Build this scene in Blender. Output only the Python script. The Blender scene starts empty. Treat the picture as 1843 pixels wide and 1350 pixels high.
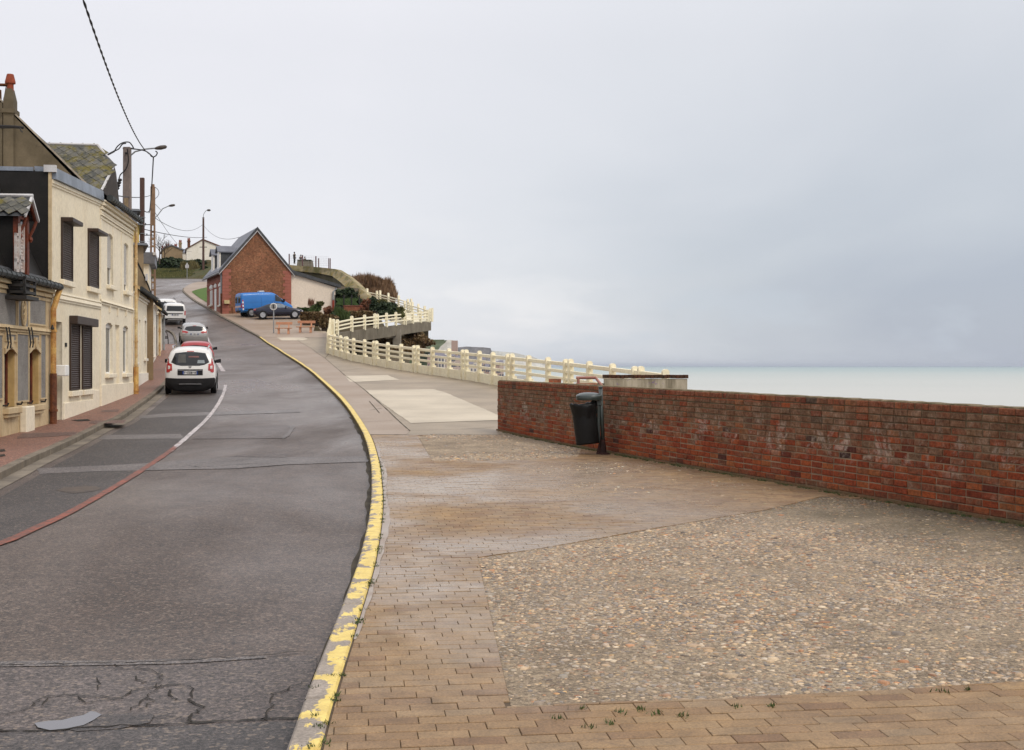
import bpy, bmesh, math, random
import numpy as np
from mathutils import Vector as V, Matrix
from mathutils.bvhtree import BVHTree

random.seed(7)
rng = np.random.default_rng(7)
scene = bpy.context.scene
COL = scene.collection

# ---------------------------------------------------------------- measuring of the place
F, CX, HY, EYE = 2250.0, 921.5, 658.5, 1.6      # focal length in photo pixels, principal column, horizon row, eye height
_T = [(-40, 0), (0, 0), (14, 0), (20, .02), (26, .07), (31, .2), (36, .40), (45, .74), (48.4, .88), (54.5, 1.1), (61, 1.45), (69, 1.93),
      (76, 2.36), (88, 3.25), (94, 3.9), (104, 5.05), (109, 5.65), (115, 6.4), (121, 7.15), (130, 8.4), (145, 10.4), (160, 12.2),
      (180, 14.1), (199, 15.6), (230, 17.2), (300, 19), (600, 22)]
_ys = np.arange(-40, 600, 1.0)
_zs = np.interp(_ys, [a for a, b in _T], [b for a, b in _T])
_k = np.ones(5) / 5
_zs = np.convolve(np.pad(_zs, 2, 'edge'), _k, 'valid')
def H(y): return float(np.interp(y, _ys, _zs))           # pavement level at distance y; the road lies .12 below
_gy = np.arange(3.0, 260, .1)
def gp(px, py, off=0.0):
    """the point of the ground (pavement level + off) that stands at a place of the survey photo"""
    yy = HY + F * (EYE - off - np.interp(_gy, _ys, _zs)) / _gy
    i = np.argmax(yy <= py)
    if i == 0: y = _gy[0] if py > yy[0] else _gy[-1]
    else:
        a, b = yy[i-1], yy[i]; y = _gy[i-1] + .1 * (a - py) / max(a - b, 1e-9)
    return V(((px - CX) / F * y, y, H(y) + off))
def at(px, py, Y): return V(((px - CX) / F * Y, Y, EYE + (HY - py) / F * Y))

# ---------------------------------------------------------------- camera, sky, sun, exposure
cam = bpy.data.cameras.new('camera'); camo = bpy.data.objects.new('camera', cam); COL.objects.link(camo)
camo.location = (0, 0, EYE); camo.rotation_euler = (math.radians(90), 0, 0)
cam.sensor_width = 36; cam.lens = F / 1843 * 36; cam.shift_y = (HY - 675) / 1843
cam.clip_start = .1; cam.clip_end = 90000
scene.camera = camo
SUN_EL, SUN_AZ = 48, 132          # azimuth clockwise from the viewing direction
W = bpy.data.worlds.new('World'); scene.world = W; W.use_nodes = True
sun = bpy.data.lights.new('sun', 'SUN'); suno = bpy.data.objects.new('sun', sun); COL.objects.link(suno)
sun.energy = 1.5; sun.angle = math.radians(20); sun.color = (1, .91, .78)
suno.rotation_euler = (math.radians(90 - SUN_EL), 0, math.radians(180 - SUN_AZ))
scene.view_settings.view_transform = 'Standard'; scene.view_settings.look = 'None'
scene.view_settings.gamma = 1; scene.view_settings.use_curve_mapping = False
scene.view_settings.exposure = 0.1
scene.cycles.max_bounces = 6; scene.cycles.diffuse_bounces = 3; scene.cycles.glossy_bounces = 3; scene.cycles.transmission_bounces = 4
scene.cycles.volume_bounces = 0

# ---------------------------------------------------------------- small node language
class NT:
    def __init__(s, tree): s.t = tree; s.n = tree.nodes; s.l = tree.links
    def new(s, kind, **kw):
        n = s.n.new(kind)
        for k, v in kw.items(): setattr(n, k, v)
        return n
    def put(s, sock, v):
        if v is None: return
        if isinstance(v, bpy.types.NodeSocket): s.l.new(v, sock)
        elif isinstance(v, (tuple, list)) and len(v) == 3 and sock.type == 'RGBA': sock.default_value = (*v, 1)
        else: sock.default_value = v
    def noise(s, scale, vec=None, detail=4, rough=.55, dist=0):
        n = s.new('ShaderNodeTexNoise'); s.put(n.inputs['Scale'], scale); n.inputs['Detail'].default_value = detail
        n.inputs['Roughness'].default_value = rough; n.inputs['Distortion'].default_value = dist
        if vec is not None: s.put(n.inputs['Vector'], vec)
        return n.outputs['Fac']
    def vor(s, scale, vec=None, feature='F1', out='Distance', rnd=1):
        n = s.new('ShaderNodeTexVoronoi', feature=feature); s.put(n.inputs['Scale'], scale); n.inputs['Randomness'].default_value = rnd
        if vec is not None: s.put(n.inputs['Vector'], vec)
        return n.outputs[out]
    def ramp(s, fac, stops, interp='LINEAR'):
        n = s.new('ShaderNodeValToRGB'); s.put(n.inputs[0], fac); e = n.color_ramp; e.interpolation = interp
        while len(e.elements) < len(stops): e.elements.new(.5)
        for el, (p, c) in zip(e.elements, stops):
            el.position = p; el.color = (*c, 1) if not isinstance(c, (int, float)) else (c, c, c, 1)
        return n.outputs[0]
    def mix(s, fac, a, b, blend='MIX'):
        n = s.new('ShaderNodeMix', data_type='RGBA', blend_type=blend)
        s.put(n.inputs[0], fac); s.put(n.inputs[6], a); s.put(n.inputs[7], b); return n.outputs[2]
    def math(s, op, a, b=None, clamp=False):
        n = s.new('ShaderNodeMath', operation=op, use_clamp=clamp); s.put(n.inputs[0], a)
        if b is not None: s.put(n.inputs[1], b)
        return n.outputs[0]
    def rng(s, v, a, b, c=0, d=1):
        n = s.new('ShaderNodeMapRange'); s.put(n.inputs[0], v)
        for i, x in enumerate((a, b, c, d)): n.inputs[i+1].default_value = x
        return n.outputs[0]
    def xyz(s, v):
        n = s.new('ShaderNodeSeparateXYZ'); s.put(n.inputs[0], v); return n.outputs
    def mul(s, v, k):
        n = s.new('ShaderNodeVectorMath', operation='MULTIPLY'); s.put(n.inputs[0], v); n.inputs[1].default_value = k; return n.outputs[0]
    def pos(s): return s.new('ShaderNodeNewGeometry').outputs['Position']
    def nrm(s): return s.new('ShaderNodeNewGeometry').outputs['Normal']
    def obj(s): return s.new('ShaderNodeTexCoord').outputs['Object']
    def rnd(s): return s.new('ShaderNodeObjectInfo').outputs['Random']
    def attr(s, name, out='Fac'): return s.new('ShaderNodeAttribute', attribute_name=name).outputs[out]
    def bump(s, h, strength=.3, dist=.01):
        n = s.new('ShaderNodeBump'); s.put(n.inputs['Height'], h); n.inputs['Strength'].default_value = strength; n.inputs['Distance'].default_value = dist
        return n.outputs[0]

def new_mat(name):
    m = bpy.data.materials.new(name); m.use_nodes = True; t = NT(m.node_tree)
    return m, t, t.n['Principled BSDF']
def fin(t, p, col=None, rough=None, metal=None, normal=None, spec=None, coat=None):
    t.put(p.inputs['Base Color'], col); t.put(p.inputs['Roughness'], rough); t.put(p.inputs['Metallic'], metal)
    if normal is not None: t.put(p.inputs['Normal'], normal)
    t.put(p.inputs['Specular IOR Level'], spec if spec is not None else (.22 if coat is None else .5))
    if coat is not None: t.put(p.inputs['Coat Weight'], coat); p.inputs['Coat Roughness'].default_value = .05
def simple(name, c, rough=.7, c2=None, scale=4, amt=1, fine=60, fine_amt=.12, bump=0, bscale=40, metal=0, spec=None, coat=None, coords='pos', stretch=None):
    """colour with a broad and a fine noise over it"""
    m, t, p = new_mat(name)
    v = t.pos() if coords == 'pos' else t.obj()
    if stretch: v = t.mul(v, stretch)
    c2 = c2 or tuple(x * .72 for x in c)
    col = t.mix(t.rng(t.noise(scale, v, 5, .6), .35, .65, 0, amt), c, c2)
    if fine_amt:
        f = t.rng(t.noise(fine, v, 3), .3, .7, 1 - fine_amt, 1 + fine_amt)
        col = t.mix(1, col, f, 'MULTIPLY')
    nr = t.bump(t.noise(bscale, v, 4), bump, .01) if bump else None
    fin(t, p, col, rough, metal, nr, spec, coat)
    return m

# ---- sky: daylight behind a broken overcast, heavier and bluer low over the sea
w = NT(W.node_tree); bg = w.n['Background']
sky = w.new('ShaderNodeTexSky', sky_type='NISHITA'); sky.sun_disc = False
sky.sun_elevation = math.radians(SUN_EL); sky.sun_rotation = math.radians(SUN_AZ)
d = w.new('ShaderNodeTexCoord').outputs['Generated']
x, y, z = w.xyz(d)
zc = w.math('MAXIMUM', z, 0.0)
den = w.math('ADD', zc, .16)
cv = w.new('ShaderNodeCombineXYZ'); w.put(cv.inputs[0], w.math('DIVIDE', x, den)); w.put(cv.inputs[1], w.math('DIVIDE', y, den)); cv.inputs[2].default_value = 3.1
cloud = w.noise(.9, w.mul(cv.outputs[0], (1, .55, 1)), 5, .5, .4)
dotn = w.new('ShaderNodeVectorMath', operation='DOT_PRODUCT'); w.put(dotn.inputs[0], d); dotn.inputs[1].default_value = V((.60, .80, .0)).normalized()
heavy = w.rng(dotn.outputs['Value'], .70, .97)
heavy = w.math('MULTIPLY', heavy, w.rng(z, .42, .06, .25, 1))
heavy = w.math('ADD', heavy, w.rng(cloud, .30, .70, -.13, .13), clamp=True)
SKY_MARK = 1
colr = w.ramp(heavy, [(0, (.835, .83, .868)), (.35, (.735, .75, .79)), (.7, (.57, .605, .66)), (1, (.45, .49, .57))])
# low pale puffs along the skyline
puffv = w.new('ShaderNodeCombineXYZ'); w.put(puffv.inputs[0], w.math('ADD', w.math('MULTIPLY', w.math('DIVIDE', x, w.math('MAXIMUM', y, .15)), 9), 1.35)); w.put(puffv.inputs[1], w.math('MULTIPLY', z, 26)); puffv.inputs[2].default_value = 7.7
puff = w.noise(.95, puffv.outputs[0], 6, .55)
pm = w.math('MULTIPLY', w.rng(puff, .52, .64), w.math('MULTIPLY', w.rng(z, .0, .03), w.rng(z, .14, .05)))
colr = w.mix(w.math('MULTIPLY', w.math('MULTIPLY', pm, w.rng(heavy, .75, .3)), .6), colr, (.87, .86, .875))
pd = w.math('MULTIPLY', w.rng(puff, .46, .36), w.math('MULTIPLY', w.rng(z, -.01, .02), w.rng(z, .12, .03)))
colr = w.mix(w.math('MULTIPLY', pd, .38), colr, (.56, .62, .70))
colr = w.mix(1, colr, w.rng(z, .25, 1, 1, 1.7), 'MULTIPLY')      # an overcast sky is brightest overhead
colr = w.mix(w.rng(z, -.02, -.2), colr, (.33, .35, .37))
skyb = w.mix(1, sky.outputs[0], (.1, .1, .1), 'MULTIPLY')
w.put(bg.inputs[0], w.mix(.90, skyb, colr)); bg.inputs[1].default_value = 1.0

# ---------------------------------------------------------------- objects
def tag(o, label=None, cat=None, group=None, kind=None):
    if label: o['label'] = label
    if cat: o['category'] = cat
    if group: o['group'] = group
    if kind: o['kind'] = kind
    return o
def empty(name, loc, rz=0, label=None, cat=None, group=None, kind=None):
    o = bpy.data.objects.new(name, None); COL.objects.link(o); o.location = loc; o.rotation_euler = (0, 0, rz); o.empty_display_size = .2
    return tag(o, label, cat, group, kind)
def place(name, me, parent=None, loc=None, rot=None, scale=None):
    o = bpy.data.objects.new(name, me); COL.objects.link(o); o.parent = parent
    if loc is not None: o.location = loc
    if rot is not None: o.rotation_euler = rot
    if scale is not None: o.scale = scale
    return o
def copy_tree(o, parent=None):
    c = o.copy(); COL.objects.link(c); c.parent = parent
    for ch in list(o.children): copy_tree(ch, c)
    return c

class MB:
    """collects solids for one mesh"""
    def __init__(s): s.v = []; s.f = []; s.mi = []; s.cur = 0
    def add(s, vs, fs):
        b = len(s.v); s.v += [tuple(p) for p in vs]; s.f += [tuple(b + i for i in q) for q in fs]; s.mi += [s.cur] * len(fs); return s
    def box(s, x0, x1, y0, y1, z0, z1):
        return s.add([(x0,y0,z0),(x1,y0,z0),(x1,y1,z0),(x0,y1,z0),(x0,y0,z1),(x1,y0,z1),(x1,y1,z1),(x0,y1,z1)],
                     [(3,2,1,0),(4,5,6,7),(0,1,5,4),(1,2,6,5),(2,3,7,6),(3,0,4,7)])
    def hexa(s, b, t):     # four lower and four upper corners, both anticlockwise from above
        return s.add(list(b) + list(t), [(3,2,1,0),(4,5,6,7),(0,1,5,4),(1,2,6,5),(2,3,7,6),(3,0,4,7)])
    def prism(s, poly, d): # polygon in space pushed along d
        n = len(poly); d = V(d); a = [V(p) for p in poly]
        return s.add(a + [p + d for p in a], [tuple(range(n - 1, -1, -1)), tuple(range(n, 2 * n))] + [(i, (i + 1) % n, n + (i + 1) % n, n + i) for i in range(n)])
    def tube(s, pts, r, n=6, cap=True, r2=None):
        pts = [V(p) for p in pts]; base = len(s.v); m = len(pts)
        for i, p in enumerate(pts):
            t = (pts[min(i+1, m-1)] - pts[max(i-1, 0)]).normalized()
            up = V((0,0,1)) if abs(t.z) < .95 else V((0,1,0))
            a = t.cross(up).normalized(); b = a.cross(t)
            rr = r if r2 is None else r + (r2 - r) * i / (m - 1)
            for k in range(n):
                th = 2 * math.pi * k / n; s.v.append(tuple(p + a * math.cos(th) * rr + b * math.sin(th) * rr))
        for i in range(m - 1):
            for k in range(n):
                s.f.append((base+i*n+k, base+i*n+(k+1)%n, base+(i+1)*n+(k+1)%n, base+(i+1)*n+k)); s.mi.append(s.cur)
        if cap:
            s.f.append(tuple(base + k for k in range(n-1, -1, -1))); s.f.append(tuple(base+(m-1)*n+k for k in range(n))); s.mi += [s.cur]*2
        return s
    def lathe(s, prof, c=(0,0,0), n=12, axis='z'):
        base = len(s.v); c = V(c)
        for r, h in prof:
            for k in range(n):
                th = 2*math.pi*k/n; p = (r*math.cos(th), r*math.sin(th), h)
                if axis == 'x': p = (p[2], p[0], p[1])
                if axis == 'y': p = (p[1], p[2], p[0])
                s.v.append(tuple(c + V(p)))
        for i in range(len(prof)-1):
            for k in range(n):
                s.f.append((base+i*n+k, base+i*n+(k+1)%n, base+(i+1)*n+(k+1)%n, base+(i+1)*n+k)); s.mi.append(s.cur)
        s.f.append(tuple(base + k for k in range(n-1,-1,-1))); s.f.append(tuple(base+(len(prof)-1)*n+k for k in range(n))); s.mi += [s.cur]*2
        return s
    def mesh(s, name, mats, smooth=False, bevel=0):
        me = bpy.data.meshes.new(name); me.from_pydata(s.v, [], s.f)
        for m in (mats if isinstance(mats, (list, tuple)) else [mats]): me.materials.append(m)
        if any(s.mi): me.polygons.foreach_set('material_index', s.mi)
        bm = bmesh.new(); bm.from_mesh(me)
        bmesh.ops.recalc_face_normals(bm, faces=bm.faces)
        if bevel: bmesh.ops.bevel(bm, geom=bm.edges[:], offset=bevel, segments=1, affect='EDGES', clamp_overlap=True)
        bm.to_mesh(me); bm.free()
        if smooth: me.polygons.foreach_set('use_smooth', [True] * len(me.polygons))
        return me
    def build(s, name, mats, parent=None, smooth=False, bevel=0, loc=None, rot=None):
        return place(name, s.mesh(name, mats, smooth, bevel), parent, loc, rot)

def np_mesh(name, verts, faces, mat, smooth=False, attrs=None):
    """faces: k x n array of equal-size faces; attrs: {name: per-vertex array, n or nx3}"""
    me = bpy.data.meshes.new(name); nv = len(verts); nf, k = faces.shape
    me.vertices.add(nv); me.vertices.foreach_set('co', np.asarray(verts, np.float32).ravel())
    me.loops.add(nf * k); me.loops.foreach_set('vertex_index', faces.astype(np.int32).ravel())
    me.polygons.add(nf); me.polygons.foreach_set('loop_start', np.arange(0, nf * k, k, dtype=np.int32))
    if smooth: me.polygons.foreach_set('use_smooth', np.ones(nf, bool))
    for an, a in (attrs or {}).items():
        if a.ndim == 1:
            at_ = me.attributes.new(an, 'FLOAT', 'POINT'); at_.data.foreach_set('value', a.astype(np.float32))
        else:
            at_ = me.attributes.new(an, 'FLOAT_COLOR', 'POINT'); at_.data.foreach_set('color', np.c_[a, np.ones(len(a))].astype(np.float32).ravel())
    me.materials.append(mat); me.update(); me.validate()
    return me

class Frame:
    """a building's own axes: x along the face one measures on, y into the building, z up"""
    def __init__(s, p0, p1=None, ang=None):
        s.o = V((p0[0], p0[1], p0[2] if len(p0) > 2 else H(p0[1])))
        s.a = ang if ang is not None else math.atan2(p1[1]-p0[1], p1[0]-p0[0])
        s.c, s.s = math.cos(s.a), math.sin(s.a)
        s.L = None if p1 is None else math.hypot(p1[0]-p0[0], p1[1]-p0[1])
    def w(s, x, y, z=0): return V((s.o.x + x*s.c - y*s.s, s.o.y + x*s.s + y*s.c, s.o.z + z))
    def hit(s, px, py, off=0, plane='y'):
        """where the sight line meets the local plane y=off (gives x, z) or x=off (gives y, z)"""
        k = (px - CX) / F                     # world X = k*Y
        nx, ny = (-s.s, s.c) if plane == 'y' else (s.c, s.s)
        Y = (off + nx*s.o.x + ny*s.o.y) / (nx*k + ny)
        X = k * Y; z = EYE + (HY - py) / F * Y - s.o.z
        dx, dy = X - s.o.x, Y - s.o.y
        return (dx*s.c + dy*s.s if plane == 'y' else -dx*s.s + dy*s.c), z
    def root(s, name, label, cat, **k): return empty(name, s.o, s.a, label, cat, **k)

def clip_poly(poly, p, nrm):
    """part of a 2D polygon on the side of the line through p that nrm points to"""
    out = []
    for i in range(len(poly)):
        a, b = poly[i], poly[(i+1) % len(poly)]
        da = (a[0]-p[0])*nrm[0] + (a[1]-p[1])*nrm[1]; db = (b[0]-p[0])*nrm[0] + (b[1]-p[1])*nrm[1]
        if da >= 0: out.append(a)
        if (da >= 0) != (db >= 0):
            t = da / (da - db); out.append((a[0]+(b[0]-a[0])*t, a[1]+(b[1]-a[1])*t))
    return out
def inside(poly, x, y):
    c = False; n = len(poly)
    for i in range(n):
        x0, y0 = poly[i][:2]; x1, y1 = poly[(i+1) % n][:2]
        if (y0 > y) != (y1 > y) and x < (x1-x0)*(y-y0)/(y1-y0)+x0: c = not c
    return c
def resample(pts, step):
    out = [V(pts[0])]; acc = 0
    for a, b in zip(pts[:-1], pts[1:]):
        a, b = V(a), V(b); L = (b-a).length; t = step - acc
        while t <= L: out.append(a.lerp(b, t/L)); t += step
        acc = L - (t - step)
    return out
def smoothpath(pts, n=8):
    """Catmull-Rom through the points"""
    P = [V(p) for p in pts]; P = [P[0]*2-P[1]] + P + [P[-1]*2-P[-2]]; out = []
    for i in range(1, len(P)-2):
        for k in range(n):
            t = k/n; a, b, c, d_ = P[i-1], P[i], P[i+1], P[i+2]
            out.append(.5*((2*b)+(c-a)*t+(2*a-5*b+4*c-d_)*t*t+(3*b-a-3*c+d_)*t**3))
    out.append(P[-2]); return out
# ================================================================ lines of the street
kerb_px = [(515,1350),(540,1280),(565,1215),(595,1140),(625,1065),(645,1010),(658,960),(667,910),(669,870),(667,830),(657,788),(640,755),(615,720),
           (590,695),(560,668),(520,641),(490,622),(465,605),(440,592),(420,581),(395,568),(372,554),(350,541),(333,528),(328,521),(335,514),(352,508),(378,504)]
KR = [gp(*p) for p in kerb_px]
d0 = (KR[0]-KR[1]).normalized(); KR = [KR[0]+d0*4, KR[0]+d0*1.6] + KR
KR = smoothpath(KR, 10); KR = [V((p.x, p.y, H(p.y))) for p in KR]
_kry = np.array([p.y for p in KR]); _krx = np.array([p.x for p in KR]); _o = np.argsort(_kry); _kry, _krx = _kry[_o], _krx[_o]
def KRX(y): return float(np.interp(y, _kry, _krx))
kl_px = [(0,850),(71.6,816),(179,766),(228,743),(299.5,689),(309,655),(318,625),(318,610),(312,598),(300,592)]
KL = [gp(*p) for p in kl_px]
d0 = (KL[0]-KL[1]).normalized(); KL = [KL[0]+d0*14] + KL
KL = smoothpath(KL, 8); KL = [V((p.x, p.y, H(p.y))) for p in KL]
_kly = np.array([p.y for p in KL if p.y < 92]); _klx = np.array([p.x for p in KL if p.y < 92]); _o = np.argsort(_kly); _kly, _klx = _kly[_o], _klx[_o]
def KLX(y): return float(np.interp(y, _kly, _klx))
# foot of the brick wall
WA, WB = V((-.33, 28.4, 0)), V((5.15, 12.57, 0))
wd = (WB-WA).normalized(); WEND = WA + wd*24
def WX(y): return WA.x + (y-WA.y)*wd.x/wd.y
# foot of the white fence on the promenade
fence_px = [(591,635.6),(602,639.3),(611.4,642),(622.4,646),(639,650.4),(653.8,653),(668.6,656.2),(692.5,660.6),(714.7,664.5),(735,668),(760.8,671.9),(790.3,676.2),(819.9,680.6),(847.5,684.8),(870,688.5),(891.8,692.8)]
FP = [gp(*p) for p in fence_px]
FENCE = [V((gp(605,601).x-.35, 94.5, 0)), V((gp(596,618).x, 86, 0))] + FP + [V((.75,44,0)), V((1.95,40,0)), V((3.3,35,0)), V((4.1,31.8,0)), V((4.35,30.6,0))]
FENCE = [V((p.x, p.y, H(p.y))) for p in FENCE]
FS = smoothpath(FENCE, 6)
_fy = np.array([p.y for p in FS]); _fx = np.array([p.x for p in FS]); _o = np.argsort(_fy); _fy, _fx = _fy[_o], _fx[_o]
def EX(y):                                    # seaward edge of the promenade
    if y < 29: return WX(y) + .35
    return float(np.interp(y, _fy, _fx)) + .25 if y < 94 else float(np.interp(y, [94, 110, 118, 130, 150, 175, 230], [_fx[-1]+.3, -18.5, -18.5, -18, -18.5, -21, -34]))

# ================================================================ materials of the ground
def asphalt(name, base, var, wet=.5):
    m, t, p = new_mat(name); v = t.pos()
    big = t.noise(.16, t.mul(v, (1, .45, 1)), 5, .6, .6); mid = t.noise(1.3, t.mul(v, (1, .5, 1)), 5, .65)
    agg = t.vor(52, v, 'F1', 'Color'); fine = t.noise(75, v, 3, .8); m8 = t.noise(6, v, 5, .7)
    fine2 = t.noise(28, v, 4, .7)
    col = t.mix(t.rng(big, .38, .60), base, var)
    col = t.mix(t.rng(mid, .35, .7, 0, .55), col, tuple(c*.66 for c in base))
    col = t.mix(1, col, t.rng(fine, .36, .64, .25, 1.9), 'MULTIPLY'); col = t.mix(1, col, t.rng(m8, .32, .68, .78, 1.22), 'MULTIPLY')
    col = t.mix(1, col, t.rng(fine2, .36, .64, .5, 1.55), 'MULTIPLY')
    spk = t.math('GREATER_THAN', t.xyz(agg)[0], .90)
    col = t.mix(t.math('MULTIPLY', spk, .5), col, (.26, .20, .15))
    spk2 = t.math('LESS_THAN', t.xyz(agg)[1], .10)
    col = t.mix(t.math('MULTIPLY', spk2, .6), col, (.012, .01, .01))
    rough = t.rng(big, .35, .65, .62, .62 - .30*wet)
    fin(t, p, col, rough, None, t.bump(t.math('ADD', fine, t.math('MULTIPLY', fine2, .6)), .75, .012), .45)
    return m
M_asph = asphalt('asphalt', (.060, .040, .029), (.122, .092, .074), 1.35)
M_asph_dark = asphalt('asphalt_dark', (.032, .0245, .020), (.052, .041, .036), .5)
M_asph_pale = asphalt('asphalt_pale_strip', (.105, .090, .083), (.145, .128, .120), .8)
M_asph_brown = asphalt('asphalt_worn', (.075, .058, .050), (.112, .091, .083), .8)
M_asph_wet = asphalt('asphalt_damp', (.050, .042, .038), (.075, .062, .058), 1)
M_tar = simple('crack_tar', (.016, .013, .011), .8, (.035, .03, .022), 3)
M_red_walk = asphalt('red_asphalt', (.215, .100, .066), (.175, .085, .058), .2)
M_red_dark = asphalt('red_asphalt_damp', (.13, .065, .048), (.10, .055, .042), .3)
M_conc = simple('promenade_concrete', (.315, .25, .175), .5, (.22, .175, .12), .5, 1, 30, .12, .15, 60)
M_conc_path = simple('promenade_band', (.25, .18, .122), .5, (.32, .25, .19), .35, 1, 26, .12, .15, 60)
M_conc_pale = 0 or simple('pale_concrete_patch', (.52, .45, .34), .55, (.42, .36, .27), .6, 1, 30, .07, .1, 60)
M_gutter = simple('gutter_concrete', (.22, .185, .14), .7, (.12, .10, .078), 1.2, 1, 30, .15, .2, 60)
M_kerb = simple('kerb_stone', (.20, .165, .125), .75, (.11, .092, .068), 2.5, 1, 50, .2, .3, 60)
M_joint = simple('joint_filler', (.045, .035, .025), .9, (.09, .075, .05), 2)
WA = V((-.33, 28.4, 0))
M_mortar = simple('mortar_bed', (.115, .08, .055), .9, (.07, .055, .035), 3, 1, 60, .2, .3, 60)
def damp_mask(t, v):
    """the damp, dark belt that spreads out from the foot of the brick wall"""
    X, Y, Z = t.xyz(v)
    dist = t.math('SUBTRACT', t.math('ADD', WA.x*.945 + WA.y*.327, 0.0), t.math('ADD', t.math('MULTIPLY', X, .945), t.math('MULTIPLY', Y, .327)))
    n = t.noise(.7, v, 5, .6, .5)
    return t.math('MULTIPLY', t.rng(t.math('ADD', dist, t.math('MULTIPLY', t.math('SUBTRACT', n, .5), 4.5)), 2.6, .7), t.rng(Y, 18, 14.5))
m, t, p = new_mat('cement_between_pebbles'); v = t.pos()
c = t.mix(t.rng(t.noise(1.1, v, 6, .7), .36, .64), (.34, .265, .18), (.19, .145, .098))
c = t.mix(1, c, t.rng(t.noise(60, v, 3, .8), .34, .66, .5, 1.5), 'MULTIPLY'); c = t.mix(1, c, t.rng(t.noise(18, v, 5, .8), .34, .66, .7, 1.3), 'MULTIPLY')
c = t.mix(t.math('MULTIPLY', t.math('GREATER_THAN', t.xyz(t.vor(55, v, 'F1', 'Color'))[0], .86), .5), c, (.10, .075, .055))
c = t.mix(t.math('MULTIPLY', damp_mask(t, v), .75), c, (.085, .07, .045))
fin(t, p, c, .8, None, t.bump(t.noise(50, v, 5, .8), .9, .012)); M_cement = m
M_soil = simple('soil', (.085, .055, .03), .95, (.05, .045, .02), 1)
M_grass_flat = simple('grass_bank', (.055, .085, .018), .9, (.10, .085, .03), .35, 1, 6, .35, .3, 8)

def yellow_kerb():
    m, t, p = new_mat('kerb_yellow_paint'); v = t.pos(); o = t.obj()
    n = t.noise(5.5, t.mul(v, (1, .55, 1)), 6, .66, .3); y_ = t.xyz(v)[1]
    bias = t.math('ADD', t.rng(y_, 5, 12, .0, -.05), t.rng(y_, 18, 34, 0, -.15))                      # more worn near the crossing
    side = t.rng(t.xyz(o)[1], -.07, .08, .07, -.08)
    thr = t.math('ADD', t.math('ADD', n, side), t.math('MULTIPLY', bias, -1))
    mask = t.rng(thr, .505, .525)
    base = t.mix(t.rng(t.noise(3, v, 4), .3, .7), (.33, .28, .235), (.22, .19, .16))
    base = t.mix(1, base, t.rng(t.noise(70, v, 3), .3, .7, .75, 1.25), 'MULTIPLY')
    yel = t.mix(t.rng(t.noise(9, v, 5), .35, .7), (.74, .57, .17), (.55, .40, .12))
    yel = t.mix(1, yel, t.rng(t.noise(60, v, 3), .3, .7, .9, 1.1), 'MULTIPLY')
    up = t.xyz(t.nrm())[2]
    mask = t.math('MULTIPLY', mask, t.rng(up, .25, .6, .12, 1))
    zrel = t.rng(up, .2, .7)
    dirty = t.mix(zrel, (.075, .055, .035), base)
    fin(t, p, t.mix(mask, dirty, yel), t.mix(mask, (.75,)*3, (.5,)*3), None, t.bump(t.noise(60, v, 4), .3, .01))
    return m
M_yel = yellow_kerb()

def block_mat(name, use_attr):
    m, t, p = new_mat(name); v = t.pos()
    r = t.attr('tint') if use_attr else t.rnd()
    zone = t.noise(.42, v, 4, .6, .4)
    c = t.ramp(r, [(0, (.165, .093, .045)), (.3, (.205, .124, .059)), (.65, (.24, .150, .072)), (1, (.215, .143, .077))])
    y_ = t.xyz(v)[1]
    pale = t.math('MULTIPLY', t.rng(zone, .45, .66), t.rng(y_, 5.2, 7.5, .15, .75))
    c = t.mix(pale, c, (.31, .245, .18))  # wet sky sheen painted as a paler block colour, patchy and stronger further off
    yel = t.math('MULTIPLY', t.rng(t.noise(.5, t.mul(v, (1, 1, 5)), 3), .52, .68), .45)
    c = t.mix(yel, c, (.29, .17, .058))
    c = t.mix(1, c, t.rng(t.noise(75, v, 3, .8), .34, .66, .72, 1.3), 'MULTIPLY'); c = t.mix(1, c, t.rng(t.noise(5, v, 6, .75), .34, .66, .78, 1.2), 'MULTIPLY')
    c = t.mix(t.rng(t.noise(2.2, v, 6, .8, 1), .56, .70, 0, .6), c, (.115, .075, .045))
    fin(t, p, c, t.rng(t.math('ADD', zone, t.rng(y_, 6, 10, -.12, .06)), .38, .62, .7, .24), None, t.bump(t.noise(85, v, 4, .7), .22, .006), .5)
    return m
M_blk_s, M_blk_i = block_mat('paving_block_mass', True), block_mat('paving_block_face', False)

def pebble_mat():
    m, t, p = new_mat('pebble'); c = t.attr('peb', 'Color'); v = t.pos()
    c = t.mix(1, c, t.rng(t.noise(120, v, 3), .3, .7, .8, 1.2), 'MULTIPLY')
    c = t.mix(t.rng(t.noise(.9, v, 5, .7), .42, .62, 0, .45), c, (.27, .215, .155)); c = t.mix(1, c, t.mix(damp_mask(t, v), (1, 1, 1), (.5, .48, .42)), 'MULTIPLY')
    fin(t, p, c, .45, None, None, .45); return m
M_peb = pebble_mat()

# ================================================================ terrain, sea
def strip(name, mat, ys, xl, xr, off, kind='structure', nx=1, parent=None):
    """a sheet between two lines of the street, laid on the ground"""
    vs, fs = [], []
    for y_ in ys:
        a, b = xl(y_), xr(y_)
        for i in range(nx+1):
            x_ = a + (b-a)*i/nx; vs.append((x_, y_, H(y_) + off))
    for j in range(len(ys)-1):
        for i in range(nx):
            k = j*(nx+1)+i; fs.append((k, k+1, k+nx+2, k+nx+1))
    me = bpy.data.meshes.new(name); me.from_pydata(vs, [], fs); me.materials.append(mat)
    o = place(name, me, parent)
    if kind and not parent: o['kind'] = kind
    return o
def yr(a, b, s): return list(np.arange(a, b + 1e-6, s))

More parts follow.
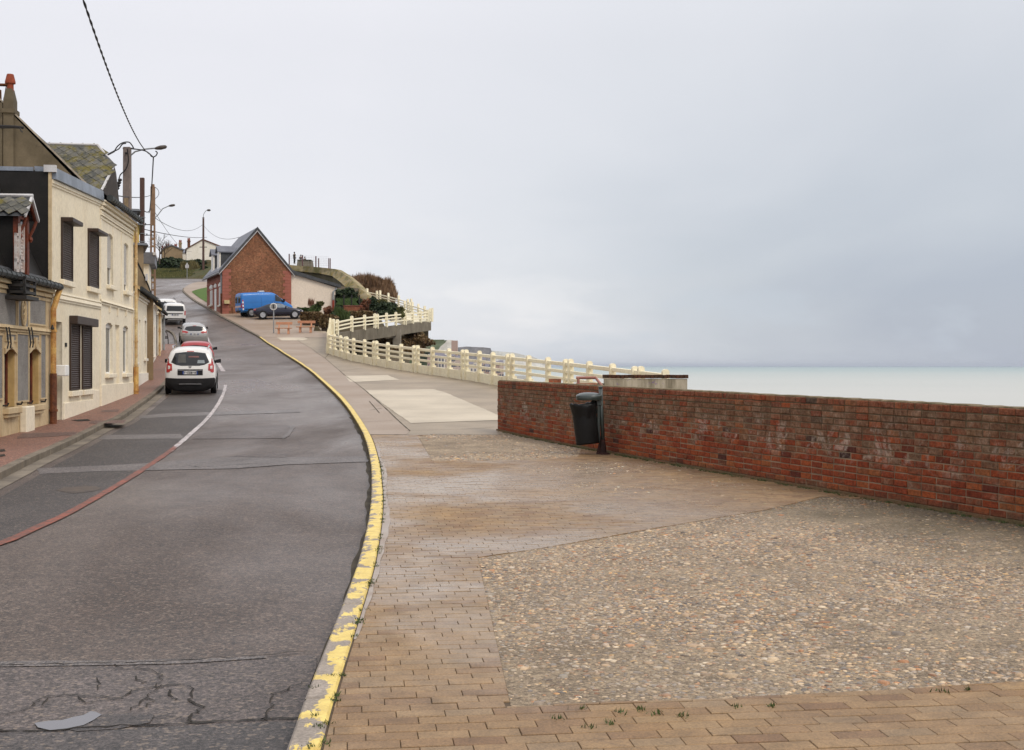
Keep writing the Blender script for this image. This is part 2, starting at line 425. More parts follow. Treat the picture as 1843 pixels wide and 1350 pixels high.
SEA_Z = -9.0
def terrain():
    ys = yr(-30, 230, 4) + [240, 252]
    vs, fs, nx = [], [], 0
    for y_ in ys:
        e = EX(min(max(y_, 4), 229)); r = []
        xs = [-700, -400, -250, -160, -110, -80, -60, -45, -35, -28, -22, -16, -10, -5, -2]
        for x_ in xs:
            if x_ > e - 1: x_ = e - 1 + (x_ + 30)*.0005
            z = H(y_) - .34
            if y_ > 175: z += 0
            # slope rising to the left behind the houses and the bank beyond the bend
            r.append((x_, y_, z + max(0, min(1, (-x_ - 60)/120))*4))
        for dx, z in ((.0, H(y_)-.34), (.05, H(y_)-1.2), (3, H(y_)-3 if y_ > 96 else -5.0), (9, -6.6), (18, -8.6), (40, -10.5)):
            z = min(z, H(y_)-.34)
            if y_ > 96 and dx >= 3: z = {3: H(y_)-6, 9: -6, 18: -9.5, 40: -11}[dx]
            r.append((e + dx, y_, z))
        nx = len(r); vs += r
    for j in range(len(ys)-1):
        for i in range(nx-1):
            k = j*nx+i; fs.append((k, k+1, k+nx+1, k+nx))
    me = bpy.data.meshes.new('terrain'); me.from_pydata(vs, [], fs); me.materials.append(M_soil)
    tag(place('terrain', me), kind='structure')
terrain()
def sea():
    m, t, p = new_mat('sea_water'); v = t.pos()
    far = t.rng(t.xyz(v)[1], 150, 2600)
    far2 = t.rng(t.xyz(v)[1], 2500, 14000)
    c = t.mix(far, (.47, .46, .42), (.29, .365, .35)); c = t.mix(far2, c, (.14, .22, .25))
    c = t.mix(t.rng(t.noise(.004, t.mul(v, (.6, 1, 1)), 5, .6), .4, .65, 0, .3), c, (.34, .37, .34))
    w1 = t.noise(.35, t.mul(v, (.35, 1, 1)), 5, .6); w2 = t.noise(.05, t.mul(v, (.35, 1, 1)), 4, .6)
    h = t.math('ADD', t.math('MULTIPLY', w1, .6), t.math('MULTIPLY', w2, 1.6))
    fin(t, p, c, .42, None, t.bump(h, .5, .5), .35)
    ring = [60, 120, 300, 900, 3000, 9000, 28000, 60000]
    vs, fs = [], []
    xs = [-60000, -20000, -6000, -2000, -700, -200, 0, 200, 700, 2000, 6000, 20000, 60000]
    ys = [-20000, -2000, -300, 0, 100, 300, 900, 3000, 9000, 28000, 60000]
    for y_ in ys:
        for x_ in xs: vs.append((x_, y_, SEA_Z))
    n = len(xs)
    for j in range(len(ys)-1):
        for i in range(n-1): fs.append((j*n+i, j*n+i+1, j*n+n+i+1, j*n+n+i))
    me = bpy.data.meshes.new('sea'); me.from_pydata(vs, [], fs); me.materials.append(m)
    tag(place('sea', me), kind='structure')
sea()

# ================================================================ road
road_ys = yr(1.5, 40, .5) + yr(41, 240, 1)
def road_left(y_):
    if y_ < 86: return KLX(y_) - .06
    return float(np.interp(y_, [86, 88, 96, 110, 165, 185, 240], [-24.4, -27, -30, -33, -60, -90, -120]))
def road_right(y_):
    if y_ < 158: return KRX(y_) + .02
    return float(np.interp(y_, [158, 166, 172, 240], [KRX(158)+.02, KRX(166), -30, -22]))
strip('road', M_asph, road_ys, road_left, road_right, -.12, nx=6)
_pl = smoothpath([gp(a, b, -.12) for a, b in [(-150,1025),(0,980),(70,949),(130,921),(230,863),(300,817),(345,780),(370,757),(388,735),(399,716),(404,703),(406,693)]], 6)
_py = np.array([q.y for q in _pl]); _px = np.array([q.x for q in _pl])
strip('parking_lane', M_asph_dark, yr(9, 47, .5), lambda y_: KLX(y_)+.45, lambda y_: float(np.interp(y_, _py, _px)), -.1155)
strip('gutter', M_gutter, yr(4, 84, .5), lambda y_: KLX(y_)-.02, lambda y_: KLX(y_)+.27, -.112)
strip('left_pavement', M_red_walk, yr(6, 86, 1), lambda y_: KLX(y_)-9.5, lambda y_: KLX(y_)-.12, 0, nx=4)
strip('gutter_dirt', M_joint, yr(3.5, 34, .25), lambda y_: KRX(y_)-.055-.02*math.sin(y_*1.3)-.012*math.sin(y_*4.1+1), lambda y_: KRX(y_)+.0, -.1155)

def sheet(name, mat, px, off, jit=0, kind='structure', seg=.3):
    """a flat patch given by its outline on the ground, edges a little ragged"""
    P = [gp(a, b, off) for a, b in px]; out = []
    for a, b in zip(P, P[1:]+P[:1]):
        n = max(1, min(40, int((b-a).length/seg))) if jit else max(1, int(abs(b.y-a.y)/3))
        for i in range(n):
            q = a.lerp(b, i/n)
            if jit and i: q += V((random.uniform(-jit, jit), random.uniform(-jit, jit), 0))
            q.z = H(q.y) + off; out.append(q)
    bm = bmesh.new(); f = bm.faces.new([bm.verts.new(q) for q in out]); bmesh.ops.triangulate(bm, faces=[f])
    if f.is_valid and f.normal.z < 0: pass
    for f in bm.faces:
        f.normal_update()
        if f.normal.z < 0: f.normal_flip()
    me = bpy.data.meshes.new(name); bm.to_mesh(me); bm.free(); me.materials.append(mat)
    o = place(name, me); o['kind'] = kind; return o
R0 = -.12
# trench repairs and patches across the road (each strip a little different)
sheet('road_patch', M_asph_pale, [(252,748),(300,744),(536,737),(541,742),(420,746),(330,749),(250,753)], R0+.008, .02)
sheet('road_patch', M_asph_pale, [(190,783),(325,781),(330,789),(178,791)], R0+.008, .02)
sheet('road_patch', M_asph_brown, [(384,768),(520,765),(528,770),(518,783),(506,789),(344,790)], R0+.008, .02)
sheet('road_patch', M_asph_pale, [(518,766),(527,765),(531,769),(521,784),(509,790),(506,787),(517,779),(522,770)], R0+.012, .01)
sheet('road_patch', M_asph_pale, [(65,843),(180,838),(276,833),(276,846),(180,848),(70,853)], R0+.008, .02)
sheet('road_patch', M_asph_pale, [(276,833),(420,822),(515,815),(517,823),(660,821),(662,831),(517,836),(430,843),(276,846)], R0+.008, .02)
sheet('road_patch', M_asph_brown, [(515,815),(430,818),(418,822),(515,823)], R0+.012, .01)
sheet('road_patch', M_asph_brown, [(-40,1195),(300,1192),(570,1179),(538,1298),(340,1306),(200,1312),(-40,1318)], R0+.008, .03)
sheet('road_patch', M_asph_pale, [(-40,1190),(180,1189),(330,1186),(480,1180),(480,1184),(330,1194),(120,1198),(-40,1200)], R0+.012, .01)
sheet('road_patch', M_asph_wet, [(-40,1318),(200,1312),(340,1306),(538,1298),(500,1400),(-200,1400)], R0+.010, .03)
sheet('road_patch', M_asph_wet, [(176,1286),(225,1284),(278,1286),(270,1300),(215,1311),(140,1316),(120,1312),(165,1300)], R0+.0125, .02, seg=.1)
m, t, p = new_mat('puddle_water'); p.inputs['IOR'].default_value = 1.6; fin(t, p, (.075, .068, .075), .04, None, t.bump(t.noise(3, t.pos(), 3), .02, .01), .9)
tag(sheet('puddle', m, [(62,1301),(88,1297),(112,1296),(133,1290),(150,1287),(163,1280),(172,1281),(183,1286),(168,1296),(150,1305),(120,1311),(90,1314),(68,1309)], R0+.015, .012, None, .06),
    'pale rain puddle on the cracked asphalt at the road edge', 'puddle')
M_man = simple('manhole_iron', (.10, .072, .05), .55, (.045, .035, .03), 8, 1, 80, .4)
tag(sheet('road_patch', M_man, [(100,882),(118,877),(150,874),(176,876),(182,880),(165,885),(130,888)], R0+.008, .02), kind='structure')

def ribbon(name, mat, pts, wid, off, jit=0, ends=True):
    vs, fs = [], []
    for i, q in enumerate(pts):
        a, b = pts[max(0, i-1)], pts[min(len(pts)-1, i+1)]; t_ = V((b.x-a.x, b.y-a.y, 0)).normalized(); n = V((-t_.y, t_.x, 0))
        w_ = (wid(i/(len(pts)-1)) if callable(wid) else wid)/2*(1+random.uniform(-jit, jit))
        for s_ in (-1, 1):
            r = q + n*w_*s_; vs.append((r.x, r.y, H(r.y)+off))
    for i in range(len(pts)-1): fs.append((2*i+1, 2*i, 2*i+2, 2*i+3))
    return vs, fs
def ribbons(name, mat, lines, kind='structure'):
    V_, F_ = [], []
    for pts, wid, off, jit in lines:
        v_, f_ = ribbon(name, mat, pts, wid, off, jit); b = len(V_); V_ += v_; F_ += [tuple(b+i for i in f) for f in f_]
    me = bpy.data.meshes.new(name); me.from_pydata(V_, [], F_); me.materials.append(mat)
    o = place(name, me); 
    if kind: o['kind'] = kind
    return o
# worn parking line: red paint over white
m, t, p = new_mat('parking_line_paint'); v = t.pos(); y_ = t.xyz(v)[1]
whiteness = t.rng(y_, 21, 31, -.35, .42)
mk = t.rng(t.math('ADD', t.noise(1.4, v, 5, .6), whiteness), .46, .54)
red = t.mix(t.rng(t.noise(5, v, 6, .7), .35, .65), (.30, .085, .05), (.13, .065, .05))
whi = t.mix(t.rng(t.noise(6, v, 5), .4, .75), (.62, .57, .56), (.30, .27, .27))
c = t.mix(mk, red, whi); c = t.mix(t.math('MULTIPLY', t.rng(t.noise(11, v, 6, .75), .50, .60), .85), c, (.075, .058, .05))
c = t.mix(1, c, t.rng(t.noise(80, v, 3), .3, .7, .75, 1.2), 'MULTIPLY')
fin(t, p, c, .6); M_line = m
pl = smoothpath([gp(a, b, R0) for a, b in [(-150,1025),(0,980),(70,949),(130,921),(230,863),(300,817),(345,780),(370,757),(388,735),(399,716),(404,703),(406,693)]], 6)
pl = resample(pl, .35)
pl2 = resample(smoothpath([gp(a, b, R0) for a, b in [(402,669),(397,661),(391,652)]], 4), .5)
pl3 = resample(smoothpath([gp(a, b, R0) for a, b in [(381,624),(375,612),(371,604)]], 4), .5)
pl4 = resample(smoothpath([gp(a, b, R0) for a, b in [(337,585),(331,579)]], 4), .5)
ribbons('parking_line', M_line, [(pl, .115, R0+.012, .12), (pl2, .22, R0+.012, .1), (pl3, .15, R0+.012, .1), (pl4, .12, R0+.012, .1)])
# cracks
def crack(px, wid=.014, off=R0+.0145, jit=.02):
    P = [gp(a, b, R0) for a, b in px]; out = []
    for a, b in zip(P, P[1:]):
        n = max(2, int((b-a).length/.05))
        for i in range(n): out.append(a.lerp(b, i/n) + V((random.uniform(-jit, jit), random.uniform(-jit, jit), 0)))
    out.append(P[-1]); return (out, wid, off, .7)
ribbons('road_crack', M_tar, [crack(c_, w_*.78) for c_, w_ in [
    ([(-30,1202),(120,1198),(240,1196),(330,1192),(430,1186),(500,1180),(565,1176)], .012),
    ([(-30,1318),(60,1319),(150,1316),(240,1310),(345,1305),(440,1302),(545,1296)], .020),
    ([(210,1201),(225,1207),(275,1209),(288,1215),(287,1238),(283,1240)], .009), ([(288,1240),(240,1245),(220,1262),(150,1256),(85,1257),(75,1275)], .011),
    ([(230,1262),(160,1268),(140,1258)], .010), ([(287,1238),(262,1256),(262,1262),(235,1284)], .012), ([(288,1239),(330,1235),(345,1245),(345,1268),(364,1276),(358,1287),(340,1293),(345,1303)], .012),
    ([(308,1247),(310,1260),(315,1264)], .012), ([(262,1260),(275,1265),(250,1281)], .009), ([(283,1295),(310,1297),(345,1305)], .009),
    ([(545,1230),(520,1245),(495,1252),(488,1275),(470,1300)], .010), ([(245,1222),(258,1232),(265,1231)], .009), ([(178,1225),(176,1245)], .007),
    ([(0,1290),(40,1284),(75,1262)], .009), ([(430,843),(470,841),(500,838)], .02), ([(335,838),(360,842),(420,838),(470,834)], .02)]])

# ================================================================ kerbs, stone by stone
def kerb(name, path, step, wd_, side, mats, spans):
    root = empty(name, (0, 0, 0)); root['kind'] = 'structure'
    pts = resample(path, step); cache = {}
    for i, (a, b) in enumerate(zip(pts, pts[1:])):
        mm = next(m_ for (lim, m_) in zip(spans, mats) if a.y < lim)
        L = (b-a).length
        if mm.name not in cache:
            cache[mm.name] = MB().box(-L/2+.006, L/2-.006, -wd_/2, wd_/2, -.3, 0).mesh('kerb_stone', mm, bevel=.012)
        t_ = (b-a).normalized(); n = V((t_.y, -t_.x, 0)).normalized()*side      # towards the pavement
        c_ = (a+b)/2 + n*wd_/2; c_.z = (H(a.y)+H(b.y))/2 + .004 + random.uniform(-.003, .003)
        ry = -math.atan2(H(b.y)-H(a.y), math.hypot(b.x-a.x, b.y-a.y))
        place('kerb_stone', cache[mm.name], root, c_, (0, ry, math.atan2(t_.y, t_.x)), (1.0, 1, 1))
KW = .14
near = [p for p in KR if p.y < 150]
kerb('kerb', near, .8, KW, 1, [M_yel, M_kerb], [92, 999])
kerb('left_kerb', KL, 1.0, .16, -1, [M_kerb], [9999])

# ================================================================ promenade: bed, bands, blocks, pebble panels
YB = 27.2                                       # blocks end here, cast concrete begins
strip('promenade', M_mortar, yr(2, YB, .6), lambda y_: KRX(y_)+.08, EX, -.010, nx=3)
prom2 = strip('promenade_concrete', M_conc, yr(YB-.02, 98, .8), lambda y_: KRX(y_)+.1, EX, 0, nx=4)
J = [gp(a, b) for a, b in [(738,776),(700,741),(660,705),(638,688),(612,668),(585,645),(560,627),(535,612),(505,596),(478,583),(455,573)]]
_jy = np.array([p.y for p in J]); _jx = np.array([p.x for p in J])
def JX(y_): return float(np.interp(y_, _jy, _jx))
strip('walking_band', M_conc_path, yr(YB, 100, 1), lambda y_: KRX(y_)+KW, JX, .004)
sheet('pale_slab', M_conc_pale, [(657,702),(780,700.5),(802,706.5),(850,727),(899,748),(899,756),(740,761.5),(718,747),(687,725)], .008, .02)
sheet('pale_slab', M_conc_pale, [(621,676.5),(698,675),(719,683.5),(640,687.5),(630,687.3)], .008, .02)
sheet('pale_slab', M_conc_pale, [(488.7,601),(532.7,599.6),(554,610),(545,612.5),(507,612.7)], .008, .02)
sheet('pale_slab', M_conc_pale, [(567,598),(586,597.5),(588,600),(566,600)], .008, 0)
jl = [resample([gp(a, b) for a, b in [(738,776),(700,741),(660,705),(638,688),(612,668),(585,645),(560,627),(535,612)]], .5),
      resample([gp(732,776), gp(815,774), gp(899,769)], .3),
      resample([gp(612,668), gp(700,657)], .6), resample([gp(700,709), gp(900,706)][0:2], .5), resample([gp(585,645), gp(600,625), gp(596,612)], .6),
      resample([gp(560,627), gp(592,626)], .6), resample([gp(535,612), gp(560,606), gp(592,604)], .6), resample([gp(683,744), gp(664,722)], .4), resample([gp(665,739), gp(690,735)], .4), resample([gp(655,760), gp(715,757)], .4)]
ribbons('expansion_joint', M_joint, [(a, .022, .0125, .5) for a in jl])
0 and ribbons('red_stain_band', M_red_walk, [(resample([gp(612,672), gp(640,690)], .5), .45, .0085, .3)])

ROWA = math.radians(7.2); ca, sa = math.cos(ROWA), math.sin(ROWA)
PEB1 = [gp(a, b) for a, b in [(860,1003),(975,986),(1090,966),(1180,950),(1250,938),(1380,917),(1480,893)]]
PEB1 += [V((WX(14.9)-.02, 14.9, 0)), V((WX(5.2), 5.2, 0)), V((5.6, 5.95, 0))] + [gp(a, b) for a, b in [(1843,1226),(1600,1240),(1300,1256),(1100,1263),(920,1271)]]
PEB2 = [gp(a, b) for a, b in [(752,784),(822,779),(898,778)]] + [V((WX(27.6)-.02, 27.6, 0)), V((WX(23.6)-.02, 23.6, 0))] + [gp(a, b) for a, b in [(1040,822),(960,827),(870,829),(778,829)]]
pan = [[(q.x, q.y) for q in PEB1], [(q.x, q.y) for q in PEB2]]
def outside_clip(poly):
    """cut a block against the pebble panels and the kerb; None when nothing is left"""
    for pn in pan:
        ins = [inside(pn, *q) for q in poly]; cx_ = sum(q[0] for q in poly)/len(poly); cy_ = sum(q[1] for q in poly)/len(poly)
        if all(ins) and inside(pn, cx_, cy_): return None
        if any(ins):
            best = None
            for i in range(len(pn)):
                a, b = pn[i], pn[(i+1) % len(pn)]; dx, dy = b[0]-a[0], b[1]-a[1]; L2 = dx*dx+dy*dy
                t_ = max(0, min(1, ((cx_-a[0])*dx+(cy_-a[1])*dy)/L2)); dd = (a[0]+dx*t_-cx_)**2+(a[1]+dy*t_-cy_)**2
                if best is None or dd < best[0]: best = (dd, a, dx, dy)
            _, a, dx, dy = best; n = (-dy, dx)
            mx, my = a[0]+dx*.5 + n[0]*.02, a[1]+dy*.5 + n[1]*.02
            if inside(pn, mx, my): n = (-n[0], -n[1])
            poly = clip_poly(poly, a, n)
            if len(poly) < 3: return None
    return poly
BL, BW, GAP = .224, .112, .0035
blocks, whole = [], []
for r in range(-10, 260):
    for k in range(-50, 90):
        u, v_ = k*BL + (BL/2 if r % 2 else 0) + .03*math.sin(r*1.7), r*BW
        cx_, cy_ = u*ca - v_*sa, u*sa + v_*ca + 4.0
        if not (3.4 < cy_ < YB - .05): continue
        kx = KRX(cy_) + KW + .012
        if cx_ < kx - .2 or cx_ > WX(cy_) + .2: continue
        q = [((u+a*BL/2)*ca - (v_+b*BW/2)*sa, (u+a*BL/2)*sa + (v_+b*BW/2)*ca + 4.0) for a, b in ((-1,-1),(1,-1),(1,1),(-1,1))]
        q2 = q
        if min(p_[0] for p_ in q) < kx + .1:
            tx, ty = KRX(cy_+.3)-KRX(cy_-.3), .6; q2 = clip_poly(q, (kx, cy_), (ty, -tx))
            if len(q2) < 3: continue
        q2 = outside_clip(q2)
        if not q2: continue
        if q2 is q or len(q2) == 4 and all(abs(a[0]-b[0])+abs(a[1]-b[1]) < 1e-6 for a, b in zip(q, q2)): whole.append((cx_, cy_, q))
        else: blocks.append(q2)
def shown(c_):
    if c_[1] < 5.05: return False
    sx = CX + F*c_[0]/c_[1]; return 0 < sx < 1843
whole.sort(key=lambda c_: (not shown(c_), c_[1]))
prom = bpy.data.objects['promenade']
bm_me = MB().hexa([(-BL/2+.0015,-BW/2+.0035,-.03),(BL/2-.0015,-BW/2+.0035,-.03),(BL/2-.0015,BW/2-.0035,-.03),(-BL/2+.0015,BW/2-.0035,-.03)],
                  [(-BL/2+.0015,-BW/2+.0035,-.003),(BL/2-.0015,-BW/2+.0035,-.003),(BL/2-.0015,BW/2-.0035,-.003),(-BL/2+.0015,BW/2-.0035,-.003)])
bm_me.f = bm_me.f[2:] + []; bm_me.mi = bm_me.mi[2:]
bm_me.add([(-BL/2+.0035,-BW/2+.007,0),(BL/2-.0035,-BW/2+.007,0),(BL/2-.0035,BW/2-.007,0),(-BL/2+.0035,BW/2-.007,0)], [(8-8,1,2,3)])
bm_me.f[-1] = (8,9,10,11); bm_me.f += [(4,5,9,8),(5,6,10,9),(6,7,11,10),(7,4,8,11)]; bm_me.mi += [0]*4
block_me = bm_me.mesh('paving_block', M_blk_i)
for cx_, cy_, q in whole[:292]:
    place('paving_block', block_me, prom, (cx_, cy_, H(cy_) + random.uniform(-.002, .0025)), (random.uniform(-.008, .008), random.uniform(-.006, .006), ROWA + random.uniform(-.008, .008)))
vs, fs, tint = [], [], []
for q in blocks + [c_[2] for c_ in whole[292:]]:
    n = len(q); cx_ = sum(a for a, b in q)/n; cy_ = sum(b for a, b in q)/n; z0 = H(cy_) + random.uniform(-.002, .0025); tv = random.random(); b0 = len(vs)
    for zz, ins in ((-.03, .003), (-.003, .003), (0, .008)):
        for a, b in q:
            dx, dy = cx_-a, cy_-b
            vs.append((a + math.copysign(min(ins*.5, abs(dx)*.4), dx), b + math.copysign(min(ins, abs(dy)*.4), dy), z0+zz))
    for s_ in (0, 1):
        for i in range(n): fs.append((b0+s_*n+i, b0+s_*n+(i+1) % n, b0+(s_+1)*n+(i+1) % n, b0+(s_+1)*n+i))
    fs.append(tuple(b0+2*n+i for i in range(n))); tint += [tv]*(3*n)
me = bpy.data.meshes.new('paving_block_rest'); me.from_pydata(vs, [], fs); me.materials.append(M_blk_s)
a_ = me.attributes.new('tint', 'FLOAT', 'POINT'); a_.data.foreach_set('value', tint)
tag(place('paving_blocks_beyond', me, prom), kind='stuff')

# cement of the pebble panels, level with the blocks, and the pebbles set in it
def panel(pn, name):
    bm = bmesh.new(); f = bm.faces.new([bm.verts.new((a, b, H(b) - .008)) for a, b in pn]); bmesh.ops.triangulate(bm, faces=[f])
    for f in bm.faces:
        f.normal_update()
        if f.normal.z < 0: f.normal_flip()
    me = bpy.data.meshes.new(name); bm.to_mesh(me); bm.free(); me.materials.append(M_cement); tag(place(name, me), kind='structure')
panel(pan[0], 'pebble_panel'); panel(pan[1], 'pebble_panel')
PAL = np.array([.97,.86,.70])*np.array([(.46,.37,.27),(.40,.30,.205),(.34,.26,.19),(.52,.44,.34),(.33,.17,.085),(.40,.22,.12),(.27,.24,.225),(.20,.19,.19),(.16,.15,.155),(.54,.49,.42),(.48,.34,.18),(.13,.10,.08),(.36,.31,.27),(.42,.40,.38)])
PW = np.array([14,13,12,7,6,5,11,10,7,3,5,9,12,6.]); PW /= PW.sum()
def pebbles(pn, dens, rmin, rmax, clump):
    xs = [a for a, b in pn]; ys = [b for a, b in pn]; x0, x1, y0, y1 = min(xs), max(xs), min(ys), max(ys)
    n = int((x1-x0)*(y1-y0)*dens); X = rng.uniform(x0, x1, n); Y = rng.uniform(y0, y1, n)
    c_ = np.zeros(n, bool)
    for i in range(len(pn)):
        a, b = pn[i], pn[(i+1) % len(pn)]
        cond = ((a[1] > Y) != (b[1] > Y)) & (X < (b[0]-a[0])*(Y-a[1])/((b[1]-a[1]) or 1e-9)+a[0]); c_ ^= cond
    wave = np.sin(X*1.9+Y*.8)+np.sin(X*.7-Y*2.3+1)+np.sin(X*3.1+Y*2.9)*.6+np.sin(X*.4+Y*.5+2)*.8
    c_ &= rng.uniform(0, 1, n) < np.clip(.62+clump*wave*.22, .12, 1)
    X, Y = X[c_], Y[c_]; n = len(X)
    vis = (np.abs(X/Y) < .45) | (Y < 8); X, Y = X[vis], Y[vis]; n = len(X)
    R = np.exp(rng.normal(0, .43, n))*rmin; R = np.clip(R, rmin*.5, rmax)
    th = rng.uniform(0, 2*np.pi, n); asp = rng.uniform(.5, .95, n); hgt = rng.uniform(.22, .55, n)
    k = 7; ang = np.arange(k)*2*np.pi/k
    ring = []
    for rr, hh in ((1.0, -.25), (.86, .55)):
        wob = 1+rng.normal(0, .07, (n, k)); lx = np.cos(ang)[None]*rr*R[:, None]*wob; ly = np.sin(ang)[None]*rr*(R*asp)[:, None]*wob
        ring.append(np.stack([X[:, None]+lx*np.cos(th)[:, None]-ly*np.sin(th)[:, None], Y[:, None]+lx*np.sin(th)[:, None]+ly*np.cos(th)[:, None], np.repeat((R*hgt*hh)[:, None], k, 1)], 2))
    top = np.stack([X, Y, R*hgt*.85], 1)[:, None]
    P = np.concatenate(ring+[top], 1); P[:, :, 2] += (np.interp(Y, _ys, _zs) - .009)[:, None]
    P = P.reshape(-1, 3); vn = 2*k+1; f = []
    for i in range(k):
        j = (i+1) % k; f += [(i, j, k+j), (i, k+j, k+i), (k+i, k+j, 2*k)]
    f = np.array(f); Fc = (f[None]+(np.arange(n)*vn)[:, None, None]).reshape(-1, 3)
    ci = rng.choice(len(PAL), n, p=PW); cl = PAL[ci]*rng.uniform(.48, 1.4, (n, 1)); cl = np.repeat(cl, vn, 0)
    return P, Fc, cl
for pn, dn, r0, cl_ in ((pan[0], 2400, .0108, .8), (pan[1], 1000, .0140, .8)):
    P, Fc, cl = pebbles(pn, dn, r0, .048, cl_)
    tag(place('pebbles', np_mesh('pebbles', P, Fc, M_peb, True, {'peb': cl})), kind='stuff')
# pebbles trodden into the blocks beside the bin
zone = [(q.x, q.y) for q in [gp(a, b) for a, b in [(950,845),(1080,828),(1250,850),(1480,893),(1380,912),(1200,900),(1050,880)]]]
P, Fc, cl = pebbles(zone, 120, .012, .03, 1.2); P[:, 2] += .007
tag(place('loose_pebbles', np_mesh('loose_pebbles', P, Fc, M_peb, True, {'peb': np.minimum(cl*1.35, .6)})), kind='stuff')
# pale cement fillet along the back of the kerb
m, t, p = new_mat('cement_fillet'); v = t.pos()
c = t.mix(t.rng(t.noise(3, v, 5, .6), .35, .65), (.34, .29, .24), (.26, .19, .14)); fin(t, p, c, .36)
M_fillet = m
strip('kerb_fillet', m, yr(7.3, 24, .12), lambda y_: KRX(y_)+KW+.01, lambda y_: KRX(y_)+KW+.065+.02*math.sin(y_*1.1)+.006*math.sin(y_*6)-.06*max(0, min(1, (9.5-y_)/2.2)), .0045)
# damp dark bars across the red pavement
for a in ([(40,780),(140,777),(135,783),(30,789)], [(165,757),(228,756),(222,762),(160,762)], [(185,738),(215,737),(212,741),(182,742)]):
    sheet('damp_band', M_red_dark, a, .005, .02)
for a in ([(0,809),(8,808),(10,812),(0,813)], [(0,818),(8,817),(10,820),(0,822)], [(128,756),(158,754),(163,757),(140,758)]):
    sheet('pavement_grate', M_tar, a, .008, .0)
# ================================================================ materials of buildings
def render_wall(name, c, c2, stain=(.40, .24, .10), amt=.35, rough=.85):
    """painted render with rain streaks, patches and flaking"""
    m, t, p = new_mat(name); v = t.pos()
    col = t.mix(t.rng(t.noise(.8, v, 5, .6), .35, .65), c, c2)
    st = t.noise(1.6, t.mul(v, (1, 1, .22)), 6, .7, .5)
    col = t.mix(t.math('MULTIPLY', t.rng(st, .56, .72), amt), col, stain)
    col = t.mix(1, col, t.rng(t.noise(9, v, 6, .75), .34, .66, .88, 1.09), 'MULTIPLY')
    col = t.mix(t.rng(t.noise(3, t.mul(v, (1, 1, .5)), 7, .8, 1), .60, .70, 0, amt*.9), col, tuple(x*.45 for x in c2))
    fin(t, p, col, rough, None, t.bump(t.noise(30, v, 5, .7), .25, .01)); return m
M_cream = render_wall('cream_render', (.77, .69, .53), (.71, .62, .46), (.40, .30, .18), .4)
M_cream2 = render_wall('cream_paint', (.79, .71, .56), (.74, .66, .51), (.45, .36, .24), .25)
M_cream_old = render_wall('old_cream_trim', (.60, .48, .30), (.48, .36, .21), (.32, .16, .06), .9)
M_white_w = render_wall('whitewashed_render', (.80, .75, .66), (.72, .67, .57), amt=.15)
M_tan = render_wall('tan_render', (.30, .22, .13), (.24, .175, .105), (.12, .08, .05), .5)
M_grey_gable = render_wall('weathered_cement_gable', (.15, .12, .08), (.085, .068, .043), (.045, .035, .022), .8)
M_ochre = render_wall('ochre_reveal', (.52, .36, .15), (.46, .31, .13), (.3, .16, .06), .4)
M_yellow_w = render_wall('yellow_render', (.62, .46, .14), (.55, .40, .13), amt=.2)
M_pink_w = render_wall('pale_pink_render', (.72, .62, .51), (.68, .58, .47), amt=.12)
M_pebdash = simple('grey_pebbledash', (.25, .235, .215), .9, (.19, .175, .16), 2, 1, 55, .45, .6, 60)
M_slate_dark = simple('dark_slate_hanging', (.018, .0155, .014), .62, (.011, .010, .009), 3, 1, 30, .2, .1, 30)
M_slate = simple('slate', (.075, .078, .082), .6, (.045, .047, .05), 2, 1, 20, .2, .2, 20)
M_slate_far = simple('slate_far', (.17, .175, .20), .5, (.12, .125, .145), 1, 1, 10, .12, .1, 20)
m, t, p = new_mat('mossy_slate'); v = t.pos()
c = t.mix(t.rnd(), (.055, .057, .05), (.125, .12, .105))
c = t.mix(t.rng(t.noise(2.3, v, 5, .65), .48, .62, 0, .85), c, (.14, .115, .02)); c = t.mix(t.rng(t.noise(9, v, 5), .5, .7, 0, .6), c, (.22, .20, .15))
fin(t, p, c, .75, None, t.bump(t.noise(20, v, 4), .3, .01)); M_moss = m
M_zinc = simple('zinc', (.28, .31, .36), .45, (.17, .19, .22), 1.5, 1, 30, .1, .1, 20, metal=.4)
M_zinc_pale = simple('pale_zinc', (.58, .57, .57), .5, (.45, .43, .42), 2)
M_gutter_m = simple('gutter_iron', (.055, .06, .06), .5, (.03, .033, .033), 3)
M_brown_sh = simple('brown_shutter', (.050, .032, .025), .5, (.04, .027, .021), 2, 1, 20, .05)
M_white_sh = simple('white_shutter', (.60, .58, .55), .5, (.50, .48, .45), 2, 1, 20, .05)
M_white_p = simple('white_paint', (.80, .79, .76), .45, (.72, .71, .68), 2, 1, 20, .05)
M_grey_sh = simple('weathered_white_louvre', (.52, .50, .48), .6, (.40, .30, .26), 5)
M_red_wood = simple('oxblood_wood', (.18, .045, .022), .6, (.09, .028, .018), 4, 1, 30, .2)
M_dark_wood = simple('dark_wood', (.05, .032, .022), .6, (.03, .02, .015), 4)
M_rust = simple('rusty_pipe', (.17, .062, .028), .75, (.075, .03, .02), 5, 1, 30, .3, .3, 40)
M_orange_pipe = simple('ochre_pipe', (.62, .40, .13), .6, (.36, .16, .05), 3.5, 1, 20, .2, .2, 30)
M_pipe_cream = simple('cream_pipe', (.62, .50, .28), .6, (.40, .22, .08), 3, 1, 20, .2)
M_grey_pipe = simple('grey_pipe', (.30, .31, .32), .5)
m, t, p = new_mat('window_glass'); fin(t, p, t.mix(t.noise(.7, t.pos(), 3), (.008, .009, .010), (.035, .036, .038)), .08, 0, None, .45); M_glass = m
M_curtain = simple('net_curtain_behind_glass', (.12, .12, .115), .25, (.045, .045, .042), 6, spec=.4)
M_terra = simple('terracotta', (.19, .042, .02), .8, (.26, .06, .03), 8, 1, 30, .15)
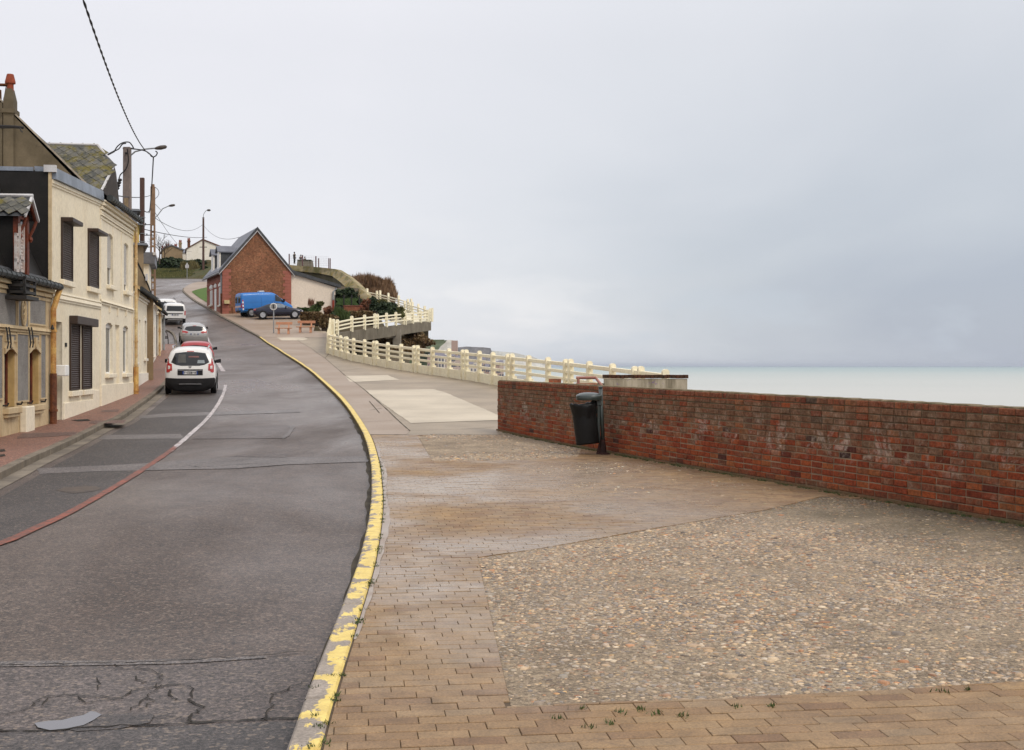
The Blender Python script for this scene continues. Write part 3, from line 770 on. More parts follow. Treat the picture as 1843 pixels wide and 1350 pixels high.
M_cable = simple('black_cable', (.02, .018, .018), .6)
M_pole_conc = simple('pole_concrete', (.22, .175, .155), .85, (.16, .13, .115), 2, 1, 20, .15, .2, 30)
M_pole_steel = simple('brown_pole', (.10, .058, .045), .7, (.075, .042, .035), 2, 1, 20, .15)
M_pole_tan = simple('tan_pole', (.27, .17, .10), .8, (.2, .12, .075), 1.5)
M_lamp = simple('lamp_housing', (.085, .07, .06), .5)
M_iron = simple('dark_iron', (.035, .032, .03), .6)

def brick_tex(name, c1, c2, mort, scale=1.0, bw=.22, bh=.075, rough=.85):
    """brickwork of a wall too far off to tell its bricks apart"""
    m, t, p = new_mat(name); o = t.obj(); X, Y, Z = t.xyz(o)
    cv = t.new('ShaderNodeCombineXYZ'); t.put(cv.inputs[0], t.math('ADD', X, Y)); t.put(cv.inputs[1], Z)
    b = t.new('ShaderNodeTexBrick'); t.put(b.inputs['Vector'], cv.outputs[0]); b.inputs['Scale'].default_value = 1
    b.inputs['Brick Width'].default_value = bw; b.inputs['Row Height'].default_value = bh; b.inputs['Mortar Size'].default_value = .008
    t.put(b.inputs['Color1'], c1); t.put(b.inputs['Color2'], c2); t.put(b.inputs['Mortar'], mort); b.inputs['Bias'].default_value = 0
    n = t.noise(.5, t.pos(), 5, .6); col = t.mix(1, b.outputs[0], t.rng(n, .35, .65, .82, 1.15), 'MULTIPLY'); col = t.mix(1, col, t.rng(t.noise(5, t.pos(), 5, .85), .36, .64, .62, 1.45), 'MULTIPLY')
    wn = t.new('ShaderNodeTexWhiteNoise', noise_dimensions='3D'); sn = t.new('ShaderNodeVectorMath', operation='SNAP')
    t.put(sn.inputs[0], cv.outputs[0]); sn.inputs[1].default_value = (bw/2, bh, 1); t.put(wn.inputs['Vector'], sn.outputs[0])
    col = t.mix(1, col, t.rng(wn.outputs[0], 0, 1, .8, 1.22), 'MULTIPLY')
    fin(t, p, col, rough, None, t.bump(b.outputs['Fac'], -.3, .01)); return m
M_brick_far = brick_tex('gable_brick', (.235, .082, .038), (.175, .075, .036), (.20, .13, .08))
M_brick_facade = brick_tex('facade_brick', (.30, .092, .062), (.245, .082, .055), (.26, .16, .12))
M_quoin = simple('quoin_brick', (.34, .12, .085), .8, (.28, .10, .07), 3)
M_low_brick = brick_tex('garden_wall_brick', (.27, .075, .035), (.20, .065, .03), (.16, .11, .075))

# ================================================================ facade tools (local axes: x along, y inwards, z up)
def skin(mb, L, z0, zt0, zt1, rects, dep=.18, x0=0.0):
    xs = sorted({x0, L} | {r[0] for r in rects} | {r[1] for r in rects}); zs = sorted({z0} | {r[2] for r in rects} | {r[3] for r in rects})
    top = lambda x: zt0 + (zt1-zt0)*(x-x0)/(L-x0)
    for a, b in zip(xs, xs[1:]):
        for i, c in enumerate(zs):
            last = i == len(zs)-1; da, db = (top(a), top(b)) if last else (zs[i+1],)*2
            cx_, cz_ = (a+b)/2, (c+(da+db)/2)/2
            if any(r[0] < cx_ < r[1] and r[2] < cz_ < r[3] for r in rects): continue
            mb.add([(a,0,c),(b,0,c),(b,0,db),(a,0,da)], [(0,1,2,3)])
    for r in rects:
        a, b, c, d_ = r[:4]
        mb.add([(a,0,c),(b,0,c),(b,0,d_),(a,0,d_),(a,dep,c),(b,dep,c),(b,dep,d_),(a,dep,d_)], [(0,4,5,1),(1,5,6,2),(2,6,7,3),(3,7,4,0)])
def rect(fr, x0, y0, x1, y1, off=0):
    xm = (x0+x1)/2
    return [fr.hit(x0, (y0+y1)/2, off)[0], fr.hit(x1, (y0+y1)/2, off)[0], fr.hit(xm, y1, off)[1], fr.hit(xm, y0, off)[1]]
def slats(mb, a, b, z0, z1, y, pitch=.05, th=.012):
    n = max(2, int((z1-z0)/pitch)); h = (z1-z0)/n
    for i in range(n):
        c = z0+i*h; mb.add([(a,y,c),(b,y,c),(b,y-.018,c+h*.55),(a,y-.018,c+h*.55),(a,y,c+h*.98),(b,y,c+h*.98)], [(0,1,2,3),(3,2,5,4)])
def roller(root, r, y=-.03, mat=None, box=None, frame=True, slat_name='slat', name='roller_shutter', zlow=None):
    """a roller shutter: frame rails, single slats joined as they hang, and its box"""
    mat = mat or M_brown_sh; a, b, c, d_ = r; c = zlow if zlow is not None else c
    f = MB().box(a-.035, a+.01, y-.02, y+.04, c, d_).box(b-.01, b+.035, y-.02, y+.04, c, d_).box(a, b, y-.015, y+.03, c, c+.05).build(name, mat, root)
    s_ = MB(); slats(s_, a+.01, b-.01, c+.05, d_, y+.012, .055); s_.build('slat_curtain', mat, f)
    if box:
        bb = MB().box(*box[:2], y-.27, y+.05, box[2], box[3]+.05).build('shutter_box', mat, f, bevel=.015)
    return f
def window(root, r, dep=.14, frame=M_white_p, glass=M_glass, bars=1, sill=None, sillw=.1, arch=0):
    a, b, c, d_ = r; y = dep - .04; m_ = MB(); t_ = .05
    m_.box(a, a+t_, y, y+.05, c, d_).box(b-t_, b, y, y+.05, c, d_).box(a+t_, b-t_, y, y+.05, c, c+t_).box(a+t_, b-t_, y, y+.05, d_-t_, d_)
    if bars: m_.box((a+b)/2-.025, (a+b)/2+.025, y-.003, y+.045, c+t_, d_-t_)
    w_ = m_.build('window', frame, root)
    MB().box(a+.02, b-.02, y+.02, y+.04, c+.02, d_-.02).build('pane', glass, w_)
    if sill: MB().box(a-.08, b+.08, -sillw, .05, c-.11, c-.002).build('sill', sill, root, bevel=.012)
    return w_
def courses(root, name, mat, L, lines, x0=0.0, slope=0.0):
    """mouldings that run along a front: (z, height, projection)"""
    for z, h, pr in lines:
        MB().add([(x0,-pr,z),(L,-pr,z+slope),(L,.03,z+slope),(x0,.03,z),(x0,-pr*.7,z+h),(L,-pr*.7,z+h+slope),(L,.03,z+h+slope),(x0,.03,z+h)],
                 [(3,2,1,0),(4,5,6,7),(0,1,5,4),(1,2,6,5),(2,3,7,6),(3,0,4,7)]).build(name, mat, root)
def half_gutter(root, pts, mat=None, r=.07, name='gutter'):
    """an open half-round gutter with hoops"""
    mat = mat or M_gutter_m; m_ = MB(); P = [V(p) for p in pts]
    m_.tube(P, r, 8)
    L = sum((b-a).length for a, b in zip(P, P[1:]))
    for q in resample(P, .35): m_.tube([q+V((-.012,0,0)), q+V((.012,0,0))], r*1.18, 8)
    return m_.build(name, mat, root)
def pipe(root, pts, r, mat, name='downpipe', rings=1.2):
    m_ = MB(); m_.tube([V(p) for p in pts], r, 8)
    for q in resample([V(p) for p in pts], rings)[1:]: m_.tube([q-V((0,0,.03)), q+V((0,0,.03))], r*1.25, 8)
    return m_.build(name, mat, root, smooth=False)
def diamonds(root, origin, eu, ev, nu, nv, size, mat, inside_fn=None, name='slate', stuff=False, thick=.012, cap=300):
    """diamond slates laid from the eave up: each its own piece while they can be told apart"""
    eu, ev = V(eu).normalized(), V(ev).normalized(); n = eu.cross(ev).normalized(); h = size/2
    me = None; k = 0; big = MB()
    for j in range(nv):
        for i in range(nu):
            u = (i + (.5 if j % 2 else 0))*size; v_ = j*h
            if inside_fn and not inside_fn(u, v_): continue
            c = V(origin)+eu*u+ev*v_ + n*(.015+.004*random.random())
            q = [c-eu*h*1.0, c-ev*h*1.25, c+eu*h*1.0, c+ev*h*.95]
            q[1] = q[1] + n*.016
            if not stuff and k < cap:
                if me is None:
                    loc = MB(); loc.prism([(-h,0,0),(0,-h*1.25,.016),(h,0,0),(0,h*.95,0)], (0,0,thick)); me = loc.mesh(name, mat)
                M3 = Matrix((eu, ev, n)).transposed().to_euler()
                place(name, me, root, c, M3); k += 1
            else: big.prism(q, n*thick)
    if big.v: tag(big.build(name+'_cover', mat, root), kind='stuff')

# ================================================================ 1 panelled cottage with the mansard roof, nearest on the street
A0, A1 = gp(0, 787), gp(91.5, 762)
dd = (A1-A0).normalized(); S0 = A0 - dd*3.4
fr = Frame(S0, A1); house = fr.root('panelled_cottage', 'small cream cottage with grey pebbledash panels, black mansard roof and red dormer', 'house'); L = fr.L
wa = rect(fr, 8, 640, 27.5, 733); wb = rect(fr, 52, 640, 71, 728)
arch_a, arch_b = wa[3], wb[3]
wa[3] = fr.hit(18, 629)[1]; wb[3] = fr.hit(61, 629)[1]
eave = fr.hit(104, 512)[1] - .12
mb = MB(); skin(mb, L, -.6, eave, eave, [wa, wb], .24); mb.build('wall', M_cream_old, house)
MB().box(0, L, .23, 6, -.6, eave).build('inner_wall', M_ochre, house)
for r_, lab in ((wa, 0), (wb, 1)):
    a, b, c, d_ = r_
    MB().box(b-.03, b+.0, .02, .225, c, d_).build('reveal', M_ochre, house)
    w_ = MB().box(a, a+.07, .15, .21, c, d_).box(b-.1, b-.031, .15, .21, c, d_).box(a+.07, b-.1, .15, .21, d_-.08, d_).box(a+.07, b-.1, .15, .21, c, c+.08).box((a+b)/2-.03, (a+b)/2+.03, .145, .20, c+.08, d_-.08).build('window', M_red_wood, house)
    MB().box(a+.02, b-.04, .18, .20, c+.02, d_-.02).build('pane', M_glass, w_)
    MB().prism([(a-.04,0,d_-.10),(a-.04,0,d_+.02),((a+b)/2,0,d_+.16),(b+.04,0,d_+.02),(b+.04,0,d_-.10),((a*.3+b*.7),0,d_),((a+b)/2,0,d_+.03),((a*.7+b*.3),0,d_)], (0,-.035,0)).build('arch_lintel', M_cream_old, house)
    MB().prism([((a+b)/2-.07,0,d_+.05),((a+b)/2-.09,0,d_+.28),((a+b)/2+.09,0,d_+.28),((a+b)/2+.07,0,d_+.05)], (0,-.06,0)).build('keystone', M_cream_old, house)
    MB().box(a-.1, b+.1, -.13, .1, c-.14, c).box(a-.06, b+.06, -.09, .05, c-.22, c-.14).build('sill', M_cream_old, house, bevel=.015)
    for xx in (a-.12, b+.12): MB().tube([(xx, 0, c+.05), (xx, -.1, c+.05), (xx, -.12, c+.11)], .02, 5).build('shutter_stay', M_iron, house)
band_z = fr.hit(60, 592)[1]
def grey_panel(px0, px1, py0, py1):
    a, b, c, d_ = rect(fr, px0, py0, px1, py1)
    pn_ = MB().box(a, b, -.012, .02, c, d_).build('pebbledash_panel', M_pebdash, house)
    t_ = .035; MB().box(a-t_, a, -.03, .02, c-t_, d_+t_).box(b, b+t_, -.03, .02, c-t_, d_+t_).box(a, b, -.03, .02, c-t_, c).box(a, b, -.03, .02, d_, d_+t_).build('panel_border', M_cream_old, pn_)
for q in ((-75,27,519,580),(52,81,531,583),(-70,3,601,720),(29.5,50,602,721),(72,81,603,716),(-160,-80,519,578)): grey_panel(*q)
for q in ((9,27,602,612),(53,69,603,612)): grey_panel(*q)
courses(house, 'string_course', M_cream_old, L, [(band_z-.10, .05, .05), (band_z-.04, .07, .08), (eave-.36, .07, .03), (eave-.26, .08, .07), (eave-.15, .10, .13)])
a, b, c, d_ = rect(fr, 30, 541, 49, 584)
cxm, czm = (a+b)/2, (c+d_)/2
md = MB().box(a, b, -.02, .02, c-.05, d_+.08).build('medallion_panel', M_pebdash, house)
mm = MB(); pts = [(cxm+.16*math.sin(i*math.pi/9), -.04, czm+.30*math.cos(i*math.pi/9)) for i in range(19)]; mm.tube(pts, .028, 6, cap=False)
pts = [(cxm+.10*math.sin(i*math.pi/9), -.035, czm+.21*math.cos(i*math.pi/9)) for i in range(19)]; mm.tube(pts, .014, 5, cap=False)
for k in range(6): mm.tube([(cxm, -.035, czm-.2+k*.07), (cxm+.06*(-1)**k, -.045, czm-.15+k*.07)], .018, 5)
mm.build('medallion', M_cream_old, md)
for xx in (a-.02, b+.02): MB().prism([(xx-.03,0,c-.06),(xx-.05,0,d_+.1),(xx+.05,0,d_+.1),(xx+.03,0,c-.06)], (0,-.04,0)).build('pilaster', M_cream_old, house)
for px in (3, 8, 44, 49):
    x_, z_ = fr.hit(px, 597); MB().tube([(x_, -.09, z_+.1), (x_, -.11, z_), (x_+.02, -.13, z_-.25), (x_-.01, -.12, z_-.36)], .017, 5).build('hook', M_iron, house)
x_, z_ = fr.hit(85, 592); MB().lathe([(.03,-.02),(.05,.0),(.03,.05),(.015,.1)], (x_, -.12, z_), 8).build('finial', M_iron, house)
# meter cover, base stones
r_ = rect(fr, 35, 731, 50, 774); MB().box(r_[0], r_[1], -.16, .0, r_[2]-.05, r_[3]).build('vent_cover', M_cream2, house, bevel=.02)
# rain gutter and roof
half_gutter(house, [(-.2, -.2, eave+.02), (L+.12, -.2, eave+.02)], M_gutter_m, .085)
MB().add([(0,-.17,eave),(L,-.17,eave),(L,.12,eave+.25),(0,.12,eave+.25),(0,.12,eave-.02),(L,.12,eave-.02)], [(0,1,2,3),(1,5,2),(0,3,4),(0,4,5,1)]).build('eave_slates', M_slate, house)
rh = eave + 2.55
MB().add([(0,.1,eave+.1),(L-.05,.1,eave+.1),(L-.05,1.25,rh),(0,1.25,rh),(0,6,rh),(L-.05,6,rh),(0,6,eave),(L-.05,6,eave),(L-.05,.1,eave-.1),(0,.1,eave-.1)],
         [(0,1,2,3),(3,2,5,4),(4,5,7,6),(1,8,7,5,2),(0,3,4,6,9),(9,8,1,0)]).build('mansard_roof', M_slate_dark, house)
# dormer, its ridge running in from the street
g0, _ = fr.hit(44, 398, -.22); g1, _ = fr.hit(68, 398, -.22); gm, gz = fr.hit(57, 355, -.22); g_lo = fr.hit(45, 387, -.22)[1]
gm = (g0+g1)/2
dz = eave+.02
MB().box(g0+.12, g1-.12, .0, 2.2, dz, g_lo+.02).add([(g0+.1,0,g_lo),(g1-.1,0,g_lo),(gm,0,gz-.12),(g0+.1,2.2,g_lo),(g1-.1,2.2,g_lo),(gm,2.2,gz-.12)], [(0,1,2),(3,5,4)]).build('dormer_cheek', M_slate_dark, house)
dw = MB().box(g0+.1, g0+.26, -.06, .05, dz-.2, g_lo+.08).box(g1-.26, g1-.1, -.06, .05, dz-.2, g_lo+.08).box(g0+.1, g1-.1, -.05, .04, g_lo-.05, g_lo+.1).build('dormer_frame', M_red_wood, house)
MB().box(g0+.26, g1-.26, -.005, .02, dz, g_lo-.05).build('pane', M_glass, dw)
for a_, b_ in ((g0-.0, gm), (g1+.0, gm)):
    MB().prism([(a_,-.26,g_lo-.05),(a_,-.26,g_lo+.02),(b_,-.26,gz+.03),(b_,-.26,gz-.05)], (0,.05,0)).build('barge_board', M_zinc_pale, house)
    MB().prism([(a_+.05*(1 if a_ < gm else -1),-.2,g_lo-.06),(a_+.05*(1 if a_ < gm else -1),-.2,g_lo+.0),(b_,-.2,gz-.04),(b_,-.2,gz-.12)], (0,.05,0)).build('barge_lining', M_red_wood, house)
    k_ = 1 if a_ < gm else -1
    MB().tube([(a_+.13*k_, -.06, g_lo-.42), (a_+.14*k_, -.17, g_lo-.2), (a_+.12*k_, -.22, g_lo-.04)], .035, 6).lathe([(.02,-.12),(.05,-.06),(.03,0)], (a_+.13*k_, -.1, g_lo-.4), 6).build('bracket', M_red_wood, house)
for a_ in (g0-.02, g1+.02):
    MB().add([(a_,-.24,g_lo-.03),(gm,-.24,gz),(gm,2.4,gz),(a_,2.4,g_lo-.03)], [(0,1,2,3)]).build('dormer_slope', M_slate, house)
eu = V((0,1,0)); ev = V((gm-g0, 0, gz-g_lo)).normalized()
sl = math.hypot(gm-g0, gz-g_lo)
diamonds(house, (g0-.02, 2.2, g_lo-.0), (0,-1,0), ev, 9, int(sl/.13)+1, .28, M_moss, lambda u, v_: .05 < v_ < sl-.03 and u < 2.42)
MB().tube([(gm, -.26, gz+.03), (gm, 2.4, gz+.03)], .045, 6).build('ridge_cap', M_zinc_pale, house)
# open louvred shutters beside the dormer, folded back
for p0_, p1_ in ((28, 33.5), (35.2, 43)):
    r_ = rect(fr, p0_, 404 if p0_ > 30 else 420, p1_, 490, -.1)
    l_ = MB().box(r_[0], r_[0]+.04, -.12, -.07, r_[2], r_[3]).box(r_[1]-.04, r_[1], -.12, -.07, r_[2], r_[3]).box(r_[0], r_[1], -.12, -.07, r_[2], r_[2]+.06).box(r_[0], r_[1], -.12, -.07, r_[3]-.06, r_[3]).box(r_[0], r_[1], -.12, -.07, (r_[2]*.7+r_[3]*.3)-.04, (r_[2]*.7+r_[3]*.3)+.04).build('louvred_shutter', M_grey_sh, house)
    s_ = MB(); slats(s_, r_[0]+.04, r_[1]-.04, r_[2]+.06, r_[3]-.06, -.08, .07); s_.build('slat', M_grey_sh, l_)
r_ = rect(fr, 31, 503, 51, 527, -.25)
bx_ = MB()
for zz in (0, .5, 1): bx_.box(r_[0], r_[1], -.42, -.02, r_[2]+(r_[3]-r_[2])*zz-.03, r_[2]+(r_[3]-r_[2])*zz+.03)
for xx in (r_[0], r_[1]-.05):
    for yy in (-.42, -.09): bx_.box(xx, xx+.05, yy, yy+.05, r_[2]-.05, r_[3]+.05)
bx_.box(r_[0]-.06, r_[1]+.06, -.46, 0, r_[2]-.16, r_[2]-.08).box(r_[0]+.06, r_[1]-.06, -.3, -.02, r_[2]+.05, r_[3]-.05)
bx_.build('balconet', M_iron, house)
# downpipe between the two houses
px_, pz_ = fr.hit(95, 560)
xq = L + .06
pipe(house, [(L+.06, -.2, eave-.02), (L-.02, -.17, eave-.18), (L-.16, -.1, eave-.55), (L-.16, -.1, fr.hit(94, 672)[1])], .07, M_orange_pipe, rings=1.1)
pipe(house, [(L-.16, -.1, fr.hit(94, 672)[1]), (L-.16, -.1, -.1)], .085, M_rust, 'cast_iron_downpipe', .9)

# ================================================================ 2 cream house with brown roller shutters
B0, B1 = A1 + dd*.05, gp(180, 731)
fr = Frame(B0, B1); house = fr.root('shuttered_house', 'cream rendered house with brown roller shutters and grey zinc parapet', 'house'); L = fr.L
top = (fr.hit(91, 308)[1] + fr.hit(181, 351)[1])/2; print('H1', L, fr.hit(91, 308)[1], fr.hit(181, 351)[1])
zt0, zt1 = fr.hit(91, 308)[1], fr.hit(181, 351)[1]
door = rect(fr, 98, 579, 111, 757); door[2] = .02
sA = rect(fr, 110, 402, 128, 504); sB = rect(fr, 158, 420, 175, 517); sC = rect(fr, 125, 583, 141, 702); sD = rect(fr, 147, 583, 162.5, 700)
mb = MB(); skin(mb, L, -.6, zt0, zt1, [door], .3); mb.build('wall', M_cream, house)
MB().add([(0,.29,-.6),(L,.29,-.6),(L,7,-.6),(0,7,-.6),(0,.29,zt0),(L,.29,zt1),(L,7,zt1),(0,7,zt0)], [(3,2,1,0),(4,5,6,7),(0,1,5,4),(1,2,6,5),(2,3,7,6),(3,0,4,7)]).build('rear_wall', M_cream, house)
MB().box(door[0]+.02, door[1]-.02, .2, .27, 0, door[3]-.02).build('door', M_dark_wood, house)
MB().box(door[1], door[1]+.1, -.02, .05, -.3, door[3]).build('door_jamb', M_cream2, house)
bA = rect(fr, 108, 393, 128.5, 406, -.15); bB = rect(fr, 156.5, 413, 175.5, 424, -.15); bC = rect(fr, 123, 572, 163.5, 585, -.15)
for r_, b_ in ((sA, bA), (sB, bB), (sC, None), (sD, None)):
    roller(house, r_, -.03, M_brown_sh, None if b_ is None else (r_[0]-.04, r_[1]+.04, r_[3]-.02, b_[3]))
    MB().box(r_[0]-.1, r_[1]+.1, -.1, .02, r_[2]-.16, r_[2]-.02).build('sill', M_cream2, house, bevel=.012)
MB().box(sC[0]-.05, sD[1]+.05, -.22, 0, sC[3]-.02, sC[3]+.2).build('shutter_box', M_brown_sh, house, bevel=.015)
bz = fr.hit(140, 545)[1]
courses(house, 'string_course', M_cream2, L, [(bz-.08, .06, .03), (bz-.02, .09, .06), (bz+.10, .05, .04)], slope=.05)
courses(house, 'cornice', M_cream2, L, [(zt0-.34, .06, .03), (zt0-.28, .09, .06)], slope=zt1-zt0)
# zinc parapet cap, in sheets
n = 4
for i in range(n):
    a, b = -.0 + (L+.02)*i/n, (L+.02)*(i+1)/n - .012; za, zb = zt0+(zt1-zt0)*i/n, zt0+(zt1-zt0)*(i+1)/n
    MB().hexa([(a,-.12,za-.18),(b,-.12,zb-.18),(b,.4,zb-.18),(a,.4,za-.18)], [(a,-.10,za+.1),(b,-.10,zb+.1),(b,.4,zb+.13),(a,.4,za+.13)]).build('zinc_sheet', M_zinc, house)
MB().box(-.10, .0, -.13, .16, zt0-.02, zt0+.15).build('coping_stone', M_zinc_pale, house)
MB().box(-.05, .02, .42, 6.8, zt0-.0, zt0+.1).build('side_coping', M_zinc, house)
# slate hung side wall over the cottage
MB().box(-.03, .0, .06, 6.9, 3.2, zt0).build('slate_cladding', M_slate_dark, house)
MB().box(-.06, .02, -.012, .06, 3.5, zt0-.02).build('corner_strip', M_cream_old, house)
diamonds(house, (-.03, .2, 4.6), (0,1,0), (0,0,1), 9, int((zt0-4.6)/.19), .40, M_slate_dark, lambda u, v_: u < 3.2 and v_ < zt0-4.6-.15)
r_ = rect(fr, 115, 657, 124, 677, -.2); MB().box(r_[0], r_[0]+.42, -.24, .0, r_[2], r_[3]).build('meter_box', M_white_p, house, bevel=.02)
r_ = rect(fr, 166, 702, 177, 734, -.02); MB().box(r_[0], r_[1], -.05, .02, r_[2], r_[3]).build('meter_cover', M_cream2, house, bevel=.012)
r_ = rect(fr, 116.5, 617, 119.5, 624); MB().box(r_[0], r_[1], -.02, .01, r_[2], r_[3]).build('number_plate', M_slate_dark, house)
MB().box(door[1]+.12, L-.35, -.045, .02, -.5, fr.hit(140, 722)[1]).build('plinth', M_cream2, house, bevel=.01)

# ================================================================ 3 cream house with arched windows and pitched roof
C0, C1 = B1, gp(238.5, 709)
fr = Frame(C0, C1); house = fr.root('arched_window_house', 'cream house with arched windows, moulded cornice and mossy slate dormer', 'house'); L = fr.L
zt0, zt1 = fr.hit(186, 352)[1], fr.hit(238, 402)[1]; print('H2', L, zt0, zt1)
ez = (zt0+zt1)/2
uA = rect(fr, 193, 420, 203, 515); uB = rect(fr, 223, 437, 231, 524); lA = rect(fr, 190.5, 582, 202.5, 674); lB = rect(fr, 221.5, 584, 230.5, 670); ni = rect(fr, 207, 585, 215, 684); ni[2] = .02
for a, b in ((uA, uB), (lA, lB)):
    zlo, zhi = (a[2]+b[2])/2, (a[3]+b[3])/2; a[2] = b[2] = zlo; a[3] = b[3] = zhi
    a[1] = max(a[1], a[0]+.75); b[1] = max(b[1], b[0]+.75)
mb = MB(); skin(mb, L, -.6, ez, ez, [uA, uB, lA, lB, ni], .13); mb.build('wall', M_cream2, house)
# upper body with its near gable standing above the neighbour
gx, gzl = fr.hit(25, 193, 0)[0], None
ridge_y = 2.95; Yr = fr.w(0, ridge_y).y; ridge_z = EYE + (HY-172)/F*Yr - fr.o.z
MB().prism([(0,.125,-.6),(0,.125,ez-.1),(0,ridge_y,ridge_z),(0,6.5,ez-.1),(0,6.5,-.6)], (.35,0,0)).box(.352, L, .125, 6.5, -.6, ez-.1).build('gable_wall', M_grey_gable, house)
MB().hexa([(0,-.12,ez-.12),(L,-.12,ez-.12),(L-1.2,ridge_y,ridge_z-1.7),(0,ridge_y,ridge_z+.01)], [(0,-.12,ez-.07),(L,-.12,ez-.07),(L-1.2,ridge_y,ridge_z-1.64),(0,ridge_y,ridge_z+.06)]).build('roof', M_slate, house)
MB().hexa([(0,ridge_y,ridge_z-.0),(L-1.2,ridge_y,ridge_z-1.7),(L,6.6,ez-.15),(0,6.6,ez-.15)], [(0,ridge_y+.002,ridge_z+.06),(L-1.2,ridge_y+.002,ridge_z-1.64),(L,6.6,ez-.08),(0,6.6,ez-.08)]).build('rear_roof', M_slate, house)
MB().prism([(-.03,-.05,ez-.10),(-.03,-.05,ez-.02),(-.03,ridge_y,ridge_z+.09),(-.03,ridge_y,ridge_z+.03)], (.03,0,0)).build('verge_strip', simple('verge_mortar', (.36,.31,.25), .8, (.20,.17,.13), 3), house)
# chimneys on the gable
cz = EYE + (HY-205)/F*fr.w(0, 2.9).y - fr.o.z
x25, _ = 0, 0
yc0 = fr.hit(25, 200, -.05, 'x')[0]; yc1 = fr.hit(6.5, 200, -.05, 'x')[0]; zc_t = fr.hit(15, 158, -.1, 'x')[1]; zc_m = fr.hit(15, 178, -.1, 'x')[1]
ch = MB().box(-.1, .35, yc0, yc1, ridge_z-3.3, zc_m).hexa([(-.1,yc0,zc_m),(.35,yc0,zc_m),(.35,yc1,zc_m),(-.1,yc1,zc_m)], [(-.02,yc0+.06,zc_t),(.27,yc0+.06,zc_t),(.27,yc1-.06,zc_t),(-.02,yc1-.06,zc_t)]).build('chimney', M_grey_gable, house)
MB().box(-.16, .42, yc0-.05, yc1+.05, zc_m-.12-.28, zc_m-.28).build('chimney_band', M_grey_gable, ch)
cm = (yc0+yc1)/2; MB().lathe([(.10, zc_t-.05),(.095, zc_t+.16),(.15, zc_t+.17),(.15, zc_t+.22),(.10, zc_t+.42),(.09, zc_t+.44)], (.12, cm, 0), 12).build('chimney_pot', M_terra, ch)
yd0 = yc1 + .03; ch2 = MB().box(-.06, .4, yd0, yd0+.5, ridge_z-3.3, zc_m-.1).build('chimney', M_grey_gable, house)
MB().lathe([(.09, zc_m-.1),(.08, zc_m+.3)], (.15, yd0+.16, 0), 8).box(.03, .3, yd0-.12, yd0+.4, zc_m+.44, zc_m+.47).tube([(.15, yd0+.0, zc_m+.1), (.15, yd0-.06, zc_m+.45)], .015, 5).tube([(.15, yd0+.3, zc_m+.1), (.15, yd0+.32, zc_m+.45)], .015, 5).build('chimney_cowl', M_rust, ch2)
for r_, kind in ((uA, 'up'), (uB, 'up'), (lA, 'lo'), (lB, 'lo')):
    a, b, c, d_ = r_; w_ = window(house, r_, .12, M_white_p, M_curtain if kind == 'lo' else M_glass, 0, None)
    hgt = (.66 if r_ is uA else .86) if kind == 'up' else .12
    s_ = MB(); slats(s_, a+.02, b-.02, d_-(d_-c)*hgt, d_, .07, .055); s_.build('roller_blind', M_white_sh, w_)
    MB().box(a-.12, b+.12, -.13, .1, c-.13, c-.002).build('sill', M_cream2, house, bevel=.015)
    MB().prism([(a,-.005,d_-.09),(a,-.005,d_+.01),(b,-.005,d_+.01),(b,-.005,d_-.09),(a*.25+b*.75,-.005,d_-.03),((a+b)/2,-.005,d_-.012),(a*.75+b*.25,-.005,d_-.03)], (0,.12,0)).build('arch_head', M_cream2, house)
    if kind == 'lo': MB().prism([((a+b)/2-.05,0,d_+.3),((a+b)/2-.07,0,d_+.55),((a+b)/2+.07,0,d_+.55),((a+b)/2+.05,0,d_+.3)], (0,-.05,0)).build('keystone', M_cream2, house)
MB().box(ni[0], ni[1], .09, .12, ni[2], ni[3]).build('door', M_cream2, house)
MB().prism([((ni[0]+ni[1])/2-.05,0,ni[3]+.3),((ni[0]+ni[1])/2-.07,0,ni[3]+.55),((ni[0]+ni[1])/2+.07,0,ni[3]+.55),((ni[0]+ni[1])/2+.05,0,ni[3]+.3)], (0,-.05,0)).build('keystone', M_cream2, house)
b1, b2 = fr.hit(210, 463)[1], fr.hit(205, 404)[1]
b1 = fr.hit(205, 551)[1]
courses(house, 'string_course', M_white_p if 0 else M_cream2, L, [(b1-.04, .06, .04), (b1+.03, .06, .08), (b2-.05, .05, .03), (b2+.02, .08, .06)])
courses(house, 'cornice', M_cream2, L, [(ez-.62, .05, .03), (ez-.46, .07, .06), (ez-.36, .10, .10), (ez-.24, .10, .16), (ez-.13, .05, .20)])
for px in (203, 218): 
    x_ = fr.hit(px, 470)[0]; MB().box(x_-.02, x_+.02, -.02, .01, b1+.2, b2-.08).build('pilaster_strip', M_cream2, house)
MB().box(0, .12, -.03, .02, -.3, ez-.64).build('corner_pilaster', M_cream2, house); MB().box(L-.12, L, -.03, .02, -.3, ez-.64).build('corner_pilaster', M_cream2, house)
MB().box(.02, L-.02, -.05, .02, -.5, .62).build('plinth', M_cream2, house, bevel=.01)
half_gutter(house, [(.05, -.28, ez-.02), (L+.1, -.28, ez-.02)], M_gutter_m, .085)
z6 = fr.hit(238, 627)[1]
pipe(house, [(L-.02, -.12, ez-.1), (L-.02, -.12, fr.hit(238, 530)[1])], .05, M_pipe_cream)
pipe(house, [(L-.02, -.12, fr.hit(238, 530)[1]), (L-.02, -.12, fr.hit(238, 662)[1])], .055, M_pipe_cream, rings=.8)
pipe(house, [(L-.02, -.12, fr.hit(238, 660)[1]), (L-.02, -.12, -.1)], .085, M_orange_pipe, 'cast_iron_downpipe', .8)
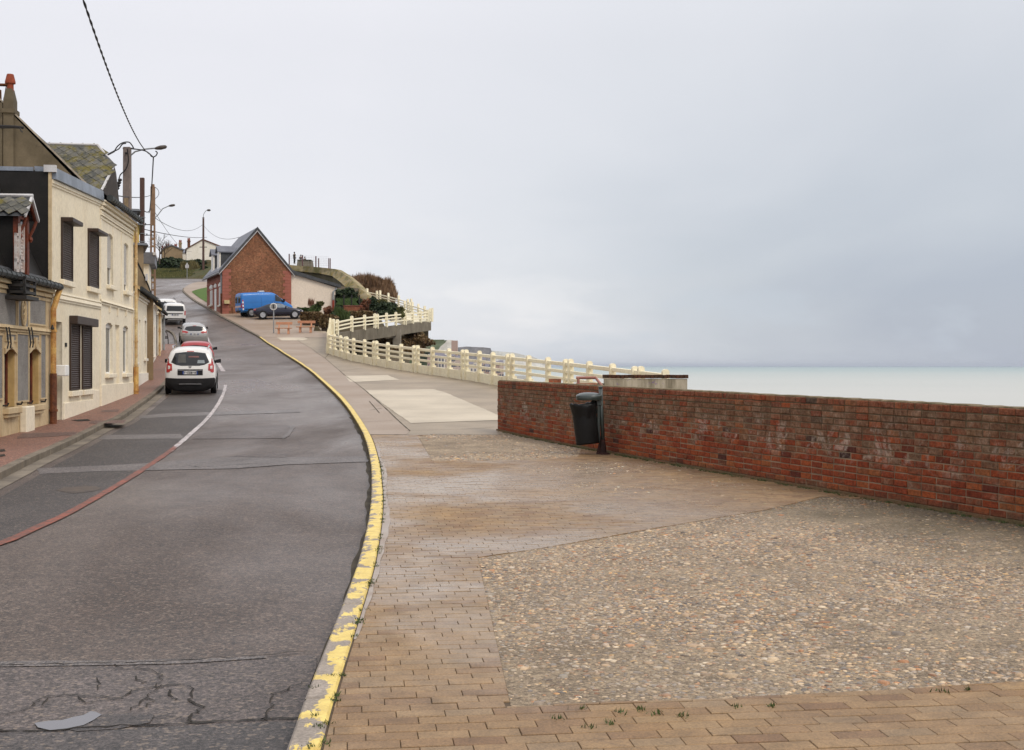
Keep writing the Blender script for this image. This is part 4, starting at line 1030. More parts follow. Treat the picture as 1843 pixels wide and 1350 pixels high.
# big slate dormer seen side on: mossy slope towards the road, dark gable to the street
dx0, dx1, dxm = .6, 3.3, 2.0
q0 = V((0,0,0)); 
dmy = fr.hit(176, 263, dxm, 'x'); dry, drz = dmy[0], dmy[1]
lo = fr.hit(207, 300, dxm-.55, 'x')
bl = fr.hit(198, 345, .3, 'x')
print('dormer', dmy, lo, bl)
zb = lo[1]; y_f = lo[0]
pl_ = [(dxm-.55-.0, y_f, zb)]
# slope: upper edge is the ridge (x=dxm), lower edge at x=.25; plane tilts towards the camera
zl = bl[1]; yl = max(bl[0], -.05)
P0 = V((dxm, dry, drz)); P1 = V((dxm, dry+3.2, drz)); P2 = V((.28, 3.6, zl-.25)); P3 = V((.28, yl+.05, zl)); P4 = V((dxm-.62, y_f, zb))
MB().add([P0, P1, P2, P3, P4, (dxm+.9, y_f+.2, zb), (2*dxm-.28, yl+.1, zl), (2*dxm-.28, 3.6, zl)], [(0,4,3,2,1),(0,1,7,6,5),(0,5,6,3,4)]).build('dormer_gable', M_dark_wood, house)
sv = V((dxm-.28, 0, drz-zl)).normalized(); sl = math.hypot(dxm-.28, drz-zl)
# outline of that slope in its own plane: a along the ridge inwards, b up the slope
def slope_ab(q): return (q.y, (V(q)-V((.28, 0, zl))).dot(sv))
outl = [slope_ab(q) for q in (P0, P1, V((.28, 3.6, zl)), P3, P4)]
MB().add([tuple(V((.28, a_, zl)) + sv*b_ + V((-.02,0,.02))) for a_, b_ in outl], [(0,1,2,3,4)]).build('dormer_slope', M_slate, house)
diamonds(house, (.27, 4.5, zl+.01), (0,-1,0), sv, 16, int(sl/.16)+2, .33, M_moss, lambda u, v_: inside(outl, 4.5-u, v_))
for a_, b_ in ((P0, P4), (P4, P3), (P0, P1)): MB().tube([V(a_)+V((-.04,0,.03)), V(b_)+V((-.04,0,.03))], .04, 6).build('dormer_edge', M_zinc_pale, house)

# ================================================================ lower houses further up the street
def plain_house(name, label, p0, p1, ztop, wins, wall, deep=5, ridge=None, roofm=None, zin=.16, group=None, doors=(), trim=None, plinth=True, gut=True):
    fr = Frame(p0, p1); root = fr.root(name, label, 'house', group=group); L = fr.L; trim = trim or wall
    rs = [rect(fr, *q) for q in wins]; ds = [rect(fr, *q) for q in doors]
    for q in ds: q[2] = .05
    mb = MB(); skin(mb, L, -1, ztop, ztop, [r for r in rs + ds if r[0] > .05 and r[1] < L-.05], zin); mb.build('wall', wall, root)
    pr = [(0, zin-.01, -1), (0, zin-.01, ztop)] + ([(0, deep/2, ridge), (0, deep, ztop)] if ridge else [(0, deep, ztop)]) + [(0, deep, -1)]
    MB().prism(pr, (L, 0, 0)).build('side_wall', wall, root)
    for r in rs:
        if not (r[0] > .05 and r[1] < L-.05): continue
        window(root, r, zin, M_white_p, M_curtain, 1, trim)
        MB().box(r[0]-.12, r[0]-.003, -.03, .02, r[2], r[3]+.1).box(r[1]+.003, r[1]+.12, -.03, .02, r[2], r[3]+.1).box(r[0]-.003, r[1]+.003, -.04, .02, r[3]+.002, r[3]+.14).build('surround', trim, root)
    for r in ds: MB().box(r[0]+.01, r[1]-.01, zin-.06, zin-.01, 0, r[3]).build('door', M_white_p, root)
    if ridge:
        MB().prism([(0,-.25,ztop-.12),(0,-.25,ztop-.04),(0,deep/2,ridge+.1),(0,deep/2,ridge)], (L,0,0)).build('roof', roofm or M_slate, root)
        MB().prism([(0,deep+.2,ztop-.12),(0,deep+.2,ztop-.04),(0,deep/2+.002,ridge+.1),(0,deep/2+.002,ridge)], (L,0,0)).build('rear_roof', roofm or M_slate, root)
        MB().prism([(-.05,-.25,ztop-.1),(-.05,-.25,ztop+.02),(-.05,deep/2,ridge+.15),(-.05,deep/2,ridge+.03)], (.05,0,0)).build('verge_board', M_pipe_cream, root)
    if gut: half_gutter(root, [(0, -.3, ztop-.06), (L, -.3, ztop-.06)], M_gutter_m, .08)
    if plinth: MB().box(.01, L-.01, -.06, .02, -.9, .55).build('plinth', trim, root)
    courses(root, 'cornice', trim, L, [(ztop-.34, .08, .05), (ztop-.24, .1, .12)])
    return fr, root
D0, D1 = gp(239, 700), gp(268, 682)
frt = Frame(D0, D1); zt = (frt.hit(243, 516)[1] + frt.hit(270, 541)[1])/2; print('H3', frt.L, frt.hit(243, 512)[1], frt.hit(270, 541)[1])
fr3, r3 = plain_house('low_cream_house', 'single storey cream house with slate roof beyond the arched window house', D0, D1, zt, [(242.5,572,246,652),(259,578,262.5,645)], M_cream2, 5, zt+1.7, M_slate, doors=[(250,576,253,690)], trim=M_white_w)
pipe(r3, [(.15, -.2, zt-.1), (.15, -.12, zt-.5), (.15, -.1, 0)], .05, M_pipe_cream)
# tan gable behind it
E0 = gp(270, 676); fe = Frame(V((E0.x-.2, 51.5, H(51.5))), ang=math.radians(180-3)); 
def on(px, py, Y): q = at(px, py, Y); return q
r4 = empty('tan_gable_house', V((D1.x-.2, 52.0, H(52))), 0, 'house with bare tan gable rising behind the low cream house', 'house')
o4 = r4.location
poly = [on(276, 700, 52), on(276, 543, 52), on(268, 520, 52), on(256, 493, 52), on(240, 462, 52), on(225, 462, 52), on(200, 500, 52), on(200, 700, 52)]
MB().prism([V(q)-o4 for q in poly], (-3.4, 8, 0)).build('wall', M_tan, r4)
for a_, b_ in ((poly[1], poly[2]), (poly[2], poly[3]), (poly[3], poly[4])): MB().prism([V(a_)-o4, V(a_)-o4+V((0,0,.16)), V(b_)-o4+V((0,0,.16)), V(b_)-o4], (-3.5, 8.3, 0)).build('roof_slope', M_slate_dark, r4)
MB().box(*[v_ for v_ in (on(262,500,51.9).x-o4.x, on(265,500,51.9).x-o4.x, -.12, 0, on(262,505,51.9).z-o4.z, on(262,493,51.9).z-o4.z)]).build('vent_box', M_zinc_pale, r4)
# dormer with pale roof above the street beyond
F0, F1 = gp(275, 655), gp(281.5, 643)
frt = Frame(F0, F1); print('H4', frt.L, F0, F1, frt.hit(275, 530)[1], frt.hit(281, 560)[1])
fr5, r5 = plain_house('white_street_house', 'narrow white house with tall windows, past the tan gable', F0, F1, frt.hit(278, 545)[1], [(276.2,590,277.4,640)], M_white_w, 5, frt.hit(278, 545)[1]+1.6, M_slate_dark, plinth=False)
z_ = frt.hit(278, 545)[1]
dl = MB().box(.3, frt.L*.55, .2, 2.6, z_-.2, z_+1.9).build('dormer', M_white_w, r5)
MB().box(.1, frt.L*.6, -.1, 2.9, z_+1.9, z_+2.5).build('dormer_roof', M_slate_far, dl)
MB().box(.05, frt.L*.62, -.15, .0, z_+2.35, z_+2.5).build('dormer_fascia', M_zinc_pale, dl)
G0, G1 = gp(283, 641), gp(291.5, 630)
frt = Frame(G0, G1); zg = frt.hit(287, 560)[1]; print('H5', frt.L, zg)
fr6, r6 = plain_house('cream_corner_house', 'cream corner house with grey downpipe behind the arched railing', G0, G1, zg, [(285,585,286,622)], M_cream2, 5, zg+1.6, M_slate, plinth=False)
pipe(r6, [(fr6.L-.15, -.12, zg-.1), (fr6.L-.15, -.12, 0)], .07, M_grey_pipe)
pipe(r6, [(.3, -.12, zg-.1), (.3, -.12, 0)], .06, M_pipe_cream)
# row of houses running on up the hill, mostly hidden
for i, (pa, pb, zt_, wl, lab) in enumerate([
    ((-24.6, 84), (-28.2, 92), 4.6, M_cream2, 'cream house at the side street beside the parked white vans'),
    ((-28.8, 93), (-33.5, 104), 4.2, M_white_w, 'white house further up the hill behind the lattice pole'),
    ((-34.2, 105), (-41, 118), 4.6, M_tan, 'brown house highest on the street behind the bare tree')]):
    plain_house('hill_house', lab, V((pa[0], pa[1], H(pa[1]))), V((pb[0], pb[1], H(pb[1]))), zt_, [], wl, 6, zt_+2, M_slate, gut=True)
# yellow house and grey shed roofs between poles
def far_block(name, label, x0, x1, ytop, Y, depth, base_py, wall, roofm, ridge_py=None, cat='house', chim=(), wins=(), group=None, gable=False, roofname='roof'):
    a, b = at(x0, ytop, Y), at(x1, ytop, Y); zb = H(Y) - 1.5 if base_py is None else at(x0, base_py, Y).z
    xm = (a.x+b.x)/2; rz_ = math.atan2(-xm, Y)*1.12       # these stand square to their own lane, which runs up the hill
    o_ = V((xm, Y, zb)); root = empty(name, o_, rz_, label, cat, group=group); hw = (b.x-a.x)/2; h = a.z-zb
    if gable:                                        # gable end faces the road
        rz = at(x0, ridge_py, Y).z-zb
        MB().prism([(-hw,0,0),(hw,0,0),(hw,0,h),(gable*hw,0,rz),(-hw,0,h)], (0,depth,0)).build('wall', wall, root)
        for s_, e_ in ((-hw-.2, gable*hw), (hw+.2, gable*hw)):
            MB().prism([(s_,-.2,h-.15),(s_,-.2,h+.05),(e_,-.2,rz+.2),(e_,-.2,rz)], (0,depth+.4,0)).build(roofname, roofm, root)
    else:
        MB().box(-hw, hw, 0, depth, 0, h).build('wall', wall, root)
        if ridge_py is not None:
            rz = at(x0, ridge_py, Y).z-zb
            MB().add([(-hw-.2,-.3,h),(hw+.2,-.3,h),(hw+.2,depth/2,rz),(-hw-.2,depth/2,rz),(-hw-.2,depth+.3,h),(hw+.2,depth+.3,h)], [(0,1,2,3),(3,2,5,4),(0,3,4),(1,5,2),(0,4,5,1)]).build(roofname, roofm, root)
    for px, pw, pt, pb, mt in chim:
        q = at(px, pt, Y); w_ = pw/2*Y/F; zz = at(px, pb, Y).z - zb; zt_ = q.z-zb
        c_ = MB().box(q.x-o_.x-w_, q.x-o_.x+w_, depth*.3, depth*.3+w_*2.4, zz, zt_).box(q.x-o_.x-w_*1.25, q.x-o_.x+w_*1.25, depth*.3-.08, depth*.3+w_*2.4+.08, zt_-.35, zt_-.15).build('chimney', mt, root)
        for k in (-.5, .5): MB().lathe([(.14, zt_), (.11, zt_+.45)], (q.x-o_.x+w_*k, depth*.3+w_, 0), 6).build('chimney_pot', M_terra, c_)
    for x0_, x1_, y0_, y1_, wm in wins:
        a_, b_ = at(x0_, y0_, Y), at(x1_, y1_, Y)
        w_ = MB().box(a_.x-o_.x, b_.x-o_.x, -.06, .03, b_.z-zb, a_.z-zb).build('window', M_white_p, root)
        MB().box(a_.x-o_.x+.08, b_.x-o_.x-.08, -.075, -.05, b_.z-zb+.08, a_.z-zb-.08).build('pane', wm, w_)
    return root
far_block('yellow_house', 'yellow rendered house showing behind the cream cornice and brown pole', 225, 250, 405, 60, 6, 560, M_yellow_w, M_slate, 388)
far_block('grey_roofed_house', 'dark house roof with grey box dormer behind the brown pole', 215, 246, 380, 66, 5, 560, M_slate_far, M_slate, 365)
far_block('stone_outhouse', 'small grey stone building below the yellow house', 236, 258, 442, 56, 3.5, 560, M_tan, M_slate, 430)
# ================================================================ brick wall along the promenade, brick by brick
def brick_mat(name, use_attr):
    m, t, p = new_mat(name); v = t.pos(); z_ = t.xyz(v)[2]
    r = t.attr('tint') if use_attr else t.rnd()
    red = t.ramp(r, [(0, (.17,.030,.010)), (.2, (.26,.050,.014)), (.5, (.21,.038,.012)), (.72, (.31,.068,.018)), (.88, (.27,.085,.026)), (.97, (.12,.022,.009)), (1, (.04,.022,.018))])
    h = t.rng(z_, .32, .88)                                   # weathering grows towards the top
    wn = t.noise(1.1, t.mul(v, (1, 1, 2.2)), 5, .65, .4)
    r2 = t.math('FRACT', t.math('MULTIPLY', r, 7.31))
    wz = t.math('ADD', t.math('MULTIPLY', t.math('SUBTRACT', h, .5), .75), t.math('ADD', t.math('SUBTRACT', t.math('MULTIPLY', wn, 1.35), .17), t.math('MULTIPLY', r2, .75)))
    mask = t.rng(t.math('ADD', wz, t.math('MULTIPLY', t.noise(9, v, 6, .8), .7)), .98, 1.52)
    top = t.math('GREATER_THAN', z_, 1.09); mask = t.math('MULTIPLY', mask, t.mix(top, (1,1,1), (.5,.5,.5)))
    lich = t.ramp(t.noise(4.5, v, 7, .8), [(.32, (.060,.038,.020)), (.45, (.125,.082,.045)), (.55, (.20,.14,.085)), (.66, (.30,.23,.16)), (.75, (.10,.075,.03))])
    col = t.mix(t.math('MULTIPLY', mask, .74), red, lich)
    wh = t.noise(2.6, v, 6, .75, .6); col = t.mix(t.math('MULTIPLY', t.rng(wh, .535, .63), t.rng(t.math('ABSOLUTE', t.math('SUBTRACT', z_, .66)), .36, .05, 0, .7)), col, (.44,.36,.29))
    col = t.mix(t.rng(z_, .13, .02, 0, .55), col, (.085,.065,.035))
    col = t.mix(t.rng(t.noise(45, v, 5, .75), .48, .75, 0, .5), col, (.09,.045,.03))
    col = t.mix(1, col, t.rng(t.noise(20, v, 6, .8), .34, .66, .55, 1.45), 'MULTIPLY')
    fin(t, p, col, .85, None, t.bump(t.noise(30, v, 6, .75), .9, .02), .25); return m
M_bs, M_bi = brick_mat('wall_brick_mass', True), brick_mat('wall_brick_face', False)
m, t, p = new_mat('wall_mortar'); v = t.pos(); z_ = t.xyz(v)[2]
c = t.mix(t.rng(t.noise(3, v, 5), .35, .65), (.30,.215,.14), (.16,.115,.075)); c = t.mix(t.rng(z_, .5, 1), c, (.11,.085,.05))
fin(t, p, c, .95, None, t.bump(t.noise(50, v, 5), .6, .01)); M_bmort = m
bl_, bh_, CN = .25, .0835, 14
wall = empty('brick_wall', (WA.x, WA.y, H(WA.y)), math.atan2(wd.y, wd.x), 'long low wall of weathered red brick between the paving and the sea', 'wall')
WL, WT = 24.0, .235                      # local x along the wall towards the camera, +y = seaward side
wn_ = V((-wd.y, wd.x, 0)); side = 1 if wn_.x > 0 else -1
def wz(x_, c_): return (H(WA.y + wd.y*x_) - H(WA.y)) + c_*bh_ - (x_/17)*.0
top_z = 1.245
def zrow(x_, k): # course heights: the top runs nearly level, the foot follows the ground
    zb = H(WA.y + wd.y*x_) - H(WA.y); zt_ = 1.165 + (1 - x_/16.75)*.0 - max(0, x_-17)*.0
    zt_ = 1.15 + .0*x_
    zt_ = (1.262 - H(WA.y)) - .093*min(x_, 24)/16.75
    return zb + .03 + (zt_ - zb - .03)*k/CN
cor = MB()
n = 30
cor_pts = [(WL*i/n) for i in range(n+1)]
for a, b in zip(cor_pts, cor_pts[1:]):
    cor.hexa([(a,side*.007 if side>0 else -WT+.012,-.3),(b,side*.007 if side>0 else -WT+.012,-.3),(b,WT-.012 if side>0 else -.012,-.3),(a,WT-.012 if side>0 else -.012,-.3)],
             [(a,.007 if side>0 else -WT+.012,zrow(a,CN)-.012),(b,.007 if side>0 else -WT+.012,zrow(b,CN)-.012),(b,WT-.012 if side>0 else -.012,zrow(b,CN)-.012),(a,WT-.012 if side>0 else -.012,zrow(a,CN)-.012)])
cor.build('mortar_core', M_bmort, wall)
bricks = []
rr = random.Random(3)
for k in range(CN):
    x_ = (.0 if k % 2 == 0 else -.125) + rr.uniform(-.01, .01)
    while x_ < WL:
        if k == CN-1: l_ = .125 if rr.random() < .42 else .25
        else: l_ = .125 if rr.random() < .05 else .25
        a, b = max(x_, .0), min(x_+l_, WL)
        if b-a > .04: bricks.append((a, b, k))
        x_ += l_
def vis_size(q):
    w_ = WA + wd*((q[0]+q[1])/2); sx = CX + F*w_.x/w_.y
    return (1 if 0 < sx < 1843 else 0, -w_.y)
bricks.sort(key=vis_size, reverse=True)
mesh_cache = {}
def brick_mesh(l_):
    key = (round(l_, 3), rr.randrange(7)); ra = rr
    if key not in mesh_cache:
        hl, hh, r_ = l_/2-.006, bh_/2-.006, .008
        mb = MB(); W0 = 0; W1 = WT
        f0 = [(-hl+r_,0,-hh+r_),(hl-r_,0,-hh+r_),(hl-r_,0,hh-r_),(-hl+r_,0,hh-r_)]; f1 = [(-hl,r_,-hh),(hl,r_,-hh),(hl,r_,hh),(-hl,r_,hh)]; f2 = [(-hl,WT,-hh),(hl,WT,-hh),(hl,WT,hh),(-hl,WT,hh)]
        if side < 0: f0, f1, f2 = [[(a, -b, c) for a, b, c in f] for f in (f0, f1, f2)]
        f0 = [(a+ra.uniform(-.005,.005), b+ra.uniform(0,.004)*side, c+ra.uniform(-.004,.004)) for a, b, c in f0]
        mb.add(f0+f1+f2, [(0,1,2,3)] + [(i, (i+1) % 4, 4+(i+1) % 4, 4+i) for i in range(4)] + [(4+i, 4+(i+1) % 4, 8+(i+1) % 4, 8+i) for i in range(4)] + [(8,9,10,11)])
        mesh_cache[key] = mb.mesh('brick', M_bi)
    return mesh_cache[key]
vs, fs, tint = [], [], []
for idx, (a, b, k) in enumerate(bricks):
    xm = (a+b)/2; z0, z1 = zrow(xm, k), zrow(xm, k+1); zc_ = (z0+z1)/2; yo = -side*rr.uniform(-.002, .010)
    slope = (zrow(xm+.5, k)-zrow(xm-.5, k))
    if idx < 299:
        place('brick', brick_mesh(b-a), wall, (xm, yo, zc_), (0, -slope+rr.uniform(-.01, .01), rr.uniform(-.008, .008)), (1, 1, (z1-z0)/bh_))
    else:
        hl, hh, r_ = (b-a)/2-.006, (z1-z0)/2-.006, .008; b0 = len(vs); tv = rr.random()
        for q in ([(-hl+r_,0,-hh+r_),(hl-r_,0,-hh+r_),(hl-r_,0,hh-r_),(-hl+r_,0,hh-r_)], [(-hl,r_,-hh),(hl,r_,-hh),(hl,r_,hh),(-hl,r_,hh)], [(-hl,WT,-hh),(hl,WT,-hh),(hl,WT,hh),(-hl,WT,hh)]):
            for p_ in q: vs.append((xm+p_[0]+rr.uniform(-.004,.004), yo+side*(p_[1]+rr.uniform(0,.003)), zc_+p_[2]+slope*p_[0]+rr.uniform(-.004,.004)))
        fs += [tuple(b0+i for i in f) for f in [(0,1,2,3)] + [(i, (i+1) % 4, 4+(i+1) % 4, 4+i) for i in range(4)] + [(4+i, 4+(i+1) % 4, 8+(i+1) % 4, 8+i) for i in range(4)] + [(8,9,10,11)]]
        tint += [tv]*12
me = bpy.data.meshes.new('brickwork_beyond'); me.from_pydata(vs, [], fs); me.materials.append(M_bs)
a_ = me.attributes.new('tint', 'FLOAT', 'POINT'); a_.data.foreach_set('value', tint)
bm = bmesh.new(); bm.from_mesh(me); bmesh.ops.recalc_face_normals(bm, faces=bm.faces); bm.to_mesh(me); bm.free()
tag(place('brickwork_beyond', me, wall), kind='stuff')
cp = MB(); xs_ = np.arange(0, WL, .11); prev = None
for x_ in xs_:
    zt_ = zrow(x_, CN) + .004 + rr.uniform(0, .011); y0, y1 = side*(.012+rr.uniform(-.006, .012)), side*(WT-.015)
    ring_ = [(x_, y0, zrow(x_, CN)-.03), (x_, y0+side*.008, zt_-.004), (x_, side*.06, zt_+.004), (x_, y1, zt_), (x_, y1, zrow(x_, CN)-.03)]
    b0 = len(cp.v); cp.v += ring_
    if prev is not None:
        for k_ in range(4): cp.f.append((prev+k_, b0+k_, b0+k_+1, prev+k_+1)); cp.mi.append(0)
    prev = b0
cp.build('mortar_capping', simple('mortar_capping', (.20,.15,.09), .95, (.10,.08,.04), 3, 1, 30, .35, .5, 30), wall)
ft = MB()
for a, b in zip(cor_pts, cor_pts[1:]):
    za, zb_ = H(WA.y+wd.y*a)-H(WA.y), H(WA.y+wd.y*b)-H(WA.y); y0, y1 = (-.03, .2) if side > 0 else (-.2, .03)
    ft.hexa([(a+.002,y0,za-.2),(b-.002,y0,zb_-.2),(b-.002,y1,zb_-.2),(a+.002,y1,za-.2)], [(a+.002,y0,za+.035),(b-.002,y0,zb_+.035),(b-.002,y1,zb_+.035),(a+.002,y1,za+.035)])
ft.build('footing', simple('wall_footing', (.16,.085,.045), .9, (.10,.085,.04), 2, 1, 30, .3, .5, 30), wall)

# ================================================================ litter bin on its leaning post
M_binpl = simple('bin_black_plastic', (.006, .006, .006), .55, (.009, .009, .009), 6, 1, 30, .1)
M_bag = simple('bin_bag_film', (.005, .005, .005), .35, (.008, .008, .008), 6, 1, 20, .1, .6, 18)
M_bingreen = simple('bin_lid_green', (.022, .032, .028), .35, (.03, .042, .037), 3, 1, 40, .15, coat=.3)
bp = V((1.62, 22.1, H(22.1)))
root = empty('litter_bin', bp, math.radians(-4), 'dark green litter bin with black bag on a leaning post by the brick wall', 'litter bin')
lean = -.055
MB().tube([(0,0,-.05), (lean*.5, 0, .6), (lean, 0, 1.17)], .034, 10).build('post', M_bingreen, root, smooth=True)
MB().lathe([(.038, 1.165), (.04, 1.19), (.02, 1.2)], (lean, 0, 0), 10).build('post_cap', M_bingreen, root)
MB().lathe([(.13, -.01), (.12, .02), (.06, .035), (.045, .2), (.036, .26)], (-.01, 0, 0), 12).prism([(-.13,.0,.02),(-.05,.0,.34),(0,.0,.26),(-.0,.0,.02)], (0,.012,0)).build('foot', simple('rusted_foot', (.06,.022,.018), .7, (.03,.015,.012), 6), root)
bx, r0 = -.29, .215
bag = MB()
prof = [(.19, .17), (.205, .165), (.21, .2), (.215, .62), (.22, .82), (.225, .86), (.215, .875)]
bag.lathe(prof, (0,0,0), 20)
bb = bag.mesh('bin_body', M_binpl, True)
body = place('bin_body', bb, root, (bx+.035, -.02, .02), (0, math.radians(-7), 0))
rimm = MB(); nn = 40
vs_, fs_ = [], []
for j, (r_, z_) in enumerate([(.205,.60),(.222,.70),(.232,.80),(.245,.865),(.236,.885),(.205,.87),(.195,.80)]):
    for i in range(nn):
        th = 2*math.pi*i/nn; w_ = 1+.025*math.sin(th*9+j)+.018*math.sin(th*17+j*2.1)
        vs_.append((r_*w_*math.cos(th), r_*w_*math.sin(th), z_+.028*math.sin(th*2+.6)+.012*math.sin(th*11)))
for j in range(6):
    for i in range(nn): fs_.append((j*nn+i, j*nn+(i+1) % nn, (j+1)*nn+(i+1) % nn, (j+1)*nn+i))
rimm.add(vs_, fs_); place('bin_bag', rimm.mesh('bin_bag', M_bag, True), body)
lid = MB().lathe([(.225, .955), (.232, .965), (.232, 1.03), (.222, 1.045), (.17, 1.075), (.10, 1.09), (.03, 1.094)], (bx+.03, 0, 0), 26)
lid.build('lid', M_bingreen, root, smooth=True)
MB().box(-.125, -.03, -.05, .05, .86, 1.05).box(-.115, -.06, -.04, .04, .2, .9).build('bracket', M_bingreen, root, bevel=.01)

# ================================================================ concrete balustrades
M_fence = render_wall('fence_cream_paint', (.87, .80, .59), (.82, .74, .53), (.45, .30, .13), .45, .7)
def post_mesh(nm, w_, d_, z0, z1, cap=True, mat=None):
    mb = MB(); hw, hd = w_/2, d_/2
    if cap:
        zc = z1 - hd; prof = [(-hd, z0), (hd, z0)] + [(hd*1.12*math.cos(a), zc + hd*1.12*math.sin(a)) for a in np.linspace(0, math.pi, 9)]
        prof[0] = (-hd, z0)
        mb.prism([(-hw, a, b) for a, b in prof], (w_, 0, 0))
    else: mb.box(-hw, hw, -hd, hd, z0, z1)
    return mb.mesh(nm, mat or M_fence)
def balustrade(name, label, path, base=True, bay=2.1, hgt=1.25, every=3, drop=0.0, joint=True):
    """posts with round heads, three rails and a low panel between; a double post every few bays"""
    pts = resample(path, bay); root = empty(name, pts[0], 0, label, 'fence'); o_ = pts[0]
    P = post_mesh('post', .13, .16, .0 if not base else .40, hgt); Bk = post_mesh('post_base', .27, .27, -.1, .42, False)
    R_ = MB().box(-.5, .5, -.05, .05, -.06, .06).mesh('rail', M_fence, bevel=.012); Pn = MB().box(-.5, .5, -.05, .05, -.1, .36).mesh('base_panel', M_fence)
    rails = ((1.08, 1.0), (.83, .85), (.59, .85)) if base else ((.88, 1.0), (.60, .85), (.32, .85))
    if not base: P = post_mesh('post', .19, .2, -.1, hgt-.2)
    for i, q in enumerate(pts):
        a, b = pts[max(0, i-1)], pts[min(i+1, len(pts)-1)]; ang = math.atan2(b.y-a.y, b.x-a.x); t_ = V((math.cos(ang), math.sin(ang), 0))
        offs = ((-.24, .24) if base else (-.42, .42)) if (joint and i % every == 0) else (0,)
        for s_ in offs:
            c_ = q - o_ + t_*s_; place('post', P, root, c_, (0, 0, ang))
            if base: place('post_base', Bk, root, c_, (0, 0, ang))
        if i < len(pts)-1:
            d_ = pts[i+1]-q; L_ = d_.length; mid = (q+pts[i+1])/2 - o_; az = math.atan2(d_.y, d_.x); el = math.atan2(d_.z, math.hypot(d_.x, d_.y))
            for zr, sc in rails: place('rail', R_, root, mid+V((0,0,zr)), (0, -el, az), (L_, 1, sc))
            if base: place('base_panel', Pn, root, mid+V((0,0,0)), (0, -el, az), (L_, 1, 1))
    return root
FP2 = [V((p.x, p.y, H(p.y))) for p in FS]
balustrade('promenade_fence', 'long cream concrete balustrade curving along the seaward edge of the promenade', FP2)
# ramp deck beyond, rising to the right and doubling back
r0_, r1_ = at(603, 602.5, 94.5), at(776, 578, 127)
deck = smoothpath([r0_, at(630, 596, 97.5), at(689, 588, 107), at(740, 581.7, 118), r1_], 6)
balustrade('ramp_fence', 'cream balustrade on the grey concrete ramp that rises towards the cliff bushes', [q+V((.0,.15,.02)) for q in deck], base=False, bay=3.5, hgt=1.35, every=3)
M_deck = render_wall('ramp_concrete', (.20, .17, .125), (.13, .11, .08), (.05, .045, .03), .9)
M_deck_far = render_wall('ramp_concrete_pale', (.30, .27, .22), (.22, .19, .15), (.10, .085, .05), .5)
root = empty('concrete_ramp', r0_, 0, 'grey concrete ramp slab carried on pillars above the bushy slope', 'ramp')
inw = V((-.35, 1, 0)).normalized()*4.5
for i in range(0, len(deck)-1, 1):
    a, b = deck[i]-r0_, deck[i+1]-r0_; th_a, th_b = .95, .95
    MB().hexa([a+V((0,0,-th_a)), b+V((0,0,-th_b)), b+inw+V((0,0,-th_b)), a+inw+V((0,0,-th_a))], [a, b, b+inw, a+inw]).build('ramp_slab', M_deck, root)
e_ = deck[-1]-r0_
MB().hexa([e_+V((-7,.6,-2.1)), e_+V((-.3,.4,-2.0)), e_+V((-1,5,-2.0)), e_+V((-7,5,-2.1))], [e_+V((-7,.6,-.96)), e_+V((-.3,.4,-.96)), e_+V((-1,5,-.96)), e_+V((-7,5,-.96))]).build('ramp_beam', M_deck, root)
q = at(714, 602, 112) - r0_; MB().box(q.x-.35, q.x+.35, q.y, q.y+.6, q.z-5, q.z+.6).build('pillar', M_deck_far, root)
q = at(628, 611, 98) - r0_; 
rb = at(776, 577.5, 127.5); rc = at(724, 561, 139)
ret = [rb, at(752, 568.5, 133), rc]
balustrade('upper_ramp_fence', 'cream balustrade on the middle flight of the ramp doubling back uphill', ret, base=False, bay=2.8, hgt=1.5)
root = empty('upper_ramp_slab', rb, 0, 'middle flight of the ramp behind the two cream balustrades', 'ramp')
for a, b in zip(ret, ret[1:]):
    a, b = a-rb, b-rb; MB().hexa([a+V((0,0,-.8)), b+V((0,0,-.8)), b+V((-2,3,-.8)), a+V((-2,3,-.8))], [a, b, b+V((-2,3,0)), a+V((-2,3,0))]).build('ramp_slab', M_fence, root)
up = [at(737, 559, 143), at(712, 551, 146), at(682, 543.5, 150), at(655, 538, 153)]
balustrade('top_ramp_fence', 'cream balustrade of the topmost flight below the reddish cliff bushes', up, base=False, bay=2.8, hgt=1.55)
root = empty('top_ramp_slab', up[0], 0, 'topmost flight of the ramp under the reddish bushes', 'ramp')
for a, b in zip(up, up[1:]):
    a, b = a-up[0], b-up[0]; MB().hexa([a+V((0,0,-.5)), b+V((0,0,-.5)), b+V((-1.5,2,-.5)), a+V((-1.5,2,-.5))], [a, b, b+V((-1.5,2,0)), a+V((-1.5,2,0))]).build('ramp_slab', M_fence, root)
# stair head beyond the brick wall: short concrete wall with brick coping, and its rail
SY = 30.2
a_, b_ = at(1088, 700, SY), at(1236, 700, SY+.1); zt_ = at(1100, 681, SY).z
root = empty('stair_wall', V(((a_.x+b_.x)/2, SY, H(SY))), 0, 'short stained concrete wall with dark brick coping behind the brick wall', 'wall'); hw = (b_.x-a_.x)/2
zz = zt_-H(SY)
m, t, p = new_mat('stained_concrete_wall'); v = t.pos()
c = t.mix(t.rng(t.noise(2, t.mul(v, (2.2,1,.35)), 6, .65), .38, .62), (.46,.40,.30), (.20,.17,.115)); gr = t.rng(t.noise(5, t.mul(v, (1.2,1,1.6)), 3), .60, .66)
c = t.mix(t.math('MULTIPLY', gr, t.rng(t.math('ABSOLUTE', t.math('SUBTRACT', t.xyz(v)[0], 3.0)), .75, .5, 0, .55)), c, (.17,.10,.26)); fin(t, p, c, .9)
MB().box(-hw, hw, 0, .3, -1.5, zz-.012).build('wall', m, root)
MB().box(-hw-.16, -hw-.01, .02, .3, -1.5, zz-.12).build('end_pier', M_deck, root)
M_cop = brick_mat('coping_brick', False)
nb = 20; wdt = (2*hw+.06)/nb
